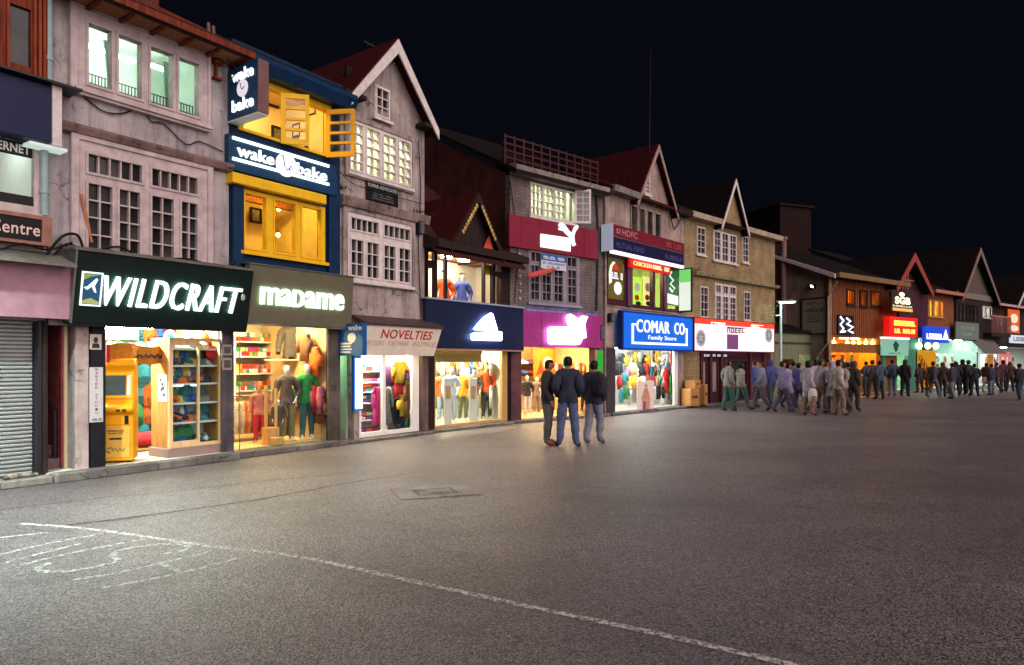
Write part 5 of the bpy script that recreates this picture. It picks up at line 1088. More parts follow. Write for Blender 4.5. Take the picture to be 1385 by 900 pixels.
scribble(s, .18, .35, .82, .9, 4, glow((255, 250, 235), 0.588), 14, .014, .002, bar=True); scribble(s, .67, .84, .84, .92, 4, glow((255, 250, 235), 0.588), 15, .014, .002, bar=True)
for cx, cy in ((.07, .38), (.92, .6)):
    s.poly('wheel_emblem', circle(cx, cy, .05, .26), glow((190, 186, 190), 0.252), .012); mb = s.mb()
    for k in range(8): a = k*math.pi/4; mb.box((cx+.028*math.cos(a)-.005)*s.w, (cx+.028*math.cos(a)+.005)*s.w, -.018, -.0125, (cy+.14*math.sin(a)-.03)*s.L, (cy+.14*math.sin(a)+.03)*s.L)
    s.p('spoke', mb, paint((80, 76, 80), .5, .1), kind='stuff')
s = sboard('name_strip', f, 949, 1008, 483, 478.5, .0, .0, MAROON, 'small white lettered strip under the red topped bank sign', pref=949, th=.04)
scribble(s, .05, .3, .15, .8, 8, glow((240, 240, 240), 0.378), 16); scribble(s, .34, .56, .15, .8, 7, glow((240, 240, 240), 0.378), 17)
# timber row
f = FH
s = sboard('lit_sign', f, 1134, 1155, 452, 426, -.1, -.1, paint((18, 18, 24), .4, .2), 'black sign with glowing white curling mark on the brown timber wall', pref=1134, th=.08)
s.p('curl', MB(s.xf).tube([(s.w*x, -.02, s.L*z) for x, z in ((.1, .9), (.3, .7), (.1, .5), (.3, .3), (.1, .1), (.4, .15))], .05, 5), glow((235, 235, 255), 1.05)); s.p('curl', MB(s.xf).tube([(s.w*x, -.02, s.L*z) for x, z in ((.5, .85), (.75, .7), (.5, .55), (.9, .4), (.6, .2), (.9, .1))], .05, 5), glow((235, 235, 255), 1.05))
s = sboard('name_sign', f, 1206, 1235, 421, 393, -.75, -.75, paint((58, 44, 36), .4, .2), 'brown square sign reading SGB in pale letters above the red sign', pref=1206, th=.15)
s.text('SGB', .15, .86, .38, .74, glow((255, 235, 190), 0.756), .02, bold=.04); s.poly('crest', circle(.46, .86, .12, .11), glow((255, 250, 235), 0.672), .02); s.p('strip', s.mb().box(.04*s.w, .96*s.w, -.02, -.001, .04*s.L, .18*s.L), glow((240, 170, 80), 0.504)); scribble(s, .05, .95, .24, .32, 12, glow((250, 240, 220), 0.504), 18)
s = sboard('restaurant_sign', f, 1203.5, 1241, 455, 428, -.8, -.8, glow((225, 12, 14), 0.672), 'glowing red box sign with two lines of golden lettering', pref=1203.5, th=.3)
scribble(s, .14, .92, .56, .82, 9, glow((255, 190, 70), 1.26), 19, .02); scribble(s, .16, .9, .18, .40, 10, glow((255, 190, 70), 1.26), 20, .02); s.p('end_panel', s.mb().box(-.02, -.002, 0, .3, 0, s.L), glow((210, 10, 14), 0.504))
s = sboard('round_sign', f, 1193, 1229, 481, 458, -.3, -.3, glow((140, 205, 180), 0.273), 'pale green sign with dark leaf mark above the green doorway', pref=1193, th=.08)
s.poly('leaf', [(.5, .9), (.4, .65), (.46, .3), (.5, .2), (.56, .3), (.62, .65)], paint((30, 90, 76), .5, .2), .01); scribble(s, .25, .75, .1, .17, 8, paint((60, 110, 96), .5, .2), 21)
s.p('lamp_strip', s.mb().box(.0, s.w, -.05, .1, s.L+.0, s.L+.08), glow((240, 255, 235), 1.26))
s = sboard('blue_sign', f, 1251, 1284, 463, 441, -.5, -.5, glow((20, 70, 215), 0.378), 'bright blue shop sign with white lettering below the yellow lit window', pref=1251, th=.15)
scribble(s, .06, .72, .2, .55, 7, glow((250, 252, 255), 0.84), 22, .02); s.poly('arrow_mark', [(.72, .2), (.84, .85), (.96, .2)], glow((250, 252, 255), 0.84), .02)
for k, px in enumerate((1243, 1255, 1266)):
    p = FI.P(px, 468, -.15); solo('globe_lamp', FI, (p[0], -.15, p[1]), MB().ell((p[0], -.15, p[1]), (.16, .16, .19)).tube([(p[0], -.15, p[1]+.15), (p[0], -.15, p[1]+.4)], .02), glow((190, 255, 210), 3), 'glowing greenish globe lamp ' + ORD[k] + ' from the left under the blue sign', 'lamp', 'globe lamps under the blue sign')
f = FI
s = sboard('yellow_banner', f, 1241, 1266, 525, 474, -.1, -.1, paint((224, 160, 20), .5, .2), 'tall yellow banner with curling dark lettering left of the green lit shop', pref=1241, th=.03)
for k in range(5): s.p('curl', MB(s.xf).tube([(s.w*(.15+.13*k+.1*math.sin(q)), -.008, s.L*(.75-.1*k+.12*math.cos(q*1.3))) for q in range(6)], .025, 5), paint((150, 60, 20), .5, .2))
s = sboard('grey_sign', f, 1293, 1324, 459, 435, -.35, -.35, paint((110, 124, 114), .5, .2), 'dull grey green signboard under the dark gabled house', pref=1293, th=.08)
scribble(s, .2, .8, .6, .75, 9, paint((150, 160, 150), .5, .1), 23, .004); scribble(s, .25, .75, .25, .4, 8, paint((150, 160, 150), .5, .1), 24, .004)
solo('shop_awning', f, (f.U(1322), -.9, f.P(1322, 478, -.9)[1]), MB().prism([(-.9, f.P(1322, 478, -.9)[1]), (0, f.P(1322, 458, 0)[1]), (0, f.P(1322, 458, 0)[1]+.05), (-.9, f.P(1322, 478, -.9)[1]+.05)], f.U(1322, -.5), f.U(1352, -.5), 'x'), cloth((96, 92, 86)), 'sloping grey cloth awning under the balcony', 'awning')
s = sboard('lit_sign', f, 1290, 1323, 476, 461, -.2, -.2, glow((205, 245, 225), 0.399), 'long white green lit sign above the green lit shop', pref=1290, th=.1); scribble(s, .05, .6, .2, .8, 8, glow((255, 250, 255), 0.84), 25)
s = sboard('orange_poster', f, 1364, 1379, 450, 418, -.25, -.25, glow((225, 96, 28), 0.336), 'orange lit poster panel with pale oval shapes at the right edge', pref=1364, th=.05)
s.poly('oval', circle(.5, .62, .34, .2), glow((245, 220, 190), 0.378), .01); s.poly('oval', circle(.5, .2, .4, .13), glow((240, 220, 210), 0.378), .01)
s = sboard('white_sign', f, 1367, 1400, 464, 453, -.3, -.3, glow((215, 226, 240), 0.336), 'white lit shop sign at the right edge of the street', pref=1367, th=.1); scribble(s, .1, .8, .25, .75, 6, paint((60, 60, 90), .5, .1), 26)
s = sboard('orange_banner', f, 1336, 1344, 526, 480, -.1, -.1, glow((220, 130, 30), 0.21), 'narrow orange upright banner between the far shop fronts', pref=1336, th=.03)
s = sboard('pink_poster', f, 1352, 1366, 500, 476, -.1, -.1, glow((230, 120, 120), 0.294), 'pinkish lit poster in the far right shop front', pref=1352, th=.03); scribble(s, .2, .8, .3, .7, 4, glow((250, 230, 220), 0.378), 27)
# board on the mauve side wall and other wall pieces
f = FH; u0 = f.U(1120)
v0, z1 = Vz(f, 1118, 403, u0); v1, z0 = Vz(f, 1085, 452, u0)
t = T('notice_board', f, (u0, v0, z0), 'large pale painted board with faded script on the mauve side wall', 'board'); xf = lambda x, d, z: (u0+.008+d, v1-x, z0+z); W_, H_ = v1-v0, z1-z0
t.p('board', MB(xf).box(0, W_, -.03, 0, 0, H_), paint((142, 138, 116), .6, .15)); t.p('frame', MB(xf).plate(-.04, W_+.04, -.04, H_+.04, [(.02, W_-.02, .02, H_-.02)], -.05, -.031), paint((40, 34, 32), .6, .1))
class _S: pass
s = _S(); s.w = W_; s.L = H_; s.mb = lambda: MB(xf); s.p = t.p
for k, (a, b, c, d, n) in enumerate(((.2, .8, .84, .92, 8), (.4, .6, .75, .79, 3), (.12, .88, .62, .72, 12), (.3, .7, .54, .57, 8), (.3, .7, .47, .5, 8), (.2, .8, .40, .43, 12), (.2, .8, .33, .36, 12), (.1, .4, .06, .1, 7), (.5, .9, .06, .1, 7))):
    scribble(s, a, b, c, d, n, paint((70, 66, 56), .7, .1), 30+k, .004, .03)
vv, zz = Vz(f, 1062, 322, u0); solo('chimney_pipe', f, (u0-.15, vv, 0), MB().tube([(u0-.15, vv, 0), (u0-.15, vv, zz)], .14, 10).tube([(u0-.15, vv, zz-.12), (u0-.15, vv, zz+.02)], .2, 10), paint((128, 96, 88), .6, .2), 'thick upright flue pipe against the mauve side wall', 'pipe')
vv, zz = Vz(f, 1100, 388, u0); t = T('floodlight', f, (u0-.2, vv, zz), 'small lit floodlight on the mauve side wall', 'lamp'); t.p('case', MB().box(u0-.25, u0-.02, vv-.16, vv+.16, zz-.1, zz+.12), BLACK)
t.p('lens', MB().box(u0-.27, u0-.251, vv-.08, vv+.0, zz-.04, zz+.06), glow((255, 226, 170), 3.6)); t.p('lens', MB().box(u0-.27, u0-.251, vv-.15, vv-.1, zz-.08, zz+.0), glow((255, 226, 170), 3.6))
mb = MB(); z0 = f.P(1120, 388)[1]
mb.tube([(u0-.1, -.5, z0+.2), (u0-.1, -.05, z0-.5), (u0-.1, -.05, 2.6), (u0-.1, .5, 1.9), (u0-.1, .5, .1)], .05, 6); solo('drain_pipe', f, (u0-.1, 0, .1), mb, paint((150, 130, 120), .5, .2), 'bent drain pipe down the corner of the timber eating house', 'pipe')
# low lean-to between yellow house and timber row
ua, ub, v = f.U(1062, .9), f.U(1119, .9), .9; zt = f.P(1090, 452, .9)[1]
t = T('lean_to', f, (ua, v, 0), 'low grey green lean-to shop in the gap beside the mauve wall', 'building'); op = (ua-.3, f.U(1076, .9), .1, f.P(1070, 486, .9)[1])
t.p('wall', MB().plate(ua-1.2, ub, 0, zt, [op], v, v+.1), paint((112, 116, 92), .7, .3)); t.p('roof', MB().prism([(v-.1, zt), (3, zt+.8), (3, zt+.86), (v-.1, zt+.06)], ua-1.2, ub, 'x'), DARKROOF)
t.p('back_wall', MB().box(op[0]-.2, op[1]+.2, v+1, v+1.1, 0, zt), paint((226, 150, 60), .6, .2)); t.p('lit_lamp', MB().ell(((op[0]+op[1])/2+.1, v+.5, op[3]-.05), (.08, .08, .08)), glow((255, 180, 80), 18)); t.p('poster', MB().box(f.U(1080, .9), f.U(1108, .9), v-.02, v-.003, f.P(1090, 500, .9)[1], f.P(1090, 480, .9)[1]), paint((150, 170, 120), .6, .6, 0, 7)); t.p('beam', MB().box(ua-1.2, ub, v-.06, v-.001, zt-.5, zt-.42), paint((60, 56, 50), .6, .2))
# ---------------------------------------------------------------- shop contents and street things
class L(T): # a thing built in its own coordinates
    def __init__(s, name, face, u, v, z, rot, label, cat, group=None):
        T.__init__(s, name, face, (u, v, z), label, cat, group, rot=rot); s.b = (0, 0, 0)
f = FA
# pillar posters
s = sboard('portrait_poster', f, 121.5, 137.5, 473, 452, -.093, -.093, paint((196, 186, 170), .6, .1), 'small sepia portrait poster at the top of the black pillar', th=.004, cat='poster')
s.poly('print', circle(.5, .62, .2, .2), paint((70, 60, 52), .6, .3), .003); s.poly('print', [(.15, .1), (.85, .1), (.75, .4), (.25, .4)], paint((60, 52, 46), .6, .3), .0025)
s = sboard('vertical_sign', f, 121, 139.5, 572, 497, -.093, -.093, paint((196, 190, 190), .6, .1), 'tall white strip with stacked capitals on the black pillar', th=.004)
for k, ch in enumerate('BANTER STUDIO'):
    if ch != ' ': s.text(ch, .42, .60, .94-.066*k, .98-.066*k+.0, paint((120, 40, 50) if k < 6 else (70, 50, 70), .6, .1), .003, name='letter')
scribble(s, .2, .9, .03, .07, 9, paint((90, 60, 70), .6, .1), 40, .003)
for k, (y0, y1) in enumerate(((466, 481), (484, 501))):
    s = sboard('plaque', f, 301, 314, y1, y0, -.063, -.063, paint((150, 140, 130), .5, .2), ('upper', 'lower')[k]+' small framed plaque on the grey pillar between the first two shops', th=.01, group='plaques on the grey pillar', cat='plaque')
    s.p('print', s.mb().box(s.w*.15, s.w*.85, -.004, -.001, s.L*.2, s.L*.8), paint((90, 84, 78), .5, .4, 0, 20))
# kiosk machine
k_ = L('kiosk_machine', f, f.U(160, .32), .32, .115, math.radians(-34), 'bright yellow self service kiosk with a slanted screen', 'kiosk')
Y = paint((240, 166, 14), .35, .1); YL = paint((216, 170, 70), .4, .12)
pr = [(-.22, .03), (-.22, .74), (-.30, .78), (-.31, .85), (-.14, .93), (-.04, 1.40), (-.10, 1.50), (-.02, 1.58), (.16, 1.60), (.24, 1.5), (.26, .9), (.22, .03)]
k_.p('cabinet', MB().prism(pr, -.24, .24, 'x'), Y, bev=.018)
def slope(x0, x1, t0, t1, d): # on the slanted face
    a = Vector((0, -.14, .93)); b = Vector((0, -.04, 1.40)); n = Vector((0, -.47, .10)).normalized()
    q = lambda x, t, e: (x, *(a.lerp(b, t)+n*e)[1:])
    return MB().hexa([q(x0, t0, .002), q(x1, t0, .002), q(x1, t0, d), q(x0, t0, d), q(x0, t1, .002), q(x1, t1, .002), q(x1, t1, d), q(x0, t1, d)])
k_.p('bezel', slope(-.21, .21, .1, .95, .02), paint((250, 190, 40), .35, .05), bev=.006); sc_ = k_.p('screen', slope(-.18, .12, .2, .84, .026), paint((70, 92, 92), .08, .3)); k_.p('painted_reflection', slope(.135, .18, .2, .84, .028), WHT)  # white strip beside the screen is a painted-on reflection
k_.p('lower_panel', MB().box(-.2, .2, -.235, -.221, .08, .56), YL, bev=.006); k_.p('upper_panel', MB().box(-.2, .2, -.235, -.221, .58, .73), Y, bev=.006)
k_.p('slot', MB().box(-.08, .08, -.243, -.236, .36, .385), BLACK); k_.p('side_slot', MB().box(.12, .175, -.243, -.236, .59, .72), BLACK); k_.p('card_slot', MB().box(.1, .15, -.318, -.301, .79, .82), BLACK); k_.p('card_slot', MB().box(.02, .07, -.318, -.301, .79, .82), BLACK); k_.p('foot', MB().box(-.2, -.14, -.15, .15, 0, .029).box(.14, .2, -.15, .15, 0, .029), BLACK, kind='stuff')
k_.p('text_line', MB().text('Pay Here', -.1, .1, .46, .5, -.24, -.236), paint((120, 70, 30), .5, .1)) if False else None
class _K: pass
ks = _K(); ks.w = .3; ks.L = .4; ks.mb = lambda: MB(lambda x, d, z: (-.15+x, -.236+d, .12+z)); ks.p = k_.p
scribble(ks, .1, .9, .9, .96, 10, paint((110, 60, 30), .5, .1), 41, .004); scribble(ks, .2, .85, .82, .86, 9, paint((110, 60, 30), .5, .1), 42, .004)
k_.p('logo', MB().tube([(x-.1, -.238, z+.16) for x, z in ((.03, 0), (-.02, .03), (.0, .07), (.05, .08), (.07, .03), (.1, .07), (.13, .02), (.16, .06), (.2, .02), (.22, .06))], .008, 5), paint((60, 100, 110), .5, .2))
# banner and bags
p0, p1 = f.P(148, 493, .35), f.P(228, 494, .35); zt, zb = f.P(150, 466, .35)[1], f.P(150, 491, .35)[1]; n = 14; mb = MB(); R_ = []
for z in (zt, (zt+zb)/2, zb): R_ += [(p0[0]+(p1[0]-p0[0])*k/n, .35+.03*math.sin(k*1.1), z+.03*math.sin(k*.5)-.0*k) for k in range(n+1)]
mb.add(R_, [(r*(n+1)+k, r*(n+1)+k+1, (r+1)*(n+1)+k+1, (r+1)*(n+1)+k) for r in (0, 1) for k in range(n)])
t = T('banner', f, (p0[0], .35, zb), 'orange brown cloth banner with dark script hung inside the outdoor shop', 'banner'); t.p('cloth', mb, cloth((206, 130, 30)), smooth=True)
t.p('edge', MB().box(p0[0]-.05, p0[0], .33, .37, zb, zt), cloth((190, 40, 50))); t.p('lettering', MB().tube([(p0[0]+(p1[0]-p0[0])*(.42+.05*k), .30, zb+(zt-zb)*(.3+.18*(k % 2))) for k in range(11)], .018, 5), paint((60, 56, 60), .5, .2))
cols = ['green', 'red', 'black', 'grey', 'white', 'teal', 'red', 'green', 'blue', 'black', 'orange', 'pink']
random.seed(11); k = 0
for r_ in range(6):
    for c_ in range(7):
        u, z = f.P(178+9.5*c_, 596-27*r_, 1.75); cn = cols[(k*5+r_) % 12] if not (c_ in (4,) and r_ == 2) else 'green'; k += 1
        bagset(f.W(u, 1.75-.05*(k % 3), z-.1), f.a+random.uniform(-.3, .3), CN[cn], '%s backpack %s from the left in row %s from the bottom of the bag wall' % (cn, ORD[c_], ORD[r_]), 'backpack', 'backpacks on the back wall', .92)
t = T('bag_wall', f, (f.U(190, 1.9), 1.9, .11), 'pale panelled wall hung with backpacks inside the outdoor shop', 'display wall'); t.p('panel', MB().box(f.U(150, 1.9), f.U(236, 1.9), 1.9, 1.95, .11, SR[3]-.1), CRM)
for k in range(9): t.p('groove_rail', MB().box(f.U(150, 1.9), f.U(236, 1.9), 1.88, 1.899, .4+.24*k, .43+.24*k), STEEL)
u, z = f.P(206, 604, 1.3); t = T('counter', f, (u, 1.3, .11), 'low honey coloured wooden counter at the back of the outdoor shop', 'counter'); t.p('body', MB().box(u-.55, u+.3, 1.2, 1.55, .11, z-.05), OAK, bev=.01); t.p('top', MB().box(u-.6, u+.33, 1.16, 1.58, z-.049, z-.01), wood((210, 160, 96), (186, 136, 78)))
mb = MB().loft([[(u-.45+x, 1.36+r*math.cos(q), z+.0+.14+r*.9*math.sin(q)) for q in [2*math.pi*k/10 for k in range(10)]] for x, r in ((0, .05), (.04, .13), (.4, .14), (.76, .13), (.8, .05))]); solo('duffel_bag', f, (u-.4, 1.36, z), mb, cloth((200, 40, 50)), 'red duffel bag lying on the honey coloured counter', 'bag', smooth=True)
# display cabinet
ua, ub = f.U(231, .1), f.U(297, .1); z0, z1 = .26, f.P(231, 457, .1)[1]
t = T('display_cabinet', f, (ua, .1, .11), 'glass fronted wooden cabinet crowded with bottles and shoes in the outdoor shop', 'cabinet')
t.p('frame', MB().plate(ua-.04, ub+.04, z0, z1, [(ua+.02, ub-.40, z0+.10, z1-.12), (ub-.37, ub-.02, z0+.05, z1-.05)], .07, .13), wood((232, 200, 150), (214, 176, 120)), bev=.006); t.p('plinth', MB().box(ua-.1, ub+.1, 0.02, .62, .11, z0-.001), paint((150, 124, 116), .5, .2), bev=.01)
t.p('back_panel', MB().box(ua, ub, .6, .63, z0, z1), paint((205, 226, 224), .5, .3, 0, 5)); t.p('side_panel', MB().box(ua-.04, ua, .131, .63, z0, z1), OAK); t.p('side_panel', MB().box(ub+.0, ub+.04, .131, .63, z0, z1), OAK)
t.p('pane', MB().box(ua+.02, ub-.40, .098, .104, z0+.10, z1-.12), GL); t.p('pane', MB().box(ub-.37, ub-.02, .098, .104, z0+.05, z1-.05), GL)
zs = [z0+.02, z0+.40, z0+.72, z0+1.04, z0+1.34, z0+1.62]
for z in zs[1:]: t.p('shelf', MB().box(ua+.002, ub-.002, .16, .598, z-.03, z), paint((220, 225, 220), .2, .1))
t.p('cabinet_fill', MB().box(ua+.1, ub-.1, .6, .64, zs[3]-.06, zs[3]-.032), glow((215, 250, 255), 9.6)); t.p('cabinet_fill', MB().box(ua+.1, ub-.1, .6, .64, z1-.06, z1-.03), glow((215, 250, 255), 6))  # glowing strips added to brighten the dark shelves
random.seed(5); icol = ['teal', 'blue', 'white', 'green', 'white', 'grey', 'navy', 'yellow', 'teal', 'blue', 'white', 'orange']
for j, z in enumerate(zs):
    n = 12
    for i in range(n):
        u = ua+.1+(ub-ua-.2)*i/(n-1); cn = random.choice(icol); kd = random.choice(('bottle', 'shoe', 'cap', 'pack'))
        lab = '%s %s %s from left on shelf %s from bottom of the glass cabinet' % (cn, {'bottle': 'bottle', 'shoe': 'shoe', 'cap': 'cap', 'pack': 'small pack'}[kd], ORD[i], ORD[j])
        g_ = 'goods in the glass cabinet'
        if kd == 'pack': bagset(f.W(u, .42, z), f.a+random.uniform(-.3, .3), CN[cn], lab, 'pack', g_, .62, 'small_pack')
        else: item(kd, {'bottle': BOT, 'shoe': SHOE, 'cap': CAP}[kd], f, u, .38, z+(.02 if kd == 'shoe' else 0), CN[cn], lab, kd, g_, random.uniform(-1, 1), 1.15 if kd != 'bottle' else 1.2)
uq = ua-.042; (va, zt_), (vb_, zb_) = Vz(f, 226, 507, uq), Vz(f, 214, 543, uq)
t = T('poster', f, (uq, va, zb_), 'white poster with dark brush marks on the wooden side of the glass cabinet', 'poster'); t.p('sheet', MB().box(uq-.006, uq-.001, va, vb_, zb_, zt_), paint((240, 236, 226), .5, .05))
for q, (x, y) in enumerate(((.3, .8), (.5, .65), (.42, .45), (.62, .5), (.7, .25))): t.p('mark', MB().box(uq-.009, uq-.0065, va+(vb_-va)*(1-x)-.03, va+(vb_-va)*(1-x)+.03, zb_+(zt_-zb_)*y-.03, zb_+(zt_-zb_)*y+.03), paint((60, 70, 66), .5, .2))
p = f.P(287, 477, .2); solo('round_sticker', f, (p[0], .2, p[1]), MB().prism(circle(p[0], p[1], .115, .115), .2, .21), paint((206, 40, 40), .5, .15), 'red round sticker high beside the grey pillar', 'sticker')
# ---- clothes shop
f = FB
for v0 in (1.95,):
    t = T('wall_shelf', f, (f.U(318, 2.0), 2.0, .1), 'tall white wall shelving packed with folded knitwear', 'shelf'); ua, ub = f.U(316, 2.05), f.U(376, 2.05); zl = [f.P(340, y, 2.05)[1] for y in (528, 505, 482, 462)]
    t.p('back_panel', MB().box(ua, ub, 2.4, 2.43, .1, zl[3]+.5), CRM)
    for z in zl: t.p('shelf', MB().box(ua, ub, 2.02, 2.399, z-.03, z), WHT, bev=.004)
    for x in (ua, ub): t.p('upright', MB().box(x-.02, x+.02, 2.0, 2.019, .1, zl[3]+.4), WHT)
kcol = ['red', 'orange', 'white', 'pink', 'red', 'beige', 'green', 'red', 'teal', 'white', 'orange', 'yellow', 'brown', 'magenta']
random.seed(21)
for j, z in enumerate(zl):
    n = 8
    for i in range(n):
        for q in range(2):
            cn = random.choice(kcol); item('folded_jumper', FOLD, f, ua+.17+(ub-ua-.34)*i/(n-1), 2.2, z+.001+.093*q, CN[cn], '%s folded jumper, %s of pile %s from left, shelf %s from bottom' % (cn, ('lower', 'upper')[q], ORD[i], ORD[j]), 'jumper', 'folded knitwear on the white wall shelving', random.uniform(-.06, .06))
rl = [f.P(x, 536, 1.35) for x in (317, 352)]; t = T('clothes_rail', f, (rl[0][0], 1.35, .1), 'metal clothes rail with pale and red garments at the left of the clothes shop', 'rail')
zr = rl[0][1]; t.p('rail', MB().tube([(rl[0][0]-.05, 1.35, zr), (rl[1][0]+.05, 1.35, zr)], .014, 6), STEEL)
for x in (rl[0][0]-.05, rl[1][0]+.05): t.p('post', MB().tube([(x, 1.35, .1), (x, 1.35, zr)], .014, 6), STEEL)
rc = ['white', 'beige', 'white', 'orange', 'beige', 'red', 'beige', 'red', 'orange']
for i in range(9): hang(f, rl[0][0]+(rl[1][0]-rl[0][0])*i/8, 1.35, zr-.12, 'jacket', CN[rc[i]], math.radians(62), '%s garment %s from the left on the metal clothes rail' % (rc[i], ORD[i]), 'garment', 'garments on the metal clothes rail', .85, i)
def mannequin(face, px, yg, yh, v, rot, top, leg, label, hair=None, z0=.1, skin=WHITEM, pose='mann', shoe=None, group=None):
    u, zh = face.P(px, yh, v); u, v, zh = clampw(face, u, v, zh, .3); return figure(face.W(u, v, z0), face.a+math.radians(rot), pose, top, leg, shoe, label, 'mannequin', group, h=zh-z0, skin=skin, face=False, hair=hair, name='mannequin')
mannequin(f, 388, 604, 494, .55, -30, (92, 78, 76), (128, 118, 84), 'white headed mannequin in a grey brown coat and olive trousers')
mannequin(f, 415, 604, 492, .5, -20, (40, 140, 70), (36, 96, 100), 'white headed mannequin in a green jacket and teal jeans')
mannequin(f, 351, 604, 520, .75, -35, (200, 120, 110), (196, 30, 46), 'child size mannequin in a pink top and red leggings', hair=paint((190, 90, 40), .5, .2), skin=paint((214, 150, 96), .5, .1))
mannequin(f, 376, 604, 540, .5, -40, (70, 66, 64), (110, 100, 80), 'small dark dressed child mannequin in front of the grey coat', pose='stand')
u, z = f.P(394, 486, 1.3); t = T('bust_form', f, (u, 1.3, z), 'headless bust form in a dark fitted top on a high shelf', 'bust'); t.p('shelf', MB().box(u-.45, u+.5, 1.1, 1.6, z-.03, z-.002), WHT)
b = link('garment', BODY['mann']['jacket'], t.r, cloth((70, 62, 60))); b.location = (0, 0, -.80); b.rotation_euler = (0, 0, -.5); t.p('neck', MB().tube([(u, 1.3, z+.62), (u, 1.3, z+.74)], [.05, .04], 8), paint((210, 160, 60), .5, .1)); t.p('stand', MB().tube([(u, 1.3, z), (u, 1.3, z+.1)], .06, 8), BLACK)
u = f.U(370, .3); t = T('wooden_stand', f, (u, .3, .1), 'low wooden box stand with two upright posts near the clothes shop glass', 'stand'); t.p('box', MB().box(u-.12, u+.12, .28, .5, .1, .42), wood((222, 176, 110), (200, 150, 90)), bev=.008)
for e in (-1, 1): t.p('post', MB().box(u+e*.11-.02, u+e*.11+.02, .36, .4, .42, 1.15), wood((226, 190, 130), (204, 160, 104)))
t.p('box', MB().box(u-.1, u+.12, .14, .27, .1, .24), wood((222, 176, 110), (200, 150, 90)), bev=.008)
t2.p('shop_glass', MB().box(f.U(318), f.U(440), .09, .1, .1, SR2[3]-.02), GL); t2.p('glass_edge', MB().box(f.U(328), f.U(328.6), .086, .104, .1, 2.1), STEEL)
u, z = f.P(437, 520, 2.0); 
for i, (px, y, cn) in enumerate(((425, 470, 'orange'), (432, 535, 'brown'), (412, 452, 'brown'))): uw = t2.lim[1]-.2; v, z = Vz(f, px, y, uw); hang(f, uw, v, z, 'shirt', CN[cn], 1.4, '%s garment hung %s on the right wall of the clothes shop' % (cn, ('high', 'low', 'highest')[i]), 'garment', 'garments on the right wall', .9, i)
# ---- novelties
f = FC
t = T('shelf_unit', f, (f.U(488, .8), .8, .07), 'white shelf unit with folded goods in the novelties shop', 'shelf'); ua, ub = f.U(486, .8), f.U(524, .8); zl = [f.P(500, y, .8)[1] for y in (590, 568, 545, 530, 517, 502)]
for x in (ua, ub): t.p('side_panel', MB().box(x-.015, x+.015, .8, 1.15, .07, zl[-1]+.45), WHT)
t.p('back_panel', MB().box(ua, ub, 1.151, 1.17, .07, zl[-1]+.45), WHT); random.seed(31)
for j, z in enumerate(zl):
    t.p('shelf', MB().box(ua+.016, ub-.016, .8, 1.15, z-.025, z), WHT)
    for i in range(4):
        for q in range(2 if j != 4 else 1): cn = random.choice(['red', 'pink', 'blue', 'white', 'magenta', 'orange', 'purple', 'teal']); item('folded_shawl', FOLD, f, ua+.15+(ub-ua-.3)*i/3, .98, z+.001+.093*q, CN[cn], '%s folded shawl, %s of pile %s from left, shelf %s from bottom' % (cn, ('bottom', 'top')[q], ORD[i], ORD[j]), 'shawl', 'folded shawls in the novelties shop', random.uniform(-.1, .1), .82)
for i, (px, y, k, cn, v, lab) in enumerate(((541, 489, 'dress', 'red', .42, 'red and yellow long tunic hung high in the novelties window'), (541, 489, 'shirt', 'yellow', .34, 'yellow top hung in front of the red tunic'), (547, 534, 'shirt', 'yellow', .36, 'yellow shirt hung low in the novelties window'), (512, 524, 'dress', 'magenta', .3, 'magenta long robe at the novelties door'), (520, 524, 'dress', 'grey', .5, 'grey long robe behind the magenta robe'), (532, 540, 'jacket', 'black', .55, 'black patterned garment left of the yellow shirt'), (555, 515, 'dress', 'brown', .6, 'dark brown dress at the right of the novelties window'), (545, 565, 'shirt', 'navy', .45, 'navy garment lowest in the novelties window'), (526, 494, 'shirt', 'purple', .6, 'purple striped scarf top beside the red tunic'))):
    u, z = f.P(px, y, v); hang(f, u, v, z, k, CN[cn], math.radians(-10+7*i % 25), lab, 'garment', 'garments in the novelties window', .8, i)
# ---- sports shop, navy sign
f = FD
mg = 'mannequins in the sports shop under the navy sign'
for px, yh, v, top, leg, lab in ((598, 500, .9, (205, 92, 40), (150, 180, 220), 'mannequin in orange top and pale blue trousers at the left of the sports window'), (610, 497, .6, (190, 210, 240), (190, 205, 225), 'mannequin in a pale blue tracksuit in the sports window'), (626, 500, .7, (230, 170, 40), (110, 120, 96), 'mannequin in yellow top and grey green trousers in the sports window'), (641, 497, .65, (120, 104, 90), (210, 200, 170), 'mannequin in brown top and cream trousers in the sports window'), (658, 491, .6, (230, 92, 30), (40, 52, 60), 'mannequin in orange jacket and dark trousers in the sports window')):
    mannequin(f, px, 580, yh, v, -30, top, leg, lab, z0=.1, group=mg, hair=paint((40, 30, 26), .5, .1) if px in (658, 641) else None)
for i, px in enumerate((606, 640)):
    s = sboard('floor_banner', f, px-5, px+5.5, 583, 512, .25, .25, paint((236, 232, 222), .5, .05), ('left', 'right')[i]+' white upright banner in the sports window under the navy sign', th=.02, cat='banner', group='white banners in the sports window'); s.p('print', s.mb().box(s.w*.2, s.w*.8, -.004, -.001, s.L*.6, s.L*.85), paint((226, 170, 120), .5, .3))
for i, (px, cn) in enumerate(((600, 'white'), (615, 'blue'), (632, 'white'), (648, 'grey'))): u, z = f.P(px, 497, 2.0); hang(f, u, 2.0, z, 'jacket', CN[cn], .3, '%s garment %s from the left on the back wall under the navy sign' % (cn, ORD[i]), 'garment', 'garments on the sports shop back wall', .9, i)
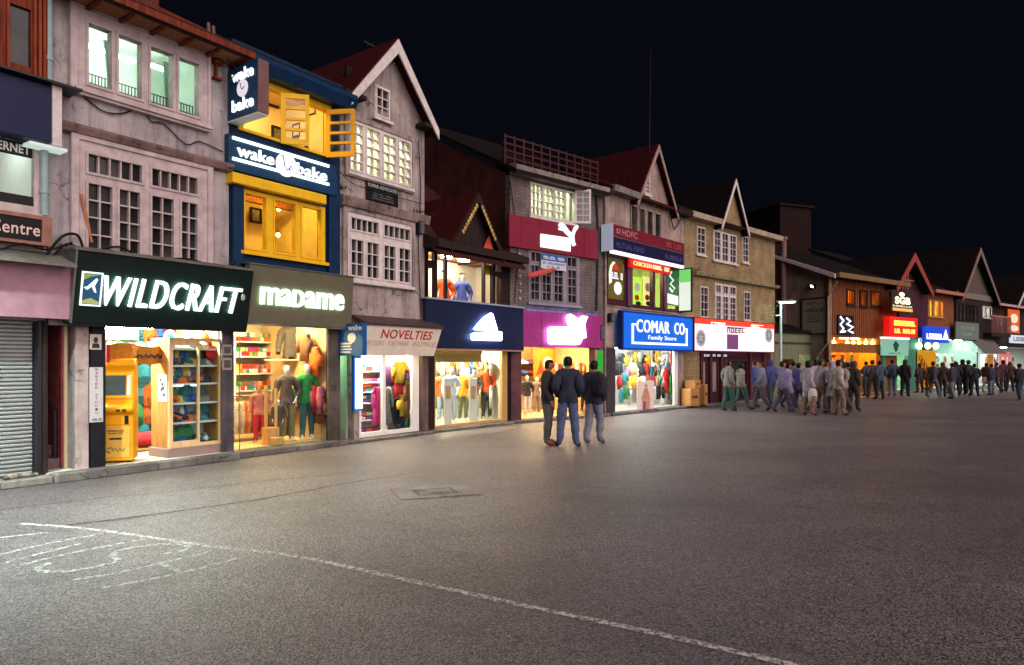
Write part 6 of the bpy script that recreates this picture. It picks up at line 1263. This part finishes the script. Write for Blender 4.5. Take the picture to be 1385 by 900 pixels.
for i in range(4): u, z = f.P(668+4*i, 577-1*i, .5); item('shoe', SHOE, f, u, .5, .13, CN[('white', 'navy', 'grey', 'green')[i]], '%s sports shoe on the floor at the right of the navy sign shop' % ('white', 'navy', 'grey', 'green')[i], 'shoe', 'shoes on the sports shop floor', .6, 1.2)
for i, (px, c, cn) in enumerate(((601, (226, 84, 34), 'orange red'), (625, (70, 84, 170), 'blue'))):
    u, z = f.P(px, 400, .6); figure(f.W(u, .6, WB[2]-.98*.92+.2), f.a-.5, 'mann', c, (60, 56, 60), None, cn+' shirted mannequin in the lit window under the red dormer', 'mannequin', 'mannequins under the red dormer', h=1.62, skin=WHITEM, face=False, hair=HAIR, name='mannequin')
for i, (px, y0, y1) in enumerate(((655, 371, 358), (671, 376, 369))): s = sboard('yellow_poster', f, px, px+8 if i == 0 else px+5, y0, y1, .07, .07, paint((240, 205, 20), .5, .1), ('larger', 'smaller')[i]+' yellow poster in the lit window under the red dormer', th=.01, cat='poster')
# ---- sports shop, magenta sign
f = FE
mg = 'mannequins in the sports shop under the magenta sign'
for px, yh, v, top, leg, lab in ((713, 508, .7, (60, 52, 52), (226, 220, 206), 'mannequin in black top and white shorts at the left of the magenta sign shop'), (726, 510, .9, (130, 110, 96), (120, 112, 104), 'mannequin in grey brown clothes inside the magenta sign shop'), (745, 512, 1.0, (200, 70, 40), (60, 56, 60), 'mannequin in orange red top inside the magenta sign shop'), (776, 502, .55, (20, 150, 196), (220, 200, 160), 'mannequin in bright turquoise shirt behind the standing men'), (790, 508, 1.1, (200, 180, 150), (90, 80, 74), 'mannequin in beige top at the right of the magenta sign shop')):
    mannequin(f, px, 578, yh, v, -30, top, leg, lab, z0=.1, group=mg)
s = sboard('wall_poster', f, 722, 752, 512, 471, 1.5, 1.5, paint((226, 116, 30), .5, .35, 0, 3), 'large orange poster on the back wall under the lower magenta sign', th=.02, cat='poster'); s.poly('shape', circle(.62, .5, .2, .22), paint((240, 220, 190), .5, .1), .004); s.poly('shape', [(.1, .1), (.3, .6), (.45, .2)], paint((190, 50, 30), .5, .2), .004)
t = T('wall_shelf', f, (f.U(707, 2.2), 2.2, .1), 'dark wall shelf with shoes under the lower magenta sign', 'shelf')
for j, y in enumerate((494, 507)):
    z = f.P(718, y, 2.2)[1]; t.p('shelf', MB().box(f.U(706, 2.2), f.U(731, 2.2), 2.2, 2.55, z-.03, z), BLACK)
    for i in range(4): u = f.U(708+6*i, 2.3); cn = ('white', 'blue', 'red', 'grey')[(i+j) % 4]; item('shoe', SHOE, f, u, 2.35, z+.02, CN[cn], '%s sports shoe on the %s dark wall shelf' % (cn, ('upper', 'lower')[j]), 'shoe', 'shoes on the dark wall shelf', .8, 1.4)
s = sboard('green_banner', f, 807.5, 816, 562, 474, -.06, -.06, glow((120, 190, 90), 0.147), 'tall green lit banner panel between the magenta and blue signs', th=.03); s.p('top_mark', s.mb().box(s.w*.1, s.w*.9, -.006, -.001, s.L*.72, s.L*.95), glow((30, 200, 50), 0.21)); scribble(s, .2, .8, .5, .62, 2, glow((240, 250, 235), 0.294), 50)
# ---- family store
f = FF; random.seed(41); fc = ['white', 'red', 'navy', 'grey', 'green', 'beige', 'black', 'teal', 'pink', 'white', 'brown', 'yellow']
for j, (y, v) in enumerate(((478, 1.5), (494, 1.2), (508, .9), (526, .6))):
    for i in range(13):
        cn = random.choice(fc); kd = random.choice(('shirt', 'jacket', 'shirt', 'dress' if j < 3 else 'trousers')); u, z = f.P(834+6.3*i+2*j, y+random.uniform(-4, 4), v)
        if 858 < 834+6.3*i+2*j < 884 and j == 3: continue
        hang(f, u, v, z, kd, CN[cn], random.uniform(-.6, .6), '%s %s %s from the left in the %s row of the family store' % (cn, kd, ORD[i], ('back', 'second', 'third', 'front')[j]), 'garment', 'clothes hung in the family store', .66, i)
u, z = f.P(902, 498, .5); hang(f, u, .5, z, 'dress', (210, 20, 26), .1, 'vivid red dress at the right of the family store', 'garment', None, .8)
s = sboard('standing_poster', f, 862, 885, 561, 516, -.02, -.02, paint((232, 214, 206), .5, .1), 'pink toned upright poster board at the family store entrance', th=.03, cat='poster'); s.poly('print', [(.3, .08), (.7, .08), (.75, .5), (.58, .8), (.42, .8), (.25, .5)], paint((214, 150, 120), .5, .3), .004); s.poly('print', circle(.5, .86, .09, .045), paint((200, 140, 110), .5, .1), .004); s.poly('print', [(.32, .09), (.45, .09), (.5, .35), (.35, .4)], paint((120, 90, 150), .5, .2), .006)
t6.p('shop_front', MB().plate(f.U(831), f.U(918), .09, SR6[3], [(f.U(833), f.U(913), .12, SR6[3]-.06)], .03, .1), WHT)
# ---- snack bar
for i, (px, y, r_) in enumerate(((862, 395, .35), (876, 388, .4))):
    s = sboard('food_poster', f, px-6, px+6, 414, 374, .25, .25, glow((176, 210, 60) if i == 0 else (230, 200, 120), .7), ('left green', 'right cream')[i]+' food poster inside the snack bar window', th=.02, cat='poster'); s.poly('shape', circle(.5, .65, .3, .15), paint((240, 240, 230), .5, .1), .004); s.poly('shape', circle(.45, .3, .25, .1), paint((210, 90, 30), .5, .2), .004); s.poly('shape', circle(.6, .1, .3, .08), paint((30, 60, 30), .5, .2), .004)
# ---- fuller rows of clothes on the shop walls
random.seed(91)
def row(face, px0, px1, n, y, v, kinds, cols_, where, cat_, grp, sc=.75):
    for i in range(n):
        px = px0+(px1-px0)*i/max(n-1, 1); yy = y+random.uniform(-1.5, 1.5); u, z = face.P(px, yy, v); cn = random.choice(cols_); kd = random.choice(kinds)
        hang(face, u, v, z, kd, CN[cn], random.uniform(.5, 1.1), '%s %s %s from the left in the %s' % (cn, kd, ORD[i], where), cat_, grp, sc, i)
W_ = ['white', 'beige', 'orange', 'red', 'brown', 'pink', 'yellow']
row(FB, 388, 434, 8, 522, 1.9, ('shirt', 'jacket'), W_, 'back rail behind the tall mannequins', 'garment', 'back rail of the clothes shop')
row(FB, 352, 384, 6, 556, 1.7, ('trousers', 'dress'), W_, 'low rail behind the child mannequins', 'garment', 'low rail of the clothes shop', .6)
row(FD, 592, 664, 12, 488, 1.7, ('shirt', 'jacket'), ['white', 'white', 'blue', 'grey', 'beige', 'orange'], 'upper row under the navy sign', 'garment', 'upper row of the navy sign shop', .62)
row(FD, 592, 664, 12, 522, 1.5, ('shirt', 'trousers'), ['white', 'beige', 'orange', 'grey', 'olive', 'navy'], 'lower row under the navy sign', 'garment', 'lower row of the navy sign shop', .62)
row(FE, 706, 734, 7, 518, 1.6, ('shirt', 'trousers'), ['black', 'grey', 'white', 'red'], 'left rail under the lower magenta sign', 'garment', 'left rail of the magenta sign shop', .6)
row(FE, 752, 796, 9, 492, 1.5, ('shirt', 'jacket'), ['orange', 'white', 'red', 'beige', 'teal'], 'right rail under the lower magenta sign', 'garment', 'right rail of the magenta sign shop', .62)
row(FC, 524, 556, 6, 500, .75, ('shirt', 'dress'), ['red', 'magenta', 'white', 'purple', 'orange', 'blue'], 'back row of the novelties window', 'garment', 'back row of the novelties window', .62)
row(FC, 524, 556, 6, 548, .8, ('shirt', 'dress'), ['pink', 'magenta', 'navy', 'purple', 'green', 'blue'], 'low back row of the novelties window', 'garment', 'low back row of the novelties window', .5)
u_, z_ = FA.P(176, 462, .9)
for i in range(5): u, z = FA.P(150+13*i, 466, 1.1); bagset(FA.W(u, 1.1, z-.28), FA.a+.2*i, CN[('white', 'teal', 'red', 'grey', 'green')[i]], '%s small bag %s from the left hung under the outdoor shop ceiling' % (('white', 'teal', 'red', 'grey', 'green')[i], ORD[i]), 'backpack', 'bags under the outdoor shop ceiling', .7)
# ---- street
def crate(face, px, py, v, w_, d, h, rot, label, z=0):
    u = face.U(px, v); t = L('cardboard_box', face, u, v, z, rot, label, 'box', 'cardboard boxes by the bank'); C_ = paint((196, 140, 84), .8, .15)
    t.p('box', MB().box(-w_/2, w_/2, -d/2, d/2, 0, h), C_, bev=.012); t.p('tape', MB().box(-w_/2, w_/2, -.03, .03, h+.001, h+.004), paint((170, 120, 70), .3, .1)); t.p('print', MB().box(-w_*.3, w_*.3, -d/2-.004, -d/2-.001, h*.45, h*.6), paint((110, 70, 44), .7, .3, 0, 20)); return t
crate(FG, 934, 558, -.35, .5, .42, .62, -.15, 'large brown cardboard box standing by the bank front', .08); crate(FG, 937, 522, -.33, .46, .4, .3, .1, 'smaller pale cardboard box stacked on the large box', .705); crate(FG, 948, 555, -.3, .34, .4, .75, .2, 'narrow tall cardboard box beside the stacked boxes', .08)
u = FG.U(1056, -.3); zt = FG.P(1056, 411, -.3)[1]
t = T('street_lamp', FG, (u, -.3, 0), 'slim white street lamp pole in front of the yellow house corner', 'street lamp'); t.p('pole', MB().tube([(u, -.3, 0), (u, -.3, zt)], [.06, .05], 10), paint((200, 224, 220), .4, .1)); t.p('arm', MB().tube([(u, -.3, zt-.02), (u, -.75, zt+.05)], .03, 6), STEEL); t.p('lamp_head', MB().box(u-.45, u+.12, -.95, -.3, zt+.03, zt+.1), paint((190, 200, 190), .4, .1), bev=.015); t.p('lens', MB().box(u-.4, u+.06, -.9, -.4, zt+.01, zt+.028), glow((215, 255, 235), 10)); t.p('cross_arm', MB().tube([(u-.5, -.3, zt-.55), (u, -.3, zt-.5)], .025, 6), WHT)
mb = MB().tube([(u-.45, -.28, zt-1.0), (u-.55, -.28, zt-.5), (u-.35, -.28, zt-.1), (u-.02, -.28, zt-.05)], .02, 6); solo('cable', FG, (u-.4, -.28, zt-1), mb, BLACK, 'loose black cable looping beside the white lamp pole', 'cable')
# street lamp beyond the left edge of the picture, lighting the kerb
lx, ly = -6.6, 6.1; t = L('street_lamp', FA, 0, 0, 0, 0, 'street lamp on the kerb just left of the shuttered shop', 'street lamp'); t.r.location = (lx-.9, ly-.2, 0); t.r.rotation_euler = (0, 0, 0)
t.p('pole', MB().tube([(0, 0, 0), (0, 0, 4.6)], [.07, .05], 10), DKMET); t.p('arm', MB().tube([(0, 0, 4.5), (.4, .1, 4.7), (1.0, .2, 4.7)], .03, 8), DKMET); t.p('lamp_head', MB().box(.85, 1.25, .08, .32, 4.66, 4.74), DKMET, bev=.02); t.p('lens', MB().box(.88, 1.22, .1, .3, 4.64, 4.659), glow((205, 255, 235), 20))
ld = bpy.data.lights.new('lamp_light', 'SPOT'); ld.energy = 1500; ld.color = (.80, 1, .92); ld.spot_size = math.radians(112); ld.spot_blend = 1; ld.shadow_soft_size = .12
lo = bpy.data.objects.new('lamp_light', ld); COL.objects.link(lo); lo.parent = t.r; lo.location = (1.05, .2, 4.6); lo.rotation_euler = (math.radians(10), math.radians(-6), 0)
# manhole
x0, y0 = ground(588, 666); t = L('manhole_cover', FA, 0, 0, 0, 0, 'square manhole cover with a sunken dark frame in the road', 'manhole cover'); t.r.location = (x0, y0, 0); t.r.rotation_euler = (0, 0, .35)
t.p('surround', MB().plate(-.55, .55, -.45, .45, [(-.28, .28, -.2, .22)], 0, 1), CONC) if False else None
mb = MB(lambda x, y, z: (x, z, y)); t.p('surround', mb.plate(-.5, .5, -.36, .36, [(-.26, .26, -.2, .2)], .002, .012), stucco((158, 150, 144), (132, 124, 120), (84, 78, 74), .5, name='concrete')); t.p('lid', MB().box(-.22, .22, -.16, .16, .002, .009), stucco((146, 138, 132), (118, 112, 108), (30, 28, 28), .8, name='iron')); t.p('gap', MB().box(-.26, .26, -.2, .2, .0012, .0019), BLACK)
# litter at the foot of the shutter
random.seed(8)
for i, px in enumerate((8, 17, 27, 36, 44, 48)):
    r_ = random.uniform(.03, .06); u = FA.U(px, -.12); solo('litter_lump', FA, (u, -.12, .1), MB().ell((u, -.12+.02*(i % 2), .1+r_*.6), (r_*1.3, r_, r_*.7), 7, 5), paint((150, 140, 130) if i % 2 else (90, 84, 78), .7, .4), '%s scrap of litter %s from the left below the closed shutter' % (('dark', 'pale')[i % 2], ORD[i]), 'litter', 'litter below the closed shutter')
# more wires, boxes and dirt on the fronts
def wire(face, pts, v, r, label): 
    q = [(*face.P(x, y, v), 0) for x, y in smooth(pts, 4)]; q = [(a, v, b) for a, b, _ in q]; solo('cable', face, q[0], MB().tube([Vector(p) for p in q], r, 5), BLACK, label, 'cable')
wire(FA, [(68, 352), (90, 330), (120, 341), (160, 334), (200, 352), (250, 350), (300, 362), (318, 352)], -.12, .016, 'tangled black cable lying along the top of the big green black sign')
wire(FA, [(62, 345), (84, 320), (104, 318), (112, 335)], -.16, .02, 'thick black cable looping over the left end of the big green black sign')
wire(FA, [(0, 338), (30, 330), (64, 338), (98, 328)], -.3, .014, 'sagging cable above the blank pinkish fascia')
wire(FB, [(308, 80), (320, 96), (308, 112)], -.3, .01, 'short cable hanging beside the blue projecting box sign')
wire(FC, [(459, 232), (480, 250), (520, 262), (571, 276)], -.06, .009, 'thin cable stapled above the weathered ledge of the white gabled house')
wire(FC, [(566, 190), (569, 260), (566, 330), (570, 430)], -.05, .013, 'black cable running down the right edge of the white gabled house')
wire(FE, [(690, 244), (700, 330), (696, 410)], -.04, .012, 'cable running down the left edge of the grey stone house')
wire(FE, [(806, 254), (809, 320), (807, 420)], -.05, .03, 'dark downpipe like cable beside the finance sign')
wire(FF, [(822, 414), (850, 419), (900, 424), (924, 430)], -.2, .014, 'black cable along the foot of the snack bar')
wire(FF, [(907, 292), (912, 310), (921, 296)], -.1, .02, 'looped cable under the right end of the pale gable')
for face, px, y0, y1, w_, lab in ((FC, 565, 300, 318, .16, 'small grey meter box on the right edge of the white gabled house'), (FE, 811, 440, 460, .22, 'grey electric box between the magenta and blue signs'), (FF, 824, 424, 436, .2, 'dark switch box left of the blue family store sign')):
    a, z1 = face.P(px, y0, -.02); z0 = face.P(px, y1, -.02)[1]; t = T('meter_box', face, (a, -.02, z0), lab, 'meter box'); t.p('case', MB().box(a-w_/2, a+w_/2, -.16, -.02, z0, z1), DKMET, bev=.01); t.p('door', MB().box(a-w_/2+.02, a+w_/2-.02, -.168, -.161, z0+.02, z1-.02), paint((96, 96, 98), .5, .3))
random.seed(77)
for face, px, py, v, n, lab in ((FC, 463, 255, -.06, 46, 'dry moss tuft on the left end of the weathered ledge'), (FC, 570, 288, -.08, 30, 'dry moss tuft on the right end of the weathered ledge'), (FG, 944, 366, -.15, 40, 'dark weed tuft on the string course of the yellow house')):
    a, z = face.P(px, py, v); mb = MB()
    for k in range(n):
        x = a+random.gauss(0, .16); y = v+random.uniform(-.06, .06); h = random.uniform(.03, .12); d = random.uniform(-.05, .05); mb.add([(x-.012, y, z), (x+.012, y, z), (x+d, y+random.uniform(-.04, .04), z+h)], [(0, 1, 2)])
    solo('moss_tuft', face, (a, v, z), mb, paint((44, 40, 26), .9, .4), lab, 'moss', kind='stuff')
# repairs and cracks in the asphalt
PAT = stucco((70, 64, 65), (52, 47, 48), (34, 30, 31), .6, name='patch')
for pl in (smooth([(0, 690), (120, 676), (260, 662), (420, 644), (520, 636)]), smooth([(900, 590), (1010, 584), (1120, 574)])):
    random.seed(int(pl[0][0])); stripe('road_crack', [(x, y+random.uniform(-.8, .8)) for x, y in pl], .012, CRK, .003)
# small scraps on the road
random.seed(19); mb = MB()
for k in range(90):
    px, py = random.uniform(200, 1380), random.uniform(600, 880); x, y = ground(px, py); r_ = random.uniform(.006, .02); a = random.random()*3
    mb.add([(x+r_*math.cos(a+q), y+r_*.7*math.sin(a+q), .006+random.uniform(0, .01)) for q in (0, 1.6, 3.1, 4.6)], [(0, 1, 2, 3)])
tag(link('road_grit', mb.mesh('road_grit', paint((170, 164, 156), .8, .3))), 'pale grit and paper flecks scattered over the road', 'litter', kind='stuff')
# goods at the back of the far shops
random.seed(23)
for face, pxs, y0, v, lab in ((FH, (1128, 1140, 1152, 1164, 1176), 500, 1.2, 'amber eating house'), (FI, (1268, 1278, 1288, 1298, 1308, 1318), 486, 1.3, 'green lit shop'), (FI, (1334, 1346, 1358, 1370), 494, 1.3, 'far right shop')):
    for k, px in enumerate(pxs):
        u = face.U(px, v); t = T('goods_rack', face, (u, v, .1), 'goods rack %s from the left inside the %s' % (ORD[k], lab), 'rack', 'goods racks inside the '+lab)
        t.p('frame', MB().plate(u-.25, u+.25, .1, 2.2, [(u-.22, u+.22, .3+.45*q, .68+.45*q) for q in range(4)], v, v+.3), OAK if face is FH else WHT); mb = MB()
        for q in range(4):
            for j in range(3):
                for c_ in (1,): cn = random.choice(list(CN)); t.p('pack', MB().box(u-.2+.14*j, u-.08+.14*j, v-.02, v+.2, .31+.45*q, .45+.45*q+random.uniform(0, .18)), paint(CN[cn], .5, .1))
# antennas
f = FF; p0 = f.P(880, 196, -.1); p1 = f.P(894, 62, -.1); solo('mast', f, (p0[0], 0, p0[1]-.3), MB().tube([(p0[0], -.05, p0[1]-.3), (p1[0], .3, p1[1])], [.02, .005], 5), paint((50, 40, 38), .5, .2), 'tall thin mast rising from the pale gable', 'mast')
f = FC; p = f.P(522, 72, 1.2); t = T('tv_antenna', f, (p[0], 1.2, p[1]-.6), 'thin television antenna behind the white gable peak', 'antenna'); t.p('pole', MB().tube([(p[0], 1.2, p[1]-.9), (p[0], 1.2, p[1])], .015, 5), DKMET); t.p('boom', MB().tube([(p[0]-.7, 1.2, p[1]+.02), (p[0]+.7, 1.2, p[1]-.0)], .01, 5), STEEL)
mb = MB()
for k in range(9): mb.tube([(p[0]-.66+.16*k, 1.05, p[1]+.02), (p[0]-.66+.16*k, 1.35, p[1]+.02)], .006, 4)
t.p('rod', mb, STEEL, kind='stuff')
f = FA; p = f.P(284, 40, .3); t = T('chimney_pot', f, (p[0], .3, p[1]-.5), 'pair of thin roof pipes above the red brown eave', 'pipe'); t.p('pipe', MB().tube([(p[0], .3, p[1]-.5), (p[0]-.03, .3, p[1]+.1)], .03, 6), paint((110, 84, 74), .6, .2)); t.p('pipe', MB().tube([(p[0]+.1, .3, p[1]-.5), (p[0]+.06, .3, p[1]+.08)], .03, 6), paint((110, 84, 74), .6, .2))
p = f.P(180, 8, .6); zA1 = FA.P(200, 46)[1]; solo('roof_block', f, (p[0], .8, p[1]-.6), MB().box(f.U(60, .8), f.U(216, .8), .8, 2.5, zA1+.75, p[1]+1.2), wood((100, 50, 36), (74, 36, 28)), 'dark red timber attic block above the pink house', 'attic', bev=.02)
# things far behind
def far(name, px0, px1, y0, y1, D_, mat, label, cat):
    X0, X1 = (px0-CX)/FPX*D_, (px1-CX)/FPX*D_; t = L(name, FA, 0, 0, 0, 0, label, cat); t.r.location = (X0, D_, 0); t.r.rotation_euler = (0, 0, .35); z1 = EYE+(HY-y0)/FPX*D_
    t.p('wall', MB().box(0, X1-X0, 0, 4, 0, z1), mat); t.p('roof', MB().box(-.2, X1-X0+.2, -.2, 4.2, z1, z1+.15), mat); return t, X1-X0, z1
far('far_building', 1055, 1108, 278, 340, 52, paint((30, 4, 4), .9, .3), 'dull red block rising behind the yellow house', 'building')
# ---------------------------------------------------------------- people
for key, sty in (('walker in a beige top', 'long'), ('person in a dark blue jacket seen', 'hood'), ('walker in a pale lilac', 'coat long'), ('walker in a pinkish grey', 'coat long'), ('walker in a light grey top', 'cap'), ('person in a pale grey coat', 'coat hood'), ('walker in a rosy', 'long'), ('person in black clothes at the right of the crowd', 'hood'),
                 ('person in a grey jacket beside', 'cap'), ('person in dark maroon', 'hood'), ('person in brown before', 'coat long'), ('short person in tan', 'coat long'), ('person in a striped', 'hood'), ('small person in pink', 'coat long'), ('broad person', 'coat hood'), ('slim person', 'long'), ('tall person', 'cap'), ('person in wine', 'coat long'), ('walker in dark red', 'cap red'), ('person in maroon', 'coat long'), ('person in reddish', 'hood')):
    STYLE[key] = sty
class _St(dict):
    def get(s, k, d=''):
        for q, v in s.items():
            if k.startswith(q): return v
        return d
STYLE = _St(STYLE)
man(741, 602, 82, 'phone', (44, 40, 44), (84, 82, 84), (140, 88, 56), 'man in dark jacket and brown shoes standing side on, left of the three', 1.70)
man(768, 604, 176, 'pocket', (34, 40, 62), (76, 92, 128), (44, 44, 52), 'man in navy jacket and blue jeans seen from behind, middle of the three', 1.76)
man(803, 600, 150, 'stride', (36, 40, 66), (124, 126, 142), (90, 90, 104), 'man in navy jacket carrying a black backpack, right of the three', 1.68)
bx, by = ground(803, 600); rb = math.radians(150); t = bagset(Vector((bx-math.sin(rb)*-.0+.10, by-.20, .97)), rb+math.pi, (30, 30, 42), 'black backpack with a white emblem on the back of a standing man', 'backpack', None, .95)
wk = [(1002, 553, 100, 'walk', (142, 136, 122), (70, 90, 84), 'walker in a beige top and dark green trousers at the left of the crowd'), (1022, 551, 80, 'stand', (84, 88, 150), (66, 66, 92), 'person in a lilac blue top near the white lamp pole'), (1043, 549, 200, 'stride', (66, 70, 130), (70, 76, 90), 'person in a dark blue jacket seen from behind near the lamp pole'), (1066, 552, 60, 'walk', (150, 140, 172), (78, 70, 76), 'walker in a pale lilac top in front of the mauve wall'),
      (1080, 556, 100, 'walk', (74, 76, 140), (60, 60, 84), 'walker in a strong blue top in the middle of the crowd'), (1093, 562, 95, 'stride', (164, 150, 168), (130, 96, 84), 'walker in a pinkish grey top with tan trousers'), (1110, 559, 75, 'walk', (150, 140, 150), (120, 92, 82), 'walker in a light grey top before the painted board'), (1126, 560, 265, 'stride', (168, 160, 170), (88, 76, 74), 'person in a pale grey coat facing left in the crowd'),
      (1140, 558, 280, 'walk', (150, 132, 132), (70, 60, 60), 'walker in a rosy grey top facing left'), (1154, 556, 120, 'stride', (52, 50, 44), (44, 40, 38), 'person in black clothes at the right of the crowd'), (985, 556, 110, 'stride', (120, 116, 110), (40, 84, 70), 'person in grey top and green trousers beside the cardboard boxes')]
wk += [(1030, 556, 260, 'walk', (130, 128, 150), (96, 92, 104), 'walker in a grey lilac shirt heading left near the lamp pole'), (1058, 558, 95, 'walk', (120, 112, 150), (70, 68, 84), 'walker in a dusky violet top before the lamp pole'), (1073, 549, 150, 'stand', (100, 96, 110), (60, 60, 66), 'person in mid grey behind the blue topped walker'), (1103, 553, 200, 'pocket', (176, 166, 176), (110, 96, 92), 'person in a very pale lilac top behind the crowd'), (1119, 554, 30, 'stand', (140, 128, 136), (84, 74, 74), 'person in a dusty grey top facing the road'), (1134, 562, 90, 'stride', (180, 168, 160), (130, 104, 90), 'walker in a cream top at the front right of the crowd'), (1147, 551, 190, 'stand', (96, 84, 84), (56, 50, 50), 'person in brown grey behind the right end of the crowd')]
for a in wk: man(a[0], a[1], a[2], a[3], a[4], a[5], (60, 50, 48), a[6], random.uniform(1.6, 1.74))
fr_ = [(1172, 537, 200, 'phone', (60, 84, 120), (50, 46, 44), 'person in a blue jacket at the eating house counter'), (1180, 538, 160, 'pocket', (84, 80, 76), (60, 52, 48), 'person in a grey jacket beside the eating house counter'), (1190, 539, 190, 'pocket', (58, 72, 96), (44, 42, 42), 'person in a slate blue jacket right of the amber front'), (1207, 536, 170, 'stand', (64, 72, 96), (120, 150, 170), 'person in pale jeans before the green doorway'), (1224, 536, 130, 'stride', (46, 30, 44), (34, 30, 34), 'person in dark maroon jacket with arms forward before the green doorway'),
       (1244, 533, 180, 'pocket', (70, 50, 46), (48, 42, 42), 'person in brown before the yellow banner'), (1256, 532, 150, 'stand', (90, 66, 50), (60, 50, 46), 'short person in tan brown beside the yellow banner'), (1275, 536, 150, 'stride', (78, 54, 44), (44, 40, 42), 'person in a striped brown top at the left of the far group'), (1284, 533, 200, 'stand', (150, 70, 84), (70, 60, 66), 'small person in pink among the dark far group'), (1293, 535, 180, 'pocket', (34, 34, 46), (40, 44, 50), 'broad person in a black coat in the far group'), (1302, 535, 170, 'stand', (38, 36, 46), (34, 34, 40), 'slim person in dark clothes in the far group'), (1310, 534, 200, 'pocket', (28, 34, 40), (28, 30, 34), 'tall person in black in the far group'), (1318, 535, 160, 'pocket', (34, 40, 44), (30, 34, 36), 'person in charcoal at the right of the far group'),
       (1334, 531, 120, 'stride', (70, 30, 46), (160, 170, 160), 'person in wine red top and pale trousers far right'), (1348, 531, 240, 'walk', (70, 36, 44), (50, 40, 44), 'walker in dark red before the grey awning'), (1357, 530, 180, 'stand', (84, 40, 50), (46, 40, 44), 'person in maroon before the pink poster'), (1366, 530, 160, 'pocket', (80, 44, 50), (40, 36, 40), 'person in reddish brown near the right edge'), (1379, 541, 190, 'stride', (24, 24, 34), (36, 44, 84), 'person in a black jacket and blue jeans at the right edge')]
fr_ += [(1262, 538, 100, 'walk', (60, 64, 90), (90, 94, 110), 'walker in slate blue crossing before the yellow banner'), (1288, 539, 210, 'stride', (50, 44, 60), (120, 116, 120), 'person in dark plum with pale trousers in front of the far group'), (1341, 536, 200, 'stand', (40, 44, 66), (100, 104, 130), 'person in dark blue with light jeans before the awning')]
for i_, a in enumerate(fr_): man(a[0], a[1]+(i_*7 % 5-2)*.6, a[2], a[3], a[4], a[5], (40, 36, 36) if a[0] != 1379 else (210, 210, 210), a[6], random.uniform(1.55, 1.78)*(.82 if 'short' in a[6] or 'small' in a[6] else 1), face=a[0] > 1370)
for px, py, z_, c, lab in ((1188, 538.5, .95, (40, 40, 50), 'dark rucksack worn by the person in slate blue at the amber front'), (1224, 536, .98, (30, 26, 34), 'black rucksack of the person in dark maroon'), (1278, 536.5, .5, (160, 140, 110), 'pale shopping bag hanging beside the striped top person'), (1330, 531, .5, (200, 196, 190), 'white carrier bag beside the wine red person'), (1096, 562.5, .5, (190, 180, 170), 'pale carrier bag in the middle of the near crowd')):
    x, y = ground(px, py); bagset(Vector((x, y-.16, z_ if z_ > .6 else .45)), .2, c, lab, 'bag', None, .85, 'rucksack' if z_ > .6 else 'carrier_bag')
# cafe guest behind the right open casement
u, z = FB.P(421, 189, .9); figure(FB.W(u, .9, z-1.68*.96), FB.a+.5, 'stand', (60, 50, 40), (50, 44, 40), (40, 40, 40), 'cafe guest with dark hair beside the right open yellow casement', h=1.68, hair=HAIR)
